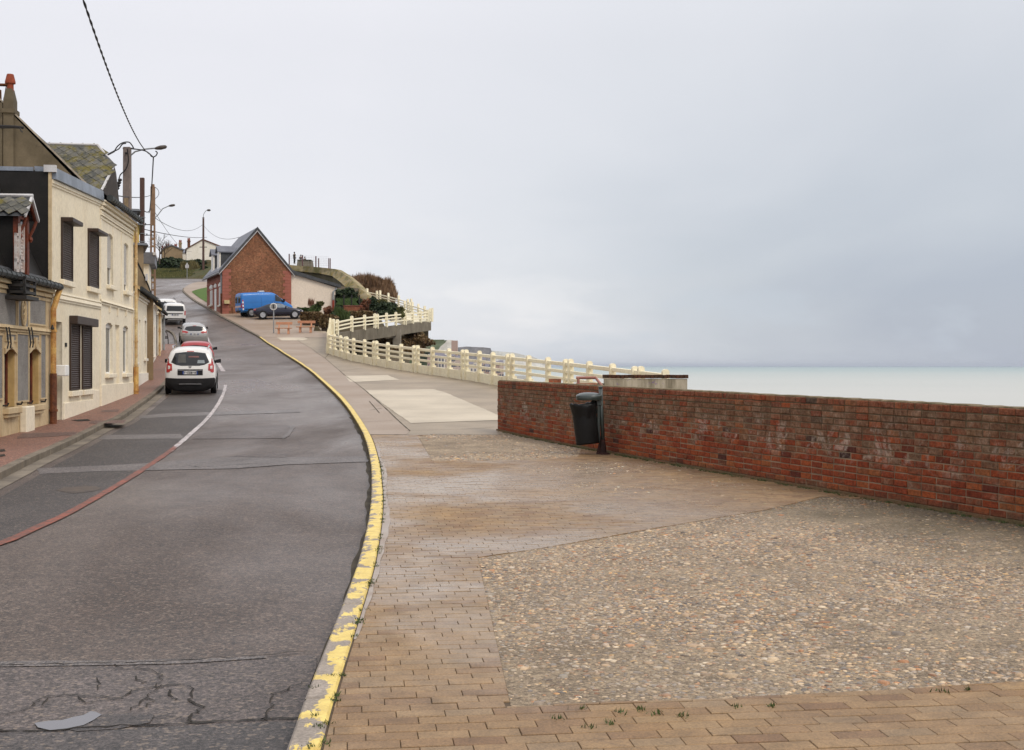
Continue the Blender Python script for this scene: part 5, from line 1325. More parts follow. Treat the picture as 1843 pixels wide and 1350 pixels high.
bme = MB().box(-wdt/2+.005, wdt/2-.005, -.16, .18, 0, .085).mesh('coping_brick', simple('coping_brick_dark', (.10,.035,.018), .9, (.045,.03,.018), 5, 1, 30, .3, .4, 30), bevel=.006)
for i in range(nb): place('coping_brick', bme, root, (-hw-.03+wdt*(i+.5), .14, zz + random.uniform(-.004, .004)))
rl = [at(1037, 680, SY-.8), at(1072, 680, SY-.8), at(1083, 694, SY-1.2), at(1090, 712, SY-1.4)]
root = empty('stair_rail', V((rl[0].x, rl[0].y, H(SY))), 0, 'dusky pink tubular handrail at the head of the sea stairs', 'handrail'); o_ = root.location
M_pinkrail = simple('pink_rail_paint', (.36,.17,.13), .55, (.28,.12,.09), 5)
MB().tube([q-o_ for q in rl], .035, 8).build('rail_tube', M_pinkrail, root)
MB().tube([rl[0]-o_+V((.05,0,0)), rl[0]-o_+V((.05,0,-1.2))], .035, 8).build('rail_post', M_pinkrail, root)
root = empty('stair_block', at(1010, 684, 36), 0, 'low red brick blocks by the sea stairs seen over the brick wall', 'wall')
MB().box(-.35, .0, 0, .4, -1.4, .03).box(.45, 1.3, .2, .6, -1.4, -.1).build('brick_block', M_low_brick, root)

# ================================================================ brick house at the car park
HC = gp(400.7, 565.2)
fh = Frame(HC, ang=math.radians(22)); house = fh.root('brick_house', 'red brick house with steep slate roof, two dormers and cream window heads', 'house')
gw, gx_ez = fh.hit(523.5, 510); ez = fh.hit(400, 484)[1]; pk = fh.hit(465, 414); D_ = fh.hit(372.5, 556, 0, 'x')[0]; print('brick house', gw, ez, pk, D_)
pk = (gw/2, pk[1])
MB().prism([(0,0,-1.5),(gw,0,-1.5),(gw,0,ez),(pk[0],0,pk[1]),(0,0,ez)], (0,.25,0)).build('gable_wall', M_brick_far, house)
wn1 = []
for px0, px1, py0, py1, ty in ((394.2,398.5,515,549,'w'), (386.2,389.6,517,564,'d'), (378.2,382.6,519,549,'w')):
    y0 = fh.hit(px1, (py0+py1)/2, 0, 'x')[0]; y1 = fh.hit(px0, (py0+py1)/2, 0, 'x')[0]; zc_, zd_ = fh.hit((px0+px1)/2, py1, 0, 'x')[1], fh.hit((px0+px1)/2, py0, 0, 'x')[1]
    wn1.append((y0, y1, zc_, zd_, ty))
MB().box(.0, .25, .252, D_, -1.5, ez).build('wall', M_brick_facade, house)
MB().box(.3, gw, .3, D_, -1.5, ez-.05).build('rear_wall', M_brick_far, house)
for y0, y1, c, d_, ty in wn1:
    w_ = MB().box(-.02, .04, y0, y1, c, d_).build('door' if ty == 'd' else 'window', M_white_p, house)
    if ty == 'w': MB().box(-.035, -.015, y0+.1, y1-.1, c+.1, d_-.1).build('pane', M_white_sh, w_); MB().box(-.14, .05, y0-.12, y1+.12, c-.14, c).build('sill', M_white_w, house)
    MB().box(-.07, .05, y0-.12, y1+.12, d_, d_+.22).prism([(-.07,y0+.2,d_+.22),(-.07,(y0+y1)/2,d_+.36),(-.07,y1-.2,d_+.22)], (.1,0,0)).build('window_head', M_white_p, house)
for yy, zz_ in ((.0, ez-.9),): MB().box(-.04, .02, .3, D_-.02, ez-1.05, ez-.9).box(-.04, .02, .3, D_-.02, ez-1.6, ez-1.5).build('brick_course', M_quoin, house)
for k in range(14):
    zz = .0 + k*ez/14; w_ = .75 if k % 2 else .55
    MB().box(-.03, w_, -.035, .03, zz, zz+ez/14-.02).build('quoin', M_quoin, house); MB().box(gw-w_, gw+.03, -.035, .03, zz, zz+ez/14-.02).build('quoin', M_quoin, house)
rs = (pk[1]-ez)/(pk[0]); ov = .35
for s_ in (0, 1):
    e0 = (-ov, ez-rs*ov) if s_ == 0 else (gw+ov, ez-rs*ov)
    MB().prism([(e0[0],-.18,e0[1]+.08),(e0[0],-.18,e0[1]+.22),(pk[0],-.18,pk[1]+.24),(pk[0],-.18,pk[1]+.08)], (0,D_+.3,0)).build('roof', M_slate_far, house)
    MB().prism([(e0[0],-.22,e0[1]-.04),(e0[0],-.22,e0[1]+.26),(pk[0],-.22,pk[1]+.28),(pk[0],-.22,pk[1]-.04)], (0,.05,0)).build('verge_slates', M_slate, house)
    MB().prism([(e0[0],-.2,e0[1]-.14),(e0[0],-.2,e0[1]-.04),(pk[0],-.2,pk[1]-.04),(pk[0],-.2,pk[1]-.15)], (0,.12,0)).build('verge_board', M_zinc_pale, house)
half_gutter(house, [(-ov-.05, -.1, ez-rs*ov+.02), (-ov-.05, D_+.1, ez-rs*ov+.02)], M_grey_pipe, .09)
pipe(house, [(-.1, .2, ez-.35), (-.1, .2, 1.9)], .075, M_grey_pipe); pipe(house, [(-.1, .2, 1.9), (-.1, .2, 0)], .08, M_rust)
for k, yy in enumerate((1.9, 5.6)):
    zb_ = ez+.05; w_ = 1.25; zt_ = ez+1.75; xb = 1.55*(zt_-ez)/rs/1.55
    dm = MB().box(.12, xb, yy, yy+w_, zb_-.2, zt_).build('dormer', M_slate, house)
    MB().prism([(0.0,yy,zb_-.1),(0.0,yy,zt_),(0.0,yy+w_/2,zt_+.45),(0.0,yy+w_,zt_),(0.0,yy+w_,zb_-.1)], (.12,0,0)).build('dormer_front', M_white_w, dm)
    MB().box(-.03, .0, yy+.15, yy+w_-.15, zb_, zt_-.1).build('window', M_white_p, dm)
    xr = (zt_+.5-ez)/rs
    for s_ in (0, 1):
        ye = yy-.15 if s_ == 0 else yy+w_+.15
        MB().prism([(-.2,ye,zt_-.08),(-.2,ye,zt_+.02),(-.2,yy+w_/2,zt_+.6),(-.2,yy+w_/2,zt_+.5)], (xr+.2,0,0)).build('dormer_roof', M_slate_far, dm)
a, z_ = fh.hit(403, 540.5); b, z2 = fh.hit(412, 547)
MB().box(a, b, -.35, -.02, z2, z_).build('letter_box', simple('cream_box', (.62,.50,.26), .6), house)
MB().box(.9, 3.2, -.12, -.01, -1, fh.hit(420, 552)[1]).build('brick_plinth', M_brick_far, house)
# annex with lean-to roof
x1_ = fh.hit(604, 540)[0]; zr_ = fh.hit(604, 515)[1]; zl_ = fh.hit(524, 488)[1]; print('annex', x1_, zr_, zl_)
root = fh.root('annex', 'pale rendered annex with sloping slate lean-to roof beside the brick house', 'building')
MB().prism([(gw+.04,0.1,-1.5),(x1_,.1,-1.5),(x1_,.1,zr_-.1),(gw+.04,.1,zl_-.2)], (0,5,0)).build('wall', M_pink_w, root)
MB().prism([(gw+.04,-.15,zl_-.25),(gw+.04,-.15,zl_+.12),(x1_+.5,-.15,zr_+.12),(x1_+.5,-.15,zr_-.16)], (0,.1,0)).build('fascia', M_slate, root)
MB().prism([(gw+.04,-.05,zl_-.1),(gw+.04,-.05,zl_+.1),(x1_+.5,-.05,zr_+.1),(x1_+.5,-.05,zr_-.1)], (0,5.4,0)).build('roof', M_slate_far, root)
pipe(root, [(x1_+.1, 0, zr_-.2), (x1_-.25, -.08, zr_-.55), (x1_-.25, -.08, zr_*.52)], .09, M_grey_pipe)
pipe(root, [(x1_-.25, -.08, zr_*.52), (x1_-.25, -.08, 0)], .1, simple('red_pipe', (.36,.05,.03), .6))

# ================================================================ car park ground, grass corner, bank over the bend
def gsheet(name, mat, px, off, kind='structure'): return sheet(name, mat, px, off, 0, kind)
carpark = MB()
ys = yr(92, 131, 1.0)
strip('car_park', M_conc_path, yr(92, 117, 1.0), lambda y_: KRX(y_)+KW+.02, lambda y_: EX(y_)-.1 if y_ < 97 else float(np.interp(y_, [97, 112, 131], [-15.4, -17.5, -20])), .012)
gpx = gp(345,534)
strip('upper_pavement', M_conc_path, yr(117, 166, 1.5), lambda y_: KRX(y_)+KW+.02, lambda y_: KRX(y_)+3.4, .012)
strip('grass_corner', simple('mown_grass', (.075,.13,.02), .9, (.055,.10,.018), 1, 1, 12, .3, .3, 20), yr(125, 158, 1.5), lambda y_: KRX(y_)+.9+max(0,(y_-142))*.25, lambda y_: max(KRX(y_)+1.0+max(0,(y_-142))*.25, (373.5-CX)/F*y_), .05)
def foliage(name, c1, c2, c3=None):
    m, t, p = new_mat(name); r = t.attr('tint')
    st = [(0, c1), (.6, c2)] + ([(1, c3)] if c3 else []); fin(t, p, t.ramp(r, st), .6, None, None, .25)
    p.inputs['Subsurface Weight'].default_value = 0; return m
def leaves(name, blobs, n, size, mat, label=None, cat='shrub', group=None, blade=False, kind=None, parent=None, up=.0, stem=None):
    """blobs: (centre, radii). Leaf-sized faces through the whole crown, denser near its skin"""
    tot = sum(r[0]*r[1]*r[2] for c, r in blobs); P = []; T_ = []
    for c, r in blobs:
        k = max(8, int(n*r[0]*r[1]*r[2]/tot)); u = rng.normal(size=(k, 3)); u /= np.linalg.norm(u, axis=1)[:, None]
        rad = rng.uniform(.35, 1, k)**.45; lump = 1+.18*np.sin(u[:, 0]*5+u[:, 2]*4+c[0])+.12*np.sin(u[:, 1]*9+u[:, 2]*7)
        p_ = u*(rad*lump)[:, None]*np.array(r)+np.array(c); P.append(p_); T_.append(np.clip(rng.normal(.5, .25, k)+.25*np.sin(u[:, 0]*7+c[1])*np.sin(u[:, 2]*6), 0, 1))
    P = np.concatenate(P); T_ = np.concatenate(T_); k = len(P)
    a = rng.normal(size=(k, 3)); a /= np.linalg.norm(a, axis=1)[:, None]
    if blade: a = a*.35+np.array([0, 0, 1.0]); a /= np.linalg.norm(a, axis=1)[:, None]
    b = np.cross(a, rng.normal(size=(k, 3))); b /= np.linalg.norm(b, axis=1)[:, None]
    s_ = size*rng.uniform(.6, 1.4, k)[:, None]; la, lb = (s_*(3 if blade else 1)), s_*(.16 if blade else .62)
    Q = np.stack([P-a*la, P+b*lb, P+a*la, P-b*lb], 1).reshape(-1, 3); Fc = np.arange(k*4).reshape(-1, 4)
    lo = P[:, 2].min(); o_ = V((float(P[:, 0].mean()), float(P[:, 1].mean()), float(lo)))
    me = np_mesh('foliage', Q-np.array(o_), Fc, mat, False, {'tint': np.repeat(T_, 4)})
    if kind == 'stuff': return tag(place(name, me, None, o_), kind='stuff')
    root = empty(name, o_, 0, label, cat, group); place('foliage', me, root)
    stm = MB()
    for c, r in blobs[:3]:
        c_ = V(c)-o_
        for j in range(4): stm.tube([(c_.x*.6, c_.y*.6, -.15), (c_.x+r[0]*.3*math.cos(j*1.6), c_.y+r[1]*.3*math.sin(j*1.6), c_.z+r[2]*.3)], .03, 4, r2=.012)
    stm.build('stem', M_bark, root)
    return root
M_bark = simple('bark', (.085, .06, .04), .9, (.05, .035, .025), 5)
M_lf = foliage('leaf_green', (.025,.045,.012), (.055,.085,.02), (.10,.13,.04)); M_lfd = foliage('leaf_dark', (.012,.024,.012), (.028,.045,.018), (.055,.075,.03))
M_lfr = foliage('twig_red', (.10,.035,.02), (.17,.07,.035), (.24,.12,.06)); M_reed = foliage('reed_brown', (.10,.055,.028), (.20,.115,.06), (.32,.20,.11))
M_dry = foliage('dry_grass', (.10,.085,.03), (.17,.14,.055), (.24,.20,.09)); M_olive = foliage('leaf_olive', (.05,.055,.015), (.10,.10,.03), (.16,.15,.05))
def blob(px, py, Y, rx, ry, rz=None):
    c = at(px, py, Y); s_ = Y/F; return ((c.x, c.y, c.z), (rx*s_, (rz or rx)*s_, ry*s_))
# bank at the top of the street
b0 = V((0,0,0))
bank = MB(); xsb = np.linspace(-86, -46, 14); rowsb = []
for yy, dz in ((196, -1.0), (199, .1), (206, 2.0), (212, 2.6), (214, 3.9), (228, 4.4), (300, 6)):
    rowsb.append([(float(x_), yy+2*math.sin(x_*.3), 15.6+dz+.25*math.sin(x_*.7+yy)) for x_ in xsb])
vs = [p_ for r_ in rowsb for p_ in r_]; n = len(xsb); fs = [(j*n+i, j*n+i+1, (j+1)*n+i+1, (j+1)*n+i) for j in range(len(rowsb)-1) for i in range(n-1)]
me = bpy.data.meshes.new('bank'); me.from_pydata(vs, [], fs); me.materials.append(simple('rough_grass', (.045,.055,.015), .9, (.075,.06,.025), .4, 1, 4, .4, .4, 6)); tag(place('grass_bank', me), kind='structure')
k = 7000; X = rng.uniform(-66, -36, k); tt = rng.uniform(0, 1, k); Y = 199+tt*8; Z = 15.7+tt*1.9
Q = np.stack([X, Y, Z], 1); hh = rng.uniform(.15, .4, k)
Q3 = np.stack([Q+np.c_[-.07*np.ones(k), np.zeros(k), np.zeros(k)], Q+np.c_[.07*np.ones(k), np.zeros(k), np.zeros(k)], Q+np.c_[rng.normal(0, .12, k), np.zeros(k), hh]], 1).reshape(-1, 3)
tag(place('bank_grass', np_mesh('bank_grass', Q3, np.arange(k*3).reshape(-1, 3), M_olive, False, {'tint': np.repeat(rng.uniform(0, 1, k), 3)})), kind='stuff')
leaves('bank_hedge', [blob(300,480,210,18,13,14), blob(322,484,210,16,12,14), blob(282,482,210,14,14), blob(312,472,212,26,8,10), blob(350,474,213,22,6,10), blob(310,492,204,22,5,5)], 8200, .22, M_lfd, 'dark overgrown hedge along the top of the bank beyond the bend')
leaves('bank_reeds', [blob(345,484,206,15,11,4), blob(330,482,206,6,9,4)], 2300, .17, M_dry, 'dry pale creeper hanging over the bank wall beside the lamp pole', blade=True)
leaves('bank_hedge', [blob(367,490,204,9,13,6), blob(352,497,201,14,4,3)], 1500, .17, M_lfd, 'dark bush at the foot of the round wooden lamp pole')
far_block('stone_cottage', 'grey stone cottage end with red brick stubs on top of the hill', 293, 328, 449, 240, 10, 475, M_tan, M_slate_far, 442, chim=[(296,8,444,455,M_rust),(303,6,440,450,M_rust),(317,5,440,450,M_rust)], gable=-.1)
far_block('slate_cottage', 'low slate roofed cottage between two chimneys on the hill', 326, 347, 455, 250, 8, 480, M_white_w, M_slate_far, 445, chim=[(325.5,5,434,462,M_tan),(340.5,5,430,455,M_rust)])
far_block('cream_hill_house', 'large cream house with stepped roof behind the wooden lamp pole', 337, 412, 449, 235, 9, 480, M_white_w, M_rust, 432, gable=-.25, wins=[(393,396,441,446,M_glass)])
# signpost on the bank
sp = at(336.7, 500, 197); root = empty('road_sign', sp, 0, 'pale road sign on a thin post in front of the hedge bank', 'sign')
MB().tube([(0,0,-.2), (0,0,2.3)], .05, 6).build('post', M_grey_pipe, root); MB().box(-.28, .28, -.03, .0, 1.55, 2.0).build('sign_plate', M_zinc_pale, root)
MB().prism([(-.22,-.04,2.02),(.22,-.04,2.02),(0,-.04,2.38)], (0,.03,0)).build('sign_plate', M_zinc_pale, root)

# ================================================================ mossy retaining wall, blockhouse and its railings behind the annex
M_mossconc = render_wall('mossy_concrete', (.115,.10,.07), (.07,.065,.035), (.03,.028,.012), .9)
m, t, p = new_mat('lichen_coping'); v = t.pos()
c = t.mix(t.rng(t.noise(.7, v, 6, .65), .4, .6), (.33,.27,.17), (.13,.12,.05)); c = t.mix(t.rng(t.noise(2, v, 5), .5, .65, 0, .8), c, (.28,.20,.06)); fin(t, p, c, .9); M_lichen = m
tp = [(515,476,168),(545,479,168),(575,481,166),(605,484.5,164),(625,497,160),(641,511,156),(655,525,152),(668,541,150)]
rt = [at(*q) for q in tp]; o_ = V((rt[0].x, rt[0].y, 8)); root = empty('retaining_wall', o_, 0, 'high mossy concrete retaining wall sloping down behind the white annex', 'wall')
lo_ = [at(515,486,168),at(545,489,168),at(575,492,166),at(598,497,164),(at(614,509,160)),at(628,523,156),at(642,534,152),at(660,549,150)]
for a, b, c, d_ in zip(rt, rt[1:], lo_, lo_[1:]):
    MB().hexa([c-o_, d_-o_, d_-o_+V((.3,3,0)), c-o_+V((.3,3,0))], [a-o_, b-o_, b-o_+V((.3,3,.1)), a-o_+V((.3,3,.1))]).build('coping', M_lichen, root)
    c2, d2 = c-o_+V((0,.5,-.02)), d_-o_+V((0,.5,-.02)); g = lambda q: V((q.x, q.y, -4))
    MB().hexa([g(c2), g(d2), g(d2)+V((0,4,0)), g(c2)+V((0,4,0))], [c2, d2, d2+V((0,2.2,0)), c2+V((0,2.2,0))]).build('wall', M_mossconc, root)
# hill behind, carrying the blockhouse
hv = [rt[0]+V((-6,3,-.3))] + [q+V((0,3,-.05)) for q in rt]; hb = [q+V((-16,50,-3)) for q in hv]
vs = [tuple(q) for q in hv+hb]+[(q.x-16, q.y+50.5, -2) for q in hv]; n = len(hv); fs = [(i, i+1, n+i+1, n+i) for i in range(n-1)]+[(n+i, n+i+1, 2*n+i+1, 2*n+i) for i in range(n-1)]
me = bpy.data.meshes.new('hillside'); me.from_pydata(vs, [], fs); me.materials.append(M_grass_flat); tag(place('hillside', me), kind='structure')
bk = at(547.5, 480, 176); root = empty('lookout_block', bk, 0, 'squat concrete lookout block with sloping sides on the hill', 'lookout'); s_ = 176/F
MB().hexa([(-14*s_,0,-.5),(14*s_,0,-.5),(14*s_,2.2,-.5),(-14*s_,2.2,-.5)], [(-12.5*s_,.1,11.5*s_),(11.5*s_,.1,11*s_),(11.5*s_,2.1,11*s_),(-12.5*s_,2.1,11.5*s_)]).build('block', M_deck, root)
MB().box(-13*s_, 12*s_, .0, 2.2, 11.5*s_, 12.6*s_).build('slab', M_mossconc, root)
M_purple = simple('railing_post_paint', (.14,.07,.075), .6)
for px, pt, pb, nm in ((520.5,457,474,'first railing post, by the slate gable'), (544.5,459,472,'railing post in front of the lookout block'), (568.5,461,480,'railing post just past the lookout block'), (573.5,465,480,'shorter railing post near the middle gap')):
    q = at(px, pb, 172); root_ = empty('railing_post', q, 0, 'thin purple '+nm, 'post', 'railing posts on the hill'); MB().box(-.07, .07, -.07, .07, -1.0, (pb-pt)*172/F).build('post', M_purple, root_)
q = at(592.5, 483, 172); root_ = empty('gate_post', q, 0, 'broad double railing post at the seaward end of the row', 'post', 'railing posts on the hill'); s_ = 172/F
MB().box(-.12, .0, -.07, .07, -1, 18*s_).box(.07, .2, -.07, .07, -1, 18*s_).build('post', M_purple, root_)
root_ = empty('wire_mesh', at(520, 478, 172.3), 0, 'faint wire mesh fence between the purple posts on the hill', 'fence'); w_ = MB()
for py in np.arange(459, 478, 3.2):
    w_.tube([at(520,py,172.3)-root_.location, at(592,py+3,172.3)-root_.location], .008, 3)
for px in np.arange(522, 592, 3): w_.tube([at(px,459.5+(px-522)*.04,172.3)-root_.location, at(px,480,172.3)-root_.location], .007, 3)
w_.build('mesh', M_grey_pipe, root_)

# people on the hill
M_coat = simple('dark_green_coat', (.035,.04,.03), .8); M_navy = simple('navy_coat', (.018,.018,.03), .8); M_trous = simple('dark_trousers', (.02,.019,.022), .8); M_skin = simple('skin', (.40,.24,.17), .6, fine_amt=0); M_hair = simple('dark_hair', (.035,.02,.014), .7)
def person(name, loc, rz, label, pose='stand', coat=M_coat, h=1.75):
    root = empty(name, loc, rz, label, 'person'); k = h/1.75
    J = {'pel': (0,0,.95), 'waist': (0,0,1.1), 'chest': (0,.01,1.32), 'neck': (0,.01,1.48), 'head': (0,-.01,1.62), 'crown': (0,0,1.72),
         'shl': (-.18,.01,1.42), 'ell': (-.23,.04,1.14), 'hal': (-.2,-.05,.92), 'shr': (.18,.01,1.42), 'elr': (.23,.04,1.14), 'har': (.2,-.05,.92),
         'hil': (-.09,0,.9), 'knl': (-.10,-.02,.5), 'anl': (-.1,.02,.1), 'tol': (-.11,-.15,.04), 'hir': (.09,0,.9), 'knr': (.11,-.03,.5), 'anr': (.11,.02,.1), 'tor': (.13,-.15,.04)}
    if pose == 'sit':
        for q in J: x_, y_, z_ = J[q]; J[q] = (x_, y_, z_-.5)
        for s_, e_ in (('l', -1), ('r', 1)):
            J['kn'+s_] = (.12*e_, -.42, .47); J['an'+s_] = (.12*e_, -.45, .08); J['to'+s_] = (.13*e_, -.6, .04); J['ha'+s_] = (.1*e_, -.3, .58)
    R = {'pel': .14, 'waist': .13, 'chest': .155, 'neck': .055, 'head': .095, 'crown': .07, 'sh': .07, 'el': .05, 'ha': .038, 'hi': .10, 'kn': .07, 'an': .045, 'to': .04}
    names = list(J); ed = [('pel','waist'),('waist','chest'),('chest','neck'),('neck','head'),('head','crown'),('chest','shl'),('shl','ell'),('ell','hal'),('chest','shr'),('shr','elr'),('elr','har'),
                           ('pel','hil'),('hil','knl'),('knl','anl'),('anl','tol'),('pel','hir'),('hir','knr'),('knr','anr'),('anr','tor')]
    def skinned(nm, keep, grow, mat):
        ns = [q for q in names if q in keep]; me = bpy.data.meshes.new(nm); me.from_pydata([V(J[q])*k for q in ns], [(ns.index(a), ns.index(b)) for a, b in ed if a in ns and b in ns], [])
        o = place(nm, me); md = o.modifiers.new('s', 'SKIN'); o.modifiers.new('u', 'SUBSURF').levels = 1
        for i, q in enumerate(ns):
            r = R.get(q, R.get(q[:-1], .06))*k+grow; me.skin_vertices[0].data[i].radius = (r, r*.8)
        me.skin_vertices[0].data[0].use_root = True
        dg = bpy.context.evaluated_depsgraph_get(); nm_ = bpy.data.meshes.new_from_object(o.evaluated_get(dg)); bpy.data.objects.remove(o)
        nm_.materials.clear(); nm_.materials.append(mat); nm_.polygons.foreach_set('use_smooth', [True]*len(nm_.polygons)); return place(nm, nm_, root)
    skinned('body', names, 0, M_skin)
    skinned('coat', ['pel','waist','chest','shl','ell','shr','elr','hil','hir'], .03, coat)
    skinned('trousers', ['pel','hil','knl','anl','hir','knr','anr'], .018, M_trous)
    z_ = J['head'][2]*k; MB().lathe([(.05,z_-.06),(.105,z_),(.112,z_+.06),(.09,z_+.13),(.03,z_+.16)], (0,.022,0), 10).build('hair', M_hair, root, smooth=True)
    return root
person('person', at(530, 475.5, 174), 2.4, 'person standing in a long dark green coat at the edge of the hill', 'stand', M_coat, 1.68)
person('person', at(541.5, 479, 179.5), .3, 'person in a navy coat sitting behind the lookout block', 'stand', M_navy, 1.62)
person('person', at(548.5, 481, 179.8), -.3, 'smaller person with dark hair behind the lookout block, nearest the sea', 'stand', M_navy, 1.5)
# seats for those two so that they rest on the hill
# ================================================================ planting round the annex
M_stonewall = simple('planter_rubble', (.17,.115,.07), .9, (.10,.07,.045), 1.5, 1, 8, .4, .5, 12)
M_hedge = foliage('hedge_brown', (.09,.05,.022), (.16,.10,.045), (.20,.15,.07))
def hedge_box(name, label, x0, x1, y0, y1, Y, Y2, mat, n=900):
    a = at(x0, y1, Y); b = at(x1, y0, Y); k = n; P = np.stack([rng.uniform(a.x, b.x, k), rng.uniform(Y, Y2, k), a.z+(b.z-a.z)*rng.uniform(0, 1, k)**.7], 1)
    P[:k//2, 1] = Y+rng.uniform(-.08, .08, k//2)
    a_ = rng.normal(size=(k, 3)); a_ /= np.linalg.norm(a_, axis=1)[:, None]; b_ = np.cross(a_, rng.normal(size=(k, 3))); b_ /= np.linalg.norm(b_, axis=1)[:, None]
    s_ = .12*rng.uniform(.6, 1.4, k)[:, None]; Q = np.stack([P-a_*s_, P+b_*s_*.6, P+a_*s_, P-b_*s_*.6], 1).reshape(-1, 3)
    o_ = V(((a.x+b.x)/2, Y, a.z)); root = empty(name, o_, 0, label, 'hedge'); place('foliage', np_mesh('foliage', Q-np.array(o_), np.arange(k*4).reshape(-1, 4), mat, False, {'tint': np.repeat(rng.uniform(0, 1, k), 4)}), root)
    MB().box(a.x-o_.x+.12, b.x-o_.x-.12, .15, Y2-Y-.1, -.3, (b.z-a.z)-.15).build('dense_core', M_bark, root)
hedge_box('clipped_hedge', 'brown clipped hedge running from the dark car towards the benches', 541, 577, 562, 578.5, 103, 105.5, M_hedge, 1500)
hedge_box('clipped_hedge', 'square brown hedge end beside the balustrade', 575, 600, 567, 589.5, 98.5, 102, M_hedge, 1300)
hedge_box('clipped_hedge', 'low brown hedge behind the ramp balustrade by the bin', 628, 676, 560, 580, 112, 114, M_hedge, 1500)
leaves('garden_shrub', [blob(541,557.5,111,9,3.5), blob(553,558,111,8,4)], 900, .11, M_lf, 'low green ground shrub along the foot of the annex')
leaves('garden_shrub', [blob(566,556,110,8,7), blob(572,553,110,6,6), blob(562,561,109,7,5)], 1300, .12, M_lf, 'leafy green shrub in front of the annex wall')
leaves('garden_shrub', [blob(576,546.5,110,6,3.2), blob(572,553,110,1.5,5)], 550, .11, M_olive, 'small umbrella shaped bush rising above the green shrub')
leaves('ball_shrub', [blob(591,560.5,107,8.5,8)], 1300, .10, M_lfr, 'rounded reddish brown bush at the annex downpipe', cat='shrub')
leaves('ball_shrub', [blob(598.5,568,104,5,5)], 700, .08, M_lfd, 'small dark green ball bush beside the reddish one')
leaves('garden_plant', [blob(612,566,106,10,5), blob(622,569,106,8,4), blob(607,561,107,6,4)], 1000, .14, M_lf, 'spiky green plants between ball bush and brick garden wall', cat='plant', blade=True)
leaves('bare_shrub', [blob(560,545,110,6,4)], 160, .10, M_lfr, 'thin leafless reddish twigs against the pale annex wall', blade=True)
q = at(634.5, 563, 117); root = empty('garden_wall', q, 0, 'low red brick garden wall below the trellis', 'wall'); s_ = 117/F
MB().box(-16*s_, 17*s_, 0, .3, -.6, 12*s_).build('wall', M_low_brick, root); MB().box(-16.5*s_, 17.5*s_, -.05, .35, 12*s_, 13*s_).build('coping', M_quoin, root)
q = at(603, 562, 118); root = empty('trellis', q, 0, 'green diamond trellis fence beside the annex', 'trellis'); s_ = 118/F; tr = MB(); 
for px in (0, 16, 30, 44): MB().box(px*s_-.05, px*s_+.05, -.05, .05, -.5, 31*s_).build('post', M_iron, root)
for i in range(-6, 22):
    a, b = i*2.4*s_, (i*2.4+11)*s_
    lim = 44*s_
    for (p0, p1) in (((a, 13*s_), (b, 25*s_)), ((b, 13*s_), (a, 25*s_))):
        if p0[0] < 0 or p1[0] < 0 or p0[0] > lim or p1[0] > lim: continue
        tr.add([(p0[0]-.03,0,p0[1]),(p0[0]+.03,0,p0[1]),(p1[0]+.03,0,p1[1]),(p1[0]-.03,0,p1[1])], [(0,1,2,3)])
tr.build('lattice', simple('green_lattice', (.10,.17,.05), .7), root); gt = MB()
for i in range(12): gt.tube([(i*1.25*s_, -.05, -.3), (i*1.25*s_, -.05, 11*s_)], .02, 4)
gt.build('gate_bars', M_iron, root)
leaves('ivy', [blob(622,532,122,20,12,8), blob(640,545,121,14,10,8), blob(612,545,121,10,10,8), blob(652,548,140,9,7,8)], 3000, .16, M_lfd, 'dark ivy scrub over the retaining wall behind the trellis', cat='climber')
leaves('red_shrub', [blob(657,552,118,8,11), blob(663,545,118,6,7), blob(652,560,117,5,6)], 1400, .13, M_lfr, 'tall reddish brown shrub between garden wall and dark bushes')
leaves('dark_bush', [blob(674,552,116,8,9), blob(680,562,115,8,9)], 1500, .13, M_lfd, 'dark green bush right of the reddish shrub')
leaves('dark_bush', [blob(697,553,115,17,9), blob(704,562,115,16,9), blob(690,566,114,10,7)], 3000, .13, M_lfd, 'broad dark rounded evergreen above the ramp balustrade')
leaves('dark_bush', [blob(719,560,115,8,7), blob(722,567,114,6,5)], 900, .12, M_olive, 'yellow green bush at the seaward end of the planting')
leaves('dark_bush', [blob(684,549,121,16,8,10), blob(672,541,124,8,6,8)], 1800, .13, M_lfd, 'dark scrub against the topmost ramp flight behind the evergreens')
leaves('golden_bush', [blob(688,543,119,9,3.5)], 500, .12, M_olive, 'golden bush above the dark evergreens')
leaves('cliff_bush', [blob(632,511,172,15,9,10), blob(648,514,173,22,15,12), blob(670,519,173,24,20,14), blob(690,524,173,18,20,14), blob(702,533,172,11,15,12), blob(680,536,168,24,12,8)], 19000, .21, M_reed, 'big reddish brown bush mass on the cliff above the ramp', cat='bush', blade=True)
root = empty('park_bin', at(674.5, 571, 112), 0, 'black box bin half hidden behind the ramp balustrade', 'bin'); s_ = 112/F
MB().box(-3.6*s_, 3.6*s_, 0, .4, -.5, 10*s_).build('bin_body', M_iron, root, bevel=.02); MB().box(-4*s_, 4*s_, -.03, .43, 10*s_, 11.5*s_).build('lid', M_binpl, root)
leaves('slope_scrub', [blob(745,617,121,30,13,30), blob(700,622,116,34,13,30), blob(650,618,106,24,12,24), blob(758,614,122,10,13,24), blob(745,606,124,18,6,16), blob(730,634,110,28,9,24)], 9500, .16, M_hedge, 'brown scrub covering the slope under the ramp', cat='bush')
# slope behind the fence, dark colour standing in for deep shade under the ramp
MB().add([at(600,650,92), at(735,660,92), at(742,622,122), at(600,612,118)], [(0,1,2,3)]).build('slope_ground', M_soil)['kind'] = 'structure'

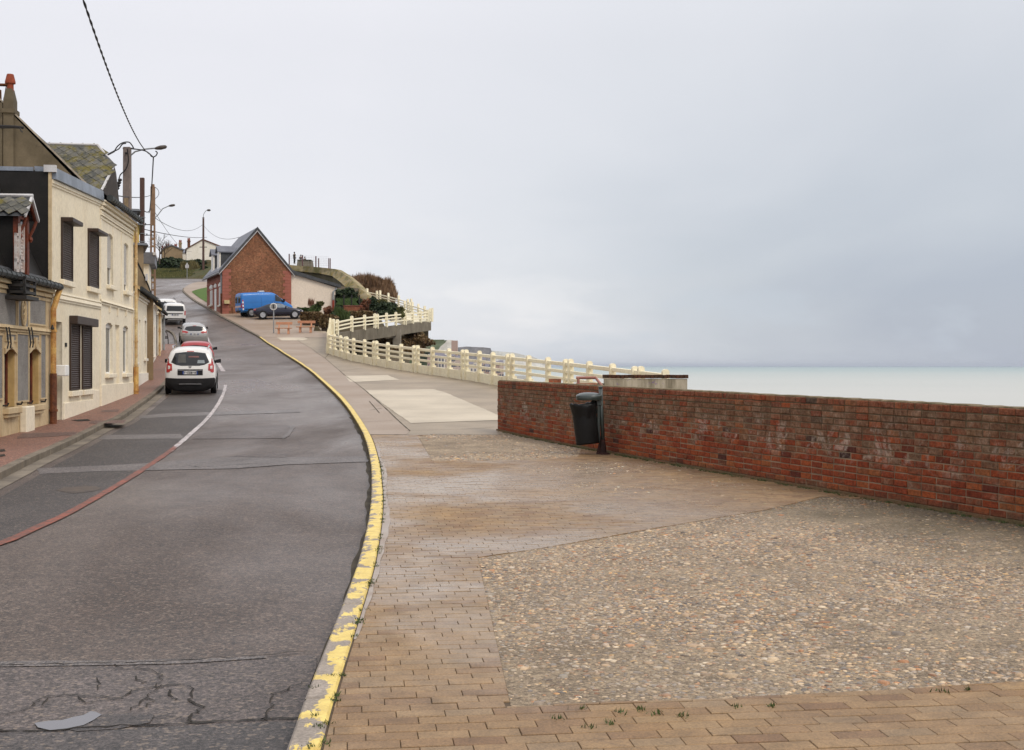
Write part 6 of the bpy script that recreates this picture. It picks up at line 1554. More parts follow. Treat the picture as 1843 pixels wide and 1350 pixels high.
# ================================================================ benches, round sign
M_bench = simple('bench_pink_concrete', (.50,.25,.145), .75, (.42,.20,.12), 3, 1, 20, .15)
def bench(label, px, py, Y, wpx, ang):
    root = empty('bench', at(px, py, Y), ang, label, 'bench', 'pink benches by the balustrade'); w_ = wpx*Y/F; h = w_/2
    MB().box(-h, h, -.22, .12, .40, .46).build('seat', M_bench, root, bevel=.01)
    MB().box(-h*.98, h*.98, .30, .36, .72, .92).build('backrest', M_bench, root, bevel=.01)
    for s_ in (-.58*h, .58*h):
        MB().prism([(s_-.07,-.22,0),(s_-.07,.14,0),(s_-.07,.08,.2),(s_-.07,.10,.4),(s_-.07,-.18,.4),(s_-.07,-.15,.2)], (.14,0,0)).build('leg', M_bench, root)
        MB().hexa([(s_-.05,.08,.38),(s_+.05,.08,.38),(s_+.05,.16,.38),(s_-.05,.16,.38)], [(s_-.05,.24,.74),(s_+.05,.24,.74),(s_+.05,.31,.74),(s_-.05,.31,.74)]).build('back_support', M_bench, root)
    return root
def benchY(py): return gp(500, py).y
bench('pink bench standing nearer the round sign', 510.5, 601, benchY(601), 30, math.radians(4)); bench('pink bench nearer the balustrade, farther from the sign', 550, 598.5, benchY(598.5), 33, math.radians(-3))
g_ = gp(492.5, 599.5); root = empty('round_sign', g_, 0, 'round grey road sign with pale rim on a slim grey pole by the benches', 'sign'); s_ = g_.y/F
MB().tube([(0,0,-.1), (0,0,52*s_)], .045, 8).build('post', M_grey_pipe, root)
MB().lathe([(5.8*s_, -.03), (5.8*s_, .0)], (0,-.05,47.5*s_), 24, 'y').build('sign_disc', simple('sign_grey', (.34,.34,.33), .5), root)
pts = [(5.8*s_*math.cos(a), -.06, 47.5*s_+5.8*s_*math.sin(a)) for a in np.linspace(0, 2*math.pi, 25)]; MB().tube(pts, .03, 5, cap=False).build('sign_rim', M_white_p, root)
MB().box(-.035, .035, -.1, -.08, 43.5*s_, 51.5*s_).box(-.12, .12, -.095, -.082, 48.6*s_, 49.2*s_).box(-.12, .12, -.095, -.082, 45.8*s_, 46.4*s_).build('sign_bracket', M_iron, root)
# arched railing on the left pavement
g_ = gp(297, 612); root = empty('arched_railing', V((gp(293,620).x, g_.y-3, H(g_.y-3))), 0, 'dark arched railing standing on the red pavement at the corner house', 'railing'); o_ = root.location
yy = o_.y; A_ = [at(px, py, yy)-o_ for px, py in [(292,593),(297,595),(300.5,600),(302.3,608),(303,620)]]
MB().tube(A_, .03, 6).build('rail', M_iron, root); MB().tube([at(293,606.5,yy)-o_, at(302,606.5,yy)-o_], .05, 6).tube([at(293,609,yy)-o_, at(302,609,yy)-o_], .03, 6).build('crossbar', M_iron, root)
# ================================================================ vehicles
M_tyre = simple('tyre_rubber', (.018,.017,.017), .8, fine_amt=0); M_rim = simple('alloy_rim', (.52,.52,.53), .3, (.42,.42,.43), 3, fine_amt=0, metal=.7)
M_black = simple('black_trim', (.018,.017,.018), .5, fine_amt=.05); M_redl = simple('red_tail_lamp', (.42,.018,.015), .18, (.30,.012,.01), 8, fine_amt=0, coat=.6)
M_clear = simple('clear_lamp', (.62,.60,.58), .15, (.45,.36,.33), 9, fine_amt=0, coat=.6); M_chrome = simple('chrome', (.62,.62,.62), .18, fine_amt=0, metal=.9)
M_plate = simple('plate_white', (.72,.72,.70), .4, fine_amt=0); M_pblue = simple('plate_blue', (.03,.10,.42), .4, fine_amt=0); M_char = simple('plate_letter', (.02,.02,.03), .5, fine_amt=0)
def paint(name, c, rough=.28, metal=0): return simple(name, c, rough, tuple(x*.9 for x in c), 1.2, 1, 30, .03, 0, 40, metal, .4, .22)
def hull(stations, name, mat, smoothlevel=2, dark=None):
    """stations back to front: list of rows (x, halfwidth, z), same row count; closed underneath and along the roof centre"""
    vs, fs = [], []; nr = len(stations[0]); ring = 2*nr
    for st in stations:
        for x_, w_, z_ in st: vs.append((x_, w_, z_))
        for x_, w_, z_ in reversed(st): vs.append((x_, -w_, z_))
    for i in range(len(stations)-1):
        for k in range(ring): fs.append((i*ring+k, i*ring+(k+1) % ring, (i+1)*ring+(k+1) % ring, (i+1)*ring+k))
    for b in (0, (len(stations)-1)*ring):
        for k in range(nr-1): fs.append((b+k, b+k+1, b+ring-2-k, b+ring-1-k))
    me = bpy.data.meshes.new(name); me.from_pydata(vs, [], fs)
    bm = bmesh.new(); bm.from_mesh(me); bmesh.ops.recalc_face_normals(bm, faces=bm.faces); bm.to_mesh(me); bm.free()
    o = place(name, me); md = o.modifiers.new('u', 'SUBSURF'); md.levels = smoothlevel; md.render_levels = smoothlevel
    dg = bpy.context.evaluated_depsgraph_get(); m2 = bpy.data.meshes.new_from_object(o.evaluated_get(dg)); bpy.data.objects.remove(o)
    m2.materials.clear(); m2.materials.append(mat)
    if dark:                                          # black rear bumper, and black along the bottom of the hull
        m2.materials.append(M_black); xr = min(v.co.x for v in m2.vertices)
        for p_ in m2.polygons: p_.material_index = 1 if (p_.center.z < dark[0] or (p_.center.z < dark[1] and p_.center.x < xr+.35)) else 0
    m2.polygons.foreach_set('use_smooth', [True]*len(m2.polygons)); m2.name = name
    return m2
def tree_of(me): return BVHTree.FromPolygons([v.co.copy() for v in me.vertices], [tuple(p.vertices) for p in me.polygons])
def patch(root, bvh, name, mat, poly, face, off=.006, n=8, thick=.0):
    """a panel whose outline (seen square on) is pressed onto the hull; face: 'rear','front','left','right','top'"""
    tops, bots = poly        # two polylines, the upper and lower edge, left to right
    def ev(pl, t):
        s_ = t*(len(pl)-1); i = min(int(s_), len(pl)-2); f = s_-i; return (pl[i][0]*(1-f)+pl[i+1][0]*f, pl[i][1]*(1-f)+pl[i+1][1]*f)
    vs, fs = [], []; mrow = 5
    for i in range(n+1):
        a, b = ev(tops, i/n), ev(bots, i/n)
        for j in range(mrow+1):
            u, v_ = a[0]+(b[0]-a[0])*j/mrow, a[1]+(b[1]-a[1])*j/mrow
            if face == 'rear': o_, d_ = V((-9, u, v_)), V((1,0,0))
            elif face == 'front': o_, d_ = V((9, u, v_)), V((-1,0,0))
            elif face == 'right': o_, d_ = V((u, -9, v_)), V((0,1,0))
            elif face == 'left': o_, d_ = V((u, 9, v_)), V((0,-1,0))
            else: o_, d_ = V((u, v_, 9)), V((0,0,-1))
            h_ = bvh.ray_cast(o_, d_)
            if h_[0] is None: h_ = bvh.find_nearest(o_ + d_*8)
            vs.append(tuple(h_[0] - d_*off))
    for i in range(n):
        for j in range(mrow): k = i*(mrow+1)+j; fs.append((k, k+1, k+mrow+2, k+mrow+1))
    me = bpy.data.meshes.new(name); me.from_pydata(vs, [], fs); me.materials.append(mat); me.polygons.foreach_set('use_smooth', [True]*len(fs))
    return place(name, me, root)
def wheel(root, x_, y_, r, w_=.2, spokes=5):
    t_ = MB().lathe([(r*.58,-w_*.30),(r*.70,-w_/2),(r*.93,-w_/2),(r,-w_*.3),(r,w_*.3),(r*.93,w_/2),(r*.70,w_/2),(r*.58,w_*.30)], (0,0,0), 22, 'y'); wh = t_.build('wheel', M_tyre, root, smooth=False, loc=(x_, y_, r))
    s_ = -1 if y_ < 0 else 1; rm = MB(); rm.lathe([(r*.60,s_*w_*.33),(r*.70,s_*w_*.52),(r*.62,s_*w_*.53),(r*.56,s_*w_*.34)], (0,0,0), 20, 'y')
    rm.lathe([(r*.13,s_*w_*.3),(r*.13,s_*w_*.47)], (0,0,0), 10, 'y')
    for k in range(spokes):
        a = 2*math.pi*k/spokes+.3; c_, s2 = math.cos(a), math.sin(a); px_, pz_ = -s2*r*.075, c_*r*.075
        rm.hexa([(px_,s_*w_*.3,pz_),(-px_,s_*w_*.3,-pz_),(-px_+c_*r*.6,s_*w_*.3,-pz_+s2*r*.6),(px_+c_*r*.6,s_*w_*.3,pz_+s2*r*.6)], [(px_,s_*w_*.45,pz_),(-px_,s_*w_*.45,-pz_),(-px_+c_*r*.6,s_*w_*.42,-pz_+s2*r*.6),(px_+c_*r*.6,s_*w_*.42,pz_+s2*r*.6)])
    rm.build('rim', M_rim, wh)
    MB().lathe([(r*.6,s_*w_*.1),(r*.6,s_*w_*.2)], (0,0,0), 16, 'y').build('brake_disc', M_black, wh)
    return wh
GLY = {'A':'010101111101101','B':'110101110101110','C':'011100100100011','E':'111100110100111','F':'111100110100100','Y':'101101010010010','D':'110101101101110','G':'011100101101011','L':'100100100100111','O':'010101101101010','V':'101101101101010','W':'101101111111101','X':'101101010101101','1':'010110010010111','2':'110001010100111','4':'101101111001001','5':'111100110001110','8':'111101111101111','0':'111101101101111','-':'000000111000000','T':'111010010010010','H':'101101111101101','I':'111010010010111','R':'110101110101101'}
def write(root, name, txt, x_, yc, z_, h, mat, gap=1.3, face=-1):
    """small block letters standing on a rear face (x fixed, read from behind the car)"""
    mb = MB(); p_ = h/5; w_ = len(txt)*p_*4*gap/1.3; y0 = yc + w_/2
    for i, ch in enumerate(txt):
        g = GLY.get(ch)
        if not g: continue
        for r in range(5):
            for c in range(3):
                if g[r*3+c] == '1':
                    ya = y0 - (i*4+c)*p_*gap/1.3; mb.box(x_-.004, x_+.002, ya-p_, ya, z_+h/2-(r+1)*p_, z_+h/2-r*p_)
    if mb.v: mb.build(name, mat, root)
def number_plate(root, x_, z_, txt, w_=.52, h=.11):
    pl = MB().box(x_-.012, x_, -w_/2, w_/2, z_-h/2, z_+h/2).build('number_plate', M_plate, root)
    MB().box(x_-.015, x_-.011, w_/2-.045, w_/2, z_-h/2, z_+h/2).box(x_-.015, x_-.011, -w_/2, -w_/2+.045, z_-h/2, z_+h/2).build('plate_band', M_pblue, pl)
    write(pl, 'plate_lettering', txt, x_-.015, 0, z_, h*.68, M_char)
    return pl
def car_place(root, px, py, heading, near_off=0):
    g_ = gp(px, py, -.12); root.location = g_; sl = (H(g_.y+2)-H(g_.y-2))/4
    root.rotation_euler = (0, -math.atan(sl)*math.sin(heading), heading); return g_

# ---- white estate with tall tail lamps
M_wpaint = paint('white_car_paint', (.72,.71,.69))
def estate(label, wp, Wd=.87, HT=1.62, Lh=2.24, rails=True, lamps='tall', plate='CY-508-AY', back='hatch', bump=M_black, detail=True, belt=1.0, lettering=True):
    root = empty('parked_car', (0,0,0), 0, label, 'car'); W_ = Wd
    st = [[(-Lh+.06,W_*.86,.08),(-Lh-.02,W_*.97,.42),(-Lh,W_*.985,.80),(-Lh+.05,W_*.95,belt),(-Lh+.20,W_*.80,HT-.22),(-Lh+.36,W_*.60,HT-.03)],
          [(-Lh+.18,W_*.97,.08),(-Lh+.14,W_*1.0,.44),(-Lh+.15,W_*1.02,.82),(-Lh+.18,W_*.985,belt+.01),(-Lh+.32,W_*.83,HT-.18),(-Lh+.48,W_*.70,HT+.01)],
          [(-1.5,W_*.98,.25),(-1.5,W_*1.01,.52),(-1.5,W_*1.02,.8),(-1.48,W_*.99,belt),(-1.42,W_*.84,HT-.12),(-1.38,W_*.66,HT+.03)],
          [(-.4,W_*.98,.22),(-.4,W_*1.0,.5),(-.4,W_*1.0,.8),(-.4,W_*.98,belt-.02),(-.35,W_*.83,HT-.1),(-.3,W_*.66,HT+.04)],
          [(.5,W_*.98,.22),(.5,W_*1.0,.5),(.5,W_*1.0,.78),(.55,W_*.97,belt-.05),(.35,W_*.82,HT-.14),(.3,W_*.64,HT)],
          [(1.15,W_*.98,.22),(1.15,W_*1.0,.5),(1.15,W_*.99,.74),(1.25,W_*.93,belt-.09),(1.0,W_*.84,belt+.12),(.85,W_*.6,belt+.2)],
          [(Lh-.35,W_*.95,.25),(Lh-.35,W_*.97,.45),(Lh-.35,W_*.94,.66),(Lh-.4,W_*.85,.82),(Lh-.5,W_*.7,.88),(Lh-.6,W_*.5,.92)],
          [(Lh-.03,W_*.75,.28),(Lh+.02,W_*.8,.45),(Lh,W_*.78,.6),(Lh-.05,W_*.7,.7),(Lh-.1,W_*.55,.74),(Lh-.15,W_*.4,.76)]]
    me = hull(st, 'body', wp, 3, (.24, .56) if bump is M_black else (.2, .2)); place('body', me, root); bv = tree_of(me)
    wt, wb_ = HT-.20, belt+.04
    patch(root, bv, 'rear_window', M_glass, ([(.52*W_/.87,wt+.02),(.2,wt+.06),(-.2,wt+.06),(-.52*W_/.87,wt+.02)], [(.66*W_/.87,wb_+.10),(.42,wb_-.02),(-.42,wb_-.02),(-.66*W_/.87,wb_+.10)]), 'rear')
    for f_, s_ in (('left', 1), ('right', -1)):
        patch(root, bv, 'side_window', M_glass, ([(-1.88,HT-.32),(-1.3,HT-.2)], [(-1.75,belt+.10),(-1.28,belt+.06)]), f_, .008, 4)
        patch(root, bv, 'side_window', M_glass, ([(-1.22,HT-.2),(-.4,HT-.17)], [(-1.2,belt+.05),(-.42,belt+.03)]), f_, .008, 4)
        patch(root, bv, 'side_window', M_glass, ([(-.33,HT-.17),(.42,HT-.24)], [(-.33,belt+.03),(.86,belt+.02)]), f_, .008, 6)
    patch(root, bv, 'windscreen', M_glass, ([(.62*W_/.87,HT-.16),(-.62*W_/.87,HT-.16)], [(.74*W_/.87,belt+.1),(-.74*W_/.87,belt+.1)]), 'front')
    patch(root, bv, 'rear_bumper', bump, ([(W_*.97,.60),(W_*.5,.58),(-W_*.5,.58),(-W_*.97,.60)], [(W_*.92,.20),(W_*.5,.17),(-W_*.5,.17),(-W_*.92,.20)]), 'rear', .012, 12)
    for s_ in (1, -1):
        if lamps == 'tall':
            tl = patch(root, bv, 'tail_light', M_redl, ([(s_*.74*W_/.87,belt+.29),(s_*.80*W_/.87,belt+.22)], [(s_*.70*W_/.87,.80),(s_*.80*W_/.87,.78)]), 'rear', .014, 3)
            patch(root, bv, 'tail_light', M_redl, ([(s_*.63*W_/.87,belt+.08),(s_*.82*W_/.87,belt+.14)], [(s_*.62*W_/.87,.86),(s_*.82*W_/.87,.80)]), 'rear', .012, 3)
            patch(root, bv, 'reversing_lamp', M_clear, ([(s_*.69*W_/.87,belt+.01),(s_*.77*W_/.87,belt+.03)], [(s_*.69*W_/.87,.92),(s_*.77*W_/.87,.90)]), 'rear', .022, 3)
        elif lamps == 'wide':
            tl = patch(root, bv, 'tail_light', M_redl, ([(s_*.42,belt-.02),(s_*.6,belt+.03),(s_*.80*W_/.87,belt+.05)], [(s_*.46,belt-.10),(s_*.6,belt-.14),(s_*.80*W_/.87,belt-.16)]), 'rear', .012, 4)
            patch(root, bv, 'reversing_lamp', M_clear, ([(s_*.6,belt-.10),(s_*.78*W_/.87,belt-.09)], [(s_*.6,belt-.14),(s_*.78*W_/.87,belt-.15)]), 'rear', .02, 2)
        else:
            tl = patch(root, bv, 'tail_light', M_redl, ([(s_*.70,belt+.12),(s_*.80*W_/.87,belt+.12)], [(s_*.70,.80),(s_*.80*W_/.87,.80)]), 'rear', .014, 3)
        mr = MB().hexa([(.52,s_*W_*.93,belt+.02),(.66,s_*W_*.93,belt+.02),(.64,s_*(W_+.16),belt+.03),(.54,s_*(W_+.16),belt+.03)], [(.52,s_*W_*.93,belt+.13),(.66,s_*W_*.93,belt+.13),(.64,s_*(W_+.15),belt+.18),(.54,s_*(W_+.15),belt+.18)]).build('mirror', M_black, root, bevel=.02)
        if rails: MB().tube([(-1.75,s_*W_*.70,HT-.02),(-1.6,s_*W_*.72,HT+.06),(.1,s_*W_*.72,HT+.06),(.25,s_*W_*.7,HT-.01)], .022, 6).build('roof_rail', M_chrome if wp is M_wpaint else M_black, root)
        for x_ in (-1.35, 1.45): 
            wheel(root, x_, s_*(W_-.075), .315)
            ar = MB(); ar.lathe([(.36, s_*(W_*.90)), (.36, s_*(W_+.004))], (x_, 0, .33), 24, 'y'); ar.build('wheel_arch', M_black, root)
    patch(root, bv, 'brake_lamp', M_redl, ([(.12,HT-.105),(-.12,HT-.105)], [(.12,HT-.13),(-.12,HT-.13)]), 'rear', .012, 2)
    zP = .80; hx = bv.ray_cast(V((-9,0,zP)), V((1,0,0)))[0].x
    if lamps == 'tall':
        patch(root, bv, 'plate_recess', M_black, ([(.43,zP+.10),(-.43,zP+.10)], [(.43,zP-.11),(-.43,zP-.11)]), 'rear', .010, 6)
        MB().box(hx-.03, hx-.012, -.42, .42, zP+.055, zP+.075).build('plate_strip', M_chrome, root)
        MB().box(hx-.1+.04, hx-.03, -.38, .38, .375, .395).build('bumper_strip', M_chrome, root)
        z2 = belt-.03; hx2 = bv.ray_cast(V((-9,0,z2)), V((1,0,0)))[0].x
        MB().prism([(hx2-.02,-.055,z2+.035),(hx2-.02,.055,z2+.035),(hx2-.02,.03,z2-.02),(hx2-.02,0,z2-.035),(hx2-.02,-.03,z2-.02)], (.02,0,0)).build('emblem', M_chrome, root)
        MB().lathe([(.018,hx2-.02),(.018,hx2)], (0,0,z2-.09), 8, 'x').build('lock', M_black, root)
        if lettering: write(root, 'name_lettering', 'LODGY', hx-.014, 0, zP+.087, .03, M_chrome, 2.2)
    number_plate(root, hx-.016, zP-.02, plate)
    return root, bv
lod, bv = estate('white estate car with tall red tail lamps, nearest of the parked row', M_wpaint, .86, 1.64, 2.25)
gl_ = MB()
patch(lod, bv, 'seat_back', simple('seat_seen_through_glass', (.10,.10,.095), .5), ([(.40,1.42),(.16,1.42)], [(.42,1.13),(.14,1.13)]), 'rear', .009, 3)
stk = patch(lod, bv, 'window_sticker', simple('sticker_pale', (.30,.34,.36), .4), ([(-.26,1.22),(-.48,1.22)], [(-.24,1.11),(-.50,1.11)]), 'rear', .010, 2)
patch(lod, bv, 'window_sticker', simple('sticker_pink', (.22,.10,.09), .4), ([(.06,1.36),(-.30,1.36)], [(.06,1.31),(-.30,1.31)]), 'rear', .010, 2)
MB().tube([(-2.11,.05,1.10),(-2.07,-.22,1.17)], .012, 4).build('wiper', M_black, lod)
car_place(lod, 346.5, 704.0, math.radians(102.3))
red, _ = estate('small red hatchback mostly hidden behind the white estate', paint('red_car_paint', (.36,.03,.035)), .84, 1.47, 1.95, False, 'block', 'AB-214-CH', bump=M_black, lettering=False)
car_place(red, 353.5, 668, math.radians(103.5)); 
sil, _ = estate('silver hatchback with wide red tail lamps, parked beyond the red car', paint('silver_car_paint', (.42,.41,.40), .25, .55), .90, 1.46, 2.12, False, 'wide', 'BT-402-GX', bump=paint('silver_bumper', (.33,.32,.31), .3, .4), belt=.96, lettering=False)
car_place(sil, 347.5, 617.5, math.radians(107))

# ---- high white vans on the far left
def mpv(label, plate='FA-180-DB'):
    root = empty('parked_van', (0,0,0), 0, label, 'van'); W_, HT, Lh = .88, 1.80, 2.18
    st = [[(-Lh+.06,W_*.85,.34),(-Lh-.02,W_*.97,.5),(-Lh,W_*1,.8),(-Lh+.02,W_*.99,1.12),(-Lh+.08,W_*.92,1.6),(-Lh+.2,W_*.78,HT-.03)],
          [(-Lh+.14,W_*.96,.3),(-Lh+.1,W_*1.0,.5),(-Lh+.1,W_*1.02,.8),(-Lh+.12,W_*1.0,1.12),(-Lh+.18,W_*.93,1.62),(-Lh+.3,W_*.8,HT)],
          [(-1.2,W_,.25),(-1.2,W_*1.02,.5),(-1.2,W_*1.02,.8),(-1.2,W_*1.0,1.12),(-1.2,W_*.93,1.62),(-1.2,W_*.8,HT+.02)],
          [(.3,W_,.25),(.3,W_*1.02,.5),(.3,W_*1.02,.8),(.35,W_*1.0,1.08),(.2,W_*.9,1.6),(.1,W_*.76,HT)],
          [(1.1,W_,.25),(1.1,W_*1.0,.5),(1.1,W_*1.0,.78),(1.3,W_*.95,1.0),(1.0,W_*.86,1.15),(.8,W_*.66,1.24)],
          [(Lh-.1,W_*.85,.3),(Lh,W_*.88,.5),(Lh-.04,W_*.86,.7),(Lh-.2,W_*.8,.86),(Lh-.3,W_*.68,.92),(Lh-.4,W_*.5,.95)]]
    me = hull(st, 'body', M_wpaint, 3, (.3, .56)); place('body', me, root); bv = tree_of(me)
    patch(root, bv, 'rear_window', M_glass, ([(.64,1.60),(-.64,1.60)], [(.72,1.17),(-.72,1.17)]), 'rear')
    patch(root, bv, 'rear_bumper', M_black, ([(.84,.58),(-.84,.58)], [(.78,.30),(-.78,.30)]), 'rear', .012, 8)
    patch(root, bv, 'bumper_strip', M_wpaint, ([(.6,.47),(-.6,.47)], [(.6,.42),(-.6,.42)]), 'rear', .03, 8)
    patch(root, bv, 'trim_strip', M_black, ([(.62,1.0),(-.62,1.0)], [(.62,.93),(-.62,.93)]), 'rear', .02, 4)
    for s_ in (1, -1):
        patch(root, bv, 'tail_light', M_redl, ([(s_*.76,1.22),(s_*.86,1.2)], [(s_*.75,.84),(s_*.85,.82)]), 'rear', .014, 3)
        patch(root, bv, 'side_window', M_glass, ([(-1.9,1.58),(.2,1.56)], [(-1.95,1.16),(.7,1.14)]), 'left' if s_ > 0 else 'right', .01, 6)
        MB().tube([(-1.6,s_*.68,HT-.02),(-1.5,s_*.69,HT+.06),(.0,s_*.69,HT+.06),(.1,s_*.68,HT-.01)], .025, 6).build('roof_rail', M_black, root)
        MB().box(.7, .84, min(s_*.86, s_*1.06), max(s_*.86, s_*1.06), 1.1, 1.32).build('mirror', M_black, root, bevel=.02)
        for x_ in (-1.3, 1.4): wheel(root, x_, s_*(W_-.07), .31); MB().lathe([(.36, s_*(W_*.90)), (.36, s_*(W_+.006))], (x_, 0, .33), 20, 'y').build('wheel_arch', M_black, root)
    patch(root, bv, 'windscreen', M_glass, ([(.6,1.6),(-.6,1.6)], [(.72,1.25),(-.72,1.25)]), 'front')
    hx = bv.ray_cast(V((-9,0,.86)), V((1,0,0)))[0].x; number_plate(root, hx-.02, .87, plate)
    return root
v1 = mpv('high roofed white van with black rear bumper parked above the silver car'); car_place(v1, 311, 581.5, math.radians(110))
v2 = mpv('white van farthest up the row, only its roof showing past the nearer one', 'CE-421-LX'); car_place(v2, 297.5, 573, math.radians(110))

# ---- blue panel van
M_bluev = paint('blue_van_paint', (.018,.16,.48), .38)
root = empty('delivery_van', (0,0,0), 0, 'bright blue panel van with red and white rear striping beside the brick gable', 'van'); W_, HT, Lh = .97, 2.16, 2.45
st = [[(-Lh,W_*.92,.42),(-Lh-.02,W_*.99,.6),(-Lh,W_*1,1.0),(-Lh+.02,W_*.99,1.4),(-Lh+.05,W_*.95,1.9),(-Lh+.12,W_*.86,HT-.02)],
      [(-Lh+.1,W_*.98,.38),(-Lh+.08,W_,.6),(-Lh+.08,W_*1.01,1.0),(-Lh+.08,W_,1.4),(-Lh+.12,W_*.96,1.92),(-Lh+.2,W_*.87,HT)],
      [(-1.2,W_,.36),(-1.2,W_*1.01,.6),(-1.2,W_*1.02,1.0),(-1.2,W_*1.01,1.4),(-1.2,W_*.96,1.95),(-1.2,W_*.87,HT+.02)],
      [(.5,W_,.36),(.5,W_*1.01,.6),(.5,W_*1.02,1.0),(.5,W_*1.01,1.4),(.45,W_*.96,1.92),(.4,W_*.86,HT)],
      [(1.0,W_,.36),(1.0,W_*1.01,.6),(1.0,W_*1.0,1.0),(1.05,W_*.98,1.3),(.85,W_*.9,1.84),(.75,W_*.8,HT-.06)],
      [(1.7,W_*.99,.36),(1.7,W_*1.0,.6),(1.75,W_*.98,.9),(1.85,W_*.92,1.14),(1.68,W_*.84,1.24),(1.6,W_*.7,1.30)],
      [(2.3,W_*.9,.38),(2.36,W_*.92,.55),(2.33,W_*.9,.75),(2.25,W_*.82,.92),(2.15,W_*.7,.99),(2.1,W_*.55,1.02)],
      [(2.42,W_*.75,.42),(2.45,W_*.78,.55),(2.42,W_*.76,.7),(2.38,W_*.7,.8),(2.32,W_*.6,.86),(2.3,W_*.5,.88)]]
me = hull(st, 'body', M_bluev); place('body', me, root); bv = tree_of(me)
for s_, f_ in ((1, 'left'), (-1, 'right')):
    patch(root, bv, 'side_window', M_glass, ([(.72,1.84),(.98,1.82),(1.08,1.78)], [(.70,1.28),(1.1,1.24),(1.56,1.16)]), f_, .012, 8)
    patch(root, bv, 'door_seam', M_black, ([(.615,1.98),(.632,1.98)], [(.615,.5),(.632,.5)]), f_, .006, 1)
    patch(root, bv, 'door_seam', M_black, ([(-.60,1.98),(-.585,1.98)], [(-.60,.5),(-.585,.5)]), f_, .006, 1)
    patch(root, bv, 'side_moulding', M_black, ([(-2.35,.70),(2.1,.70)], [(-2.35,.64),(2.1,.64)]), f_, .012, 12)
    patch(root, bv, 'side_rib', M_bluev, ([(-2.2,1.30),(.55,1.30)], [(-2.2,1.26),(.55,1.26)]), f_, .02, 12)
    for x_ in (-1.55, 1.62): wheel(root, x_, s_*(W_-.05), .33); MB().lathe([(.39, s_*(W_*.90)), (.39, s_*(W_*1.012))], (x_, 0, .34), 22, 'y').build('wheel_arch', M_black, root)
    MB().box(1.42, 1.55, min(s_*.95, s_*1.14), max(s_*.95, s_*1.14), 1.18, 1.46).build('mirror', M_black, root, bevel=.02)
    for k in range(6): patch(root, bv, 'stripe', M_redl if k % 2 == 0 else M_white_p, ([(-2.33,1.50-k*.15),(-2.22,1.50-k*.15)], [(-2.33,1.35-k*.15),(-2.22,1.35-k*.15)]), f_, .012, 1)
for s_ in (1, -1):
    patch(root, bv, 'rear_window', M_glass, ([(s_*.12,1.85),(s_*.68,1.82)], [(s_*.12,1.25),(s_*.72,1.25)]), 'rear', .01, 4)
    patch(root, bv, 'tail_light', M_redl, ([(s_*.86,1.2),(s_*.94,1.2)], [(s_*.86,.78),(s_*.94,.78)]), 'rear', .012, 2)
for k in range(13): patch(root, bv, 'stripe', M_redl if k % 2 == 0 else M_white_p, ([(-.84+k*.13,1.02),(-.71+k*.13,1.02)], [(-.86+k*.13,.86),(-.73+k*.13,.86)]), 'rear', .012, 1)
patch(root, bv, 'rear_bumper', M_black, ([(.92,.60),(-.92,.60)], [(.88,.42),(-.88,.42)]), 'rear', .012, 6)
patch(root, bv, 'windscreen', M_glass, ([(.68,1.92),(-.68,1.92)], [(.84,1.36),(-.84,1.36)]), 'front', .012)
hx = bv.ray_cast(V((-9,0,.75)), V((1,0,0)))[0].x; number_plate(root, hx-.014, .72, 'CT-150-BG')
MB().box(-.5, .0, -.25, .25, HT, HT+.12).build('roof_vent', M_zinc_pale, root, bevel=.03)
car_place(root, 477, 571.5, math.radians(30)); root.location.z += .12
# ---- dark saloon
M_navyc = paint('dark_navy_car_paint', (.012,.012,.028), .2)
root = empty('parked_car', (0,0,0), 0, 'dark navy saloon with silver wheels parked in front of the blue van', 'car'); W_, HT, Lh = .87, 1.40, 2.22
st = [[(-Lh+.05,W_*.8,.34),(-Lh,W_*.9,.5),(-Lh+.02,W_*.9,.7),(-Lh+.05,W_*.86,.84),(-Lh+.1,W_*.76,.92),(-Lh+.14,W_*.6,.96)],
      [(-Lh+.3,W_*.95,.28),(-Lh+.25,W_*.98,.5),(-Lh+.25,W_*1.0,.7),(-Lh+.25,W_*.96,.86),(-Lh+.35,W_*.84,.96),(-Lh+.4,W_*.66,1.0)],
      [(-1.5,W_,.24),(-1.5,W_*1.0,.5),(-1.5,W_*1.01,.7),(-1.5,W_*.97,.88),(-1.6,W_*.86,.97),(-1.55,W_*.7,1.02)],
      [(-.95,W_,.22),(-.95,W_*1.0,.5),(-.95,W_*1.0,.7),(-.95,W_*.97,.88),(-.95,W_*.80,1.22),(-.9,W_*.62,1.33)],
      [(-.2,W_,.22),(-.2,W_*1.0,.5),(-.2,W_*1.0,.7),(-.2,W_*.97,.87),(-.2,W_*.76,1.28),(-.2,W_*.58,HT+.02)],
      [(.4,W_,.22),(.4,W_*1.0,.5),(.4,W_*1.0,.7),(.4,W_*.97,.86),(.3,W_*.76,1.24),(.25,W_*.58,1.36)],
      [(1.0,W_,.22),(1.0,W_*1.0,.5),(1.0,W_*1.0,.68),(1.0,W_*.95,.84),(.95,W_*.84,.92),(.9,W_*.66,.98)],
      [(1.8,W_*.97,.24),(1.8,W_*.98,.45),(1.8,W_*.97,.62),(1.8,W_*.9,.76),(1.75,W_*.8,.82),(1.7,W_*.62,.86)],
      [(Lh-.03,W_*.78,.28),(Lh+.02,W_*.82,.42),(Lh,W_*.8,.55),(Lh-.05,W_*.74,.66),(Lh-.1,W_*.64,.71),(Lh-.14,W_*.5,.74)]]
me = hull(st, 'body', M_navyc); place('body', me, root); bv = tree_of(me)
M_glass_b = simple('bluish_side_glass', (.16,.20,.24), .12, (.07,.085,.10), 2, fine_amt=0, spec=.8)
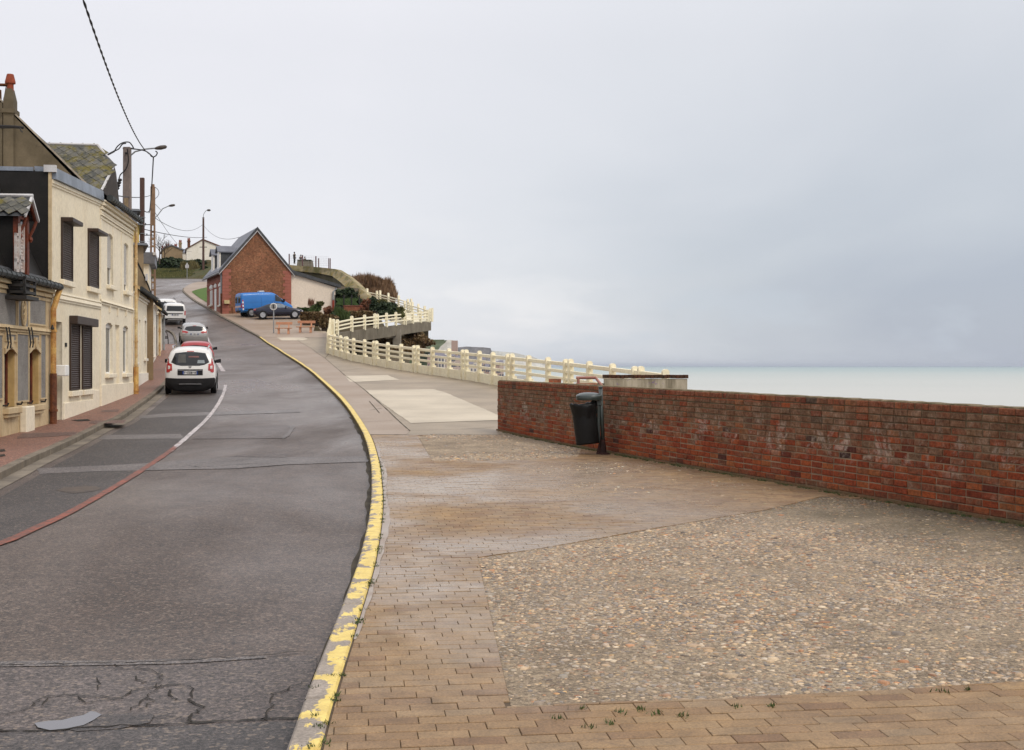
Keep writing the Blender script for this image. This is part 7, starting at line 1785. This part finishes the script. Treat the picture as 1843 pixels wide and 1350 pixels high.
for s_, f_ in ((1, 'left'), (-1, 'right')):
    patch(root, bv, 'side_window', M_glass, ([(-.85,1.22),(-.25,1.30)], [(-1.2,.97),(-.28,.95)]), f_, .012, 6); patch(root, bv, 'side_window', M_glass_b, ([(-.18,1.30),(.35,1.24)], [(-.18,.95),(.85,.93)]), f_, .012, 6)
    patch(root, bv, 'side_strip', M_black, ([(-1.9,.56),(1.9,.54)], [(-1.9,.51),(1.9,.49)]), f_, .01, 10)
    for x_ in (-1.36, 1.38): wheel(root, x_, s_*(W_-.07), .33, .22); MB().lathe([(.38, s_*(W_*.90)), (.38, s_*(W_*1.003))], (x_, 0, .34), 22, 'y').build('wheel_arch', M_black, root)
    patch(root, bv, 'tail_light', M_redl, ([(s_*.50,.90),(s_*.78,.88)], [(s_*.50,.74),(s_*.80,.74)]), 'rear', .012, 3)
    patch(root, bv, 'tail_light', M_redl, ([(-2.10,.86),(-1.93,.86)], [(-2.14,.74),(-1.96,.74)]), f_, .012, 2)
    patch(root, bv, 'headlight', M_clear, ([(2.0,.70),(2.14,.66)], [(1.98,.58),(2.16,.56)]), f_, .012, 2)
    MB().box(.55, .68, min(s_*.84, s_*1.0), max(s_*.84, s_*1.0), .93, 1.05).build('mirror', M_navyc, root, bevel=.02)
patch(root, bv, 'rear_window', M_glass_b, ([(.5,1.28),(-.5,1.28)], [(.62,1.05),(-.62,1.05)]), 'rear', .012); patch(root, bv, 'windscreen', M_glass_b, ([(.5,1.30),(-.5,1.30)], [(.66,1.0),(-.66,1.0)]), 'front', .012)
number_plate(root, -Lh-.01, .6, 'GH-285-CE')
car_place(root, 501.5, 576.3, math.radians(12)); root.location.z += .12

# ================================================================ poles, lamps, cables
def arm_lamp(root, h, reach, rise=.25, z0=None, ang=0.0, head=.55):
    z0 = z0 if z0 is not None else h-.5; c_, s_ = math.cos(ang), math.sin(ang); f = lambda x_, z_: (x_*c_, x_*s_, z_)
    MB().tube([f(.1, z0-.55), f(.12, z0-.2), f(.35, z0), f(reach*.6, z0+rise*.7), f(reach, z0+rise)], .035, 6).tube([f(.15, h-.08), f(reach*.5, z0+rise*.55)], .022, 5).build('lamp_arm', M_grey_pipe, root)
    a = V(f(reach-.05, z0+rise-.02)); d_ = V(f(1, .16)).normalized(); mb = MB(); mb.tube([a, a+d_*.1, a+d_*head*.5, a+d_*head*.9, a+d_*head], .06, 8); 
    for i, v_ in enumerate(mb.v):
        k = i//8; c2 = a + d_*[0, .1, head*.5, head*.9, head][k]; sc = [.6, 1.25, 1.7, 1.35, .5][k]; mb.v[i] = tuple(c2 + (V(v_)-c2)*sc)
    mb.build('lamp_head', M_lamp, root, smooth=True)
    return a
Y1 = 56; g1 = at(229, 640, Y1); ztop = at(229, 265, Y1).z; g1.z = H(Y1)-.2
p1 = empty('lamp_pole', g1, 0, 'tall concrete utility pole with street lamp arm rising behind the cream houses', 'lamp pole'); h1 = ztop-g1.z
wb_ = 8.5*Y1/F; wt = 6.3*Y1/F
MB().hexa([(-wb_,-.14,0),(wb_,-.14,0),(wb_,.14,0),(-wb_,.14,0)], [(-wt,-.12,h1),(wt,-.12,h1),(wt,.12,h1),(-wt,.12,h1)]).build('pole', M_pole_conc, p1, bevel=.015)
MB().hexa([(-wb_*.42,-.16,h1*.05),(wb_*.42,-.16,h1*.05),(wb_*.42,-.10,h1*.05),(-wb_*.42,-.10,h1*.05)], [(-wt*.55,-.145,h1-2.3),(wt*.55,-.145,h1-2.3),(wt*.55,-.10,h1-2.3),(-wt*.55,-.10,h1-2.3)]).build('pole_recess', M_tan, p1)
a1 = arm_lamp(p1, h1, 1.28, .16, h1-.2, 0)
MB().tube([(-.2, 0, h1-.05), (.25, 0, h1-.05)], .03, 5).tube([(0,-.15,h1-.3),(0,-.22,h1-.3)], .05, 6).build('crossbar', M_iron, p1)
Y2 = 70; g2 = at(256, 600, Y2); g2.z = H(Y2)-.2; zt2 = at(256, 320, Y2).z
p2 = empty('steel_pole', g2, 0, 'dark brown steel post with pale bands between the two lamp poles', 'pole'); h2 = zt2-g2.z; w2 = 3.7*Y2/F
MB().box(-w2, w2, -.1, .1, 0, h2).build('pole', M_pole_steel, p2, bevel=.02)
for k in range(9): zz = at(256, 392+k*14.5, Y2).z-g2.z; MB().box(-w2-.03, w2+.03, -.13, .13, zz, zz+.035).build('band', M_grey_pipe, p2)
Y3 = 95; g3 = at(275, 600, Y3); g3.z = H(Y3)-.2; zt3 = at(275, 336, Y3).z; h3 = zt3-g3.z
p3 = empty('lattice_pole', g3, 0, 'tan perforated concrete pole with cross arms and a street lamp', 'lamp pole'); w3b, w3t = 4.2*Y3/F, 2.6*Y3/F
mb = MB(); zh = h3
for s_ in (-1, 1): mb.hexa([(s_*w3b-.05,-.12,0),(s_*w3b+.05,-.12,0),(s_*w3b+.05,.12,0),(s_*w3b-.05,.12,0)], [(s_*w3t-.045,-.1,h3),(s_*w3t+.045,-.1,h3),(s_*w3t+.045,.1,h3),(s_*w3t-.045,.1,h3)])
k = 0; zz = .2
while zz < h3-.1:
    ww = w3b+(w3t-w3b)*zz/h3; mb.box(-ww, ww, -.1, .1, zz, zz+.14 if zz < h3-3 else zz+.4); zz += .55 if zz < h3-3 else .39
mb.build('pole', M_pole_tan, p3)
for zz, l_ in ((h3-2.9, 1.1), (h3-3.7, .9), (h3-4.6, .8)): MB().tube([(-l_, 0, zz), (.1, 0, zz+.02)], .035, 5).lathe([(.05,zz),(.04,zz+.14)], (-l_+.05,0,0), 6).lathe([(.05,zz),(.04,zz+.14)], (-l_*.5,0,0), 6).build('cross_arm', M_iron, p3)
a3 = arm_lamp(p3, h3-1.2, 1.25, .75, h3-2.2, 0, .5)
pts = [V((.15+.32*math.sin(t_*6.28), 0, h3-.25-.9*t_+.22*math.cos(t_*6.28))) for t_ in np.linspace(0, 1, 14)]; MB().tube(pts, .02, 4).build('cable_loop', M_cable, p3)
Y4 = 190; g4 = at(366, 474, Y4); g4.z -= 1; h4 = at(366, 391, Y4).z-g4.z
p4 = empty('wooden_pole', g4, 0, 'slim wooden pole with a small curved lamp beside the cream hill house', 'lamp pole')
MB().tube([(0,0,0), (0,0,h4)], 2.2*Y4/F, 8, r2=1.7*Y4/F).build('pole', M_pole_steel, p4)
MB().tube([(0,-.1,h4-.3), (.05,-.1,h4+.4), (.35,-.1,h4+.9), (.7,-.1,h4+1.1)], .05, 5).build('lamp_arm', M_grey_pipe, p4); MB().lathe([(.05,0),(.16,.15),(.16,.45),(.04,.6)], (.55,-.1,h4+1.05), 8, 'x').build('lamp_head', M_lamp, p4)
MB().box(-.55, .55, -.08, .0, h4-4.6, h4-4.5).build('cross_arm', M_iron, p4)
def cable(label, a, b, sag, r, n=24, name='cable', twist=False, group=None):
    a, b = V(a), V(b); o_ = empty(name, a, 0, label, 'cable'); L = []
    for i in range(n+1):
        t_ = i/n; q = a.lerp(b, t_)-a; q.z -= sag*4*t_*(1-t_); L.append(q)
    mb = MB()
    if twist:
        for ph in (0, math.pi):
            Q = []; m_ = n*10
            for i in range(m_+1):
                t_ = i/m_; k = min(int(t_*n), n-1); q = L[k].lerp(L[k+1], t_*n-k); th = t_*m_*.6+ph; Q.append(q+V((math.cos(th)*r*.6, 0, math.sin(th)*r*.6)))
            mb.tube(Q, r*.62, 4)
    else: mb.tube(L, r, 5)
    mb.build('strand', M_cable, o_); return o_
tip1 = V(a1)+g1; knot = at(276, 283, Y1-.1)
far_a = at(116, -110, 18.0)
cable('thick twisted black cable running from overhead down to the concrete lamp pole', at(140, -30, 19.5), at(272, 279, Y1-.1), .55, .019, 30, twist=True)
cable('black cable from the lamp head to the lattice pole further on', knot, g3+V((-.3,0,h3-2.0)), .6, .03, 20)
cable('black bundle crossing from the chimney wall to the concrete pole', at(-30, 300, 44), at(206, 272, Y1-.4), .5, .045, 20)
r_ = empty('cable_loop', g1+V((0,0,h1)), 0, 'looping black cables over the head of the concrete pole', 'cable'); o_ = r_.location
for L_ in ([(206,272),(212,263),(221,257),(232,256),(238,262),(241,268)], [(206,272),(214,268),(220,260),(227,258)], [(229,268),(231,290),(226,305),(217,314),(214,322)], [(241,268),(262,272),(276,283)], [(276,283),(281,280),(283,275),(280,272)], [(276,283),(272,281),(270,277)]):
    MB().tube([q-o_ for q in smoothpath([at(a, b, Y1-.25) for a, b in L_], 5)], .028, 5).build('cable', M_cable, r_)
r_ = empty('cable_anchor', at(212, 330, 45), 0, 'row of black insulators fixed at the end of the slate dormer', 'insulators'); o_ = r_.location
MB().tube([at(208,346,45)-o_, at(217,322,45)-o_], .03, 5).build('rod', M_iron, r_)
for k in range(4): q = at(211+k*1.6, 339-k*5, 45)-o_; MB().lathe([(.05,-.05),(.09,0),(.05,.05)], q, 6).build('insulator', M_iron, r_)
r_ = empty('wall_cable', at(20, 228, 35.3), 0, 'black cable bundle clamped across the grey gable and chimney', 'cable'); o_ = r_.location
for dz_ in (0, 1.6, -1.4): MB().tube([q-o_ for q in [at(-40, 227+dz_, 34.6), at(0, 228+dz_, 35.1), at(25, 228.5+dz_*.6, 35.25), at(43, 230+dz_*.3, 35.3)]], .032, 5).build('strand', M_cable, r_)
MB().tube([q-o_ for q in [at(36, 230, 35.2), at(38, 236, 35.2), at(41, 238, 35.2)]], .02, 4).build('clamp', M_iron, r_)
cable('thin wire from the lattice pole to the wooden pole', g3+V((.2,0,h3-2.4)), g4+V((0,0,h4-1.0)), 1.0, .022, 20)
cable('thin wire from the wooden pole to the brick house roof', g4+V((0,0,h4-1.2)), at(430, 427, 124), .9, .022, 14)
cable('thin slack wire dropping from the lattice pole to the hill houses', g3+V((.2,0,h3-2.0)), at(345, 452, 236), 1.0, .018, 16)
cable('fine wire running level behind the poles to the wooden pole', at(240, 408, 80), at(372, 427, 190), .3, .03, 10)
cable('wire from the gutter past the steel pole to the lattice pole', at(212, 352.5, 46), at(270, 352, Y3), .1, .022, 8)
cable('lower wire between the steel pole and lattice pole', at(258, 378, Y2), at(272, 375, Y3), .2, .03, 6)
# bare tree on the hill by the stone cottage
def bare_tree(label, base, h, spread, seed):
    rr = random.Random(seed); root = empty('bare_tree', base, 0, label, 'tree'); tr = MB(); cr = MB(); tr.tube([(0,0,-.5), (.05,0,h*.3), (0,.05,h*.5)], h*.028, 6, r2=h*.016)
    def br(p, d_, l, r, dep):
        q = p+d_*l; m_ = p.lerp(q, .5)+V((rr.uniform(-1,1), rr.uniform(-1,1), 0))*l*.06; cr.tube([p, m_, q], r, 4, r2=r*.55)
        if dep:
            for _ in range(3): br(p.lerp(q, rr.uniform(.45, 1)), (d_+V((rr.uniform(-1,1), rr.uniform(-1,1), rr.uniform(-.3,.8)))*.75).normalized(), l*.68, r*.6, dep-1)
    for k in range(7): a = k*.9; br(V((0,0,h*(.22+.04*k))), V((math.cos(a)*spread, math.sin(a)*spread, .9)).normalized(), h*.3, h*.010, 3)
    tr.build('trunk', M_bark, root); cr.build('crown', M_bark, root)
bare_tree('leafless tree between the lattice pole and the stone cottage', at(287, 470, 200), 4.6, .8, 5)
bare_tree('leafless twiggy tree just behind the first bare one', at(296, 468, 222), 3.8, .9, 9)

# ================================================================ weeds in the joints
tufts = [gp(a, b) for a, b in [(566,1240),(600,1218),(1115,1282),(1322,1272),(1060,1309),(1150,1278),(1185,1285),(1045,1277),(1005,1293),(1390,1272),(1700,1246),(1740,1242),(575,1310),(560,1345),(568,1290),(1230,1290),(1100,1303)]]
tufts += [V((KRX(y_)+KW+.012, y_, 0)) for y_ in rng.uniform(4.8, 22, 60)] + [V((WX(y_)-.05-abs(rng.normal(0, .04)), y_, 0)) for y_ in rng.uniform(11, 28, 260)]
P, T_ = [], []
for q in tufts:
    k = 16; c = np.array([q.x, q.y, H(q.y)+.001]); r = rng.uniform(.008, .022)
    P.append(c+rng.normal(0, 1, (k, 3))*np.array([r, r, 0])); T_.append(rng.uniform(0, 1, k))
P = np.concatenate(P); T_ = np.concatenate(T_); k = len(P); th = rng.uniform(0, 6.28, k); w_ = .004; hh = rng.uniform(.008, .026, k)
e = np.c_[np.cos(th), np.sin(th), np.zeros(k)]
Q = np.stack([P-e*w_, P+e*w_, P+np.c_[rng.normal(0, .01, (k, 2)), hh]], 1).reshape(-1, 3)
tag(place('weeds', np_mesh('weeds', Q, np.arange(k*3).reshape(-1, 3), M_lf, False, {'tint': np.repeat(T_, 3)})), kind='stuff')

# ================================================================ coast in the distance
M_chalk = simple('chalk_cliff', (.62,.60,.55), .9, (.42,.39,.33), .03, 1, .3, .15); M_turf = simple('cliff_turf', (.075,.11,.045), .9, (.12,.12,.06), .01, 1, .1, .15)
M_turf2 = simple('far_turf', (.10,.11,.085), .9, (.12,.12,.10), .004, 1); M_shore = simple('shore_flat', (.30,.29,.26), .9, (.24,.23,.21), .01, 1)
def headland(name, prof, Y, thick, cliff, turf, back=0):
    """prof: (px, py of the top); the cliff face turns to the sea, the turf runs inland"""
    vs, fs = [], []; 
    for px, py in prof:
        q = at(px, py, Y); vs += [(q.x, Y-12, SEA_Z-.3), (q.x-1, Y, q.z*.5+SEA_Z*.5), (q.x-2, Y+2, q.z), (q.x-60, Y+thick, q.z+back), (q.x-60, Y+thick*1.5, SEA_Z)]
    n = 5
    for i in range(len(prof)-1):
        for k in range(4): fs.append((i*n+k, i*n+k+1, (i+1)*n+k+1, (i+1)*n+k))
    me = bpy.data.meshes.new(name); me.from_pydata(vs, [], fs); me.materials.append(cliff); me.materials.append(turf)
    for i, p_ in enumerate(me.polygons): p_.material_index = 0 if (i % 4) < 2 else 1
    tag(place(name, me), kind='structure')
headland('hills', [(700,602),(740,606),(768,611),(785,611.3),(803,611.2)], 1300, 500, M_turf, M_turf)
headland('chalk_cliffs', [(790,633),(797,623),(805,617),(808,612),(816,611.6),(820,612.5),(823,614),(824,640)], 1150, 260, M_chalk, M_turf)
M_dist = simple('distant_low_hill', (.25,.235,.24), .9, (.17,.17,.18), .05, 1, .3, .2)  # haze of distance put into the paler grey-brown colour
headland('town_hill', [(822,626),(828,625.2),(838,624.8),(843,623.6),(858,624.6),(872,625),(886,626.5),(888,632)], 1400, 300, M_dist, M_dist)
headland('far_cliffs', [(860,630),(886,631),(900,632.6),(922,634),(940,638),(958,641.5),(975,648),(985,656.5)], 4200, 1500, M_chalk, M_turf2)
sh = MB(); sh.add([at(700,660,620), at(905,668,620), at(960,661,1300), at(700,650,1300)], [(0,1,2,3)]); o = sh.build('shore', M_shore); o['kind'] = 'structure'
for v_ in o.data.vertices: v_.co.z = SEA_Z + .4
rr = random.Random(11)
towncol = [simple('town_wall_a', (.66,.60,.52), .9), simple('town_wall_b', (.52,.42,.36), .9), simple('town_wall_c', (.72,.70,.66), .9), simple('town_wall_d', (.42,.30,.25), .9)]
M_troof = simple('town_roof', (.20,.19,.22), .8); M_twin = simple('town_window', (.12,.13,.16), .4)
tl = [('pale', 'narrow'), ('brick coloured', 'tall'), ('white', 'broad'), ('brown', 'stepped')]
xx = 769.0; k = 0
while xx < 905:
    w_ = rr.choice([7, 9, 11, 14]); Yb = rr.uniform(640, 900); zt_ = 636 + (xx-769)*.16 + rr.uniform(-4, 8); ci = rr.randrange(4)
    a, b = at(xx, zt_, Yb), at(xx+w_, zt_, Yb); zb = SEA_Z
    side_ = f'{["first","second","third","fourth","fifth","sixth","seventh","eighth","ninth","tenth","eleventh","twelfth","thirteenth","fourteenth","fifteenth","sixteenth","seventeenth","eighteenth"][min(k,17)]} from the ramp'
    root = empty('town_building', V(((a.x+b.x)/2, Yb, zb)), 0, f'{tl[ci][0]} seafront building seen between the fence rails, {side_}', 'building', 'distant seafront buildings'); hw = (b.x-a.x)/2; h = max(4, a.z-zb)
    MB().box(-hw, hw, 0, 12, 0, h).build('wall', towncol[ci], root)
    MB().add([(-hw-.3,-.3,h),(hw+.3,-.3,h),(hw+.3,12.3,h),(-hw-.3,12.3,h),(-hw*.8,6,h+2.2),(hw*.8,6,h+2.2)], [(0,1,5,4),(1,2,5),(2,3,4,5),(3,0,4)]).build('roof', M_troof, root)
    wm = MB(); nf = int(h/3); nx = max(2, int(hw*2/2.2))
    for f_ in range(nf):
        for i in range(nx): wm.box(-hw+.6+i*(2*hw/nx), -hw+.6+i*(2*hw/nx)+.9, -.08, .02, 1+f_*3, 2.6+f_*3)
    wm.build('window', M_twin, root)
    xx += w_*rr.uniform(.75, 1.0); k += 1
a = at(809, 616, 1000); root = empty('cliff_tower_block', V((a.x+3, 1000, SEA_Z)), 0, 'grey brown apartment block standing against the white cliff', 'building')
hh_ = at(815, 613, 1000).z-SEA_Z; MB().box(-1.5, 3.2, 0, 12, 0, hh_).build('wall', towncol[3], root)
m, t, p = new_mat('sea_foam'); fin(t, p, (.8,.8,.8), .6)
fo = MB()
for px0, px1, py, Yf in ((880, 935, 668, 0), (886, 950, 672.5, 0), (900, 965, 664.5, 0), (1045, 1075, 676, 0)):
    Yq = (EYE-SEA_Z)*F/(py-HY)
    for i in range(14):
        a, b = px0+(px1-px0)*i/14, px0+(px1-px0)*(i+1.25)/14; dy = Yq*(.03+.025*rr.random()); off = rr.uniform(-.01, .01)*Yq
        fo.add([(at(a,py,Yq).x, Yq+off, SEA_Z+.25), (at(b,py,Yq).x, Yq+off, SEA_Z+.25), (at(b,py,Yq).x, Yq+dy+off, SEA_Z+.25), (at(a,py,Yq).x, Yq+dy+off, SEA_Z+.25)], [(0,1,2,3)])
tag(fo.build('sea_foam', m), kind='stuff')
# ================================================================ the air: thin sea haze round the whole place
hm = bpy.data.materials.new('haze_air'); hm.use_nodes = True; ht = NT(hm.node_tree); ht.n.remove(ht.n['Principled BSDF'])
pv = ht.new('ShaderNodeVolumePrincipled'); pv.inputs['Color'].default_value = (.74, .80, .90, 1); pv.inputs['Density'].default_value = .00004; pv.inputs['Anisotropy'].default_value = .2
ht.l.new(pv.outputs[0], ht.n['Material Output'].inputs['Volume'])
tag(MB().box(-70000, 70000, -30000, 70000, SEA_Z-3, 60).build('haze', hm), kind='stuff')
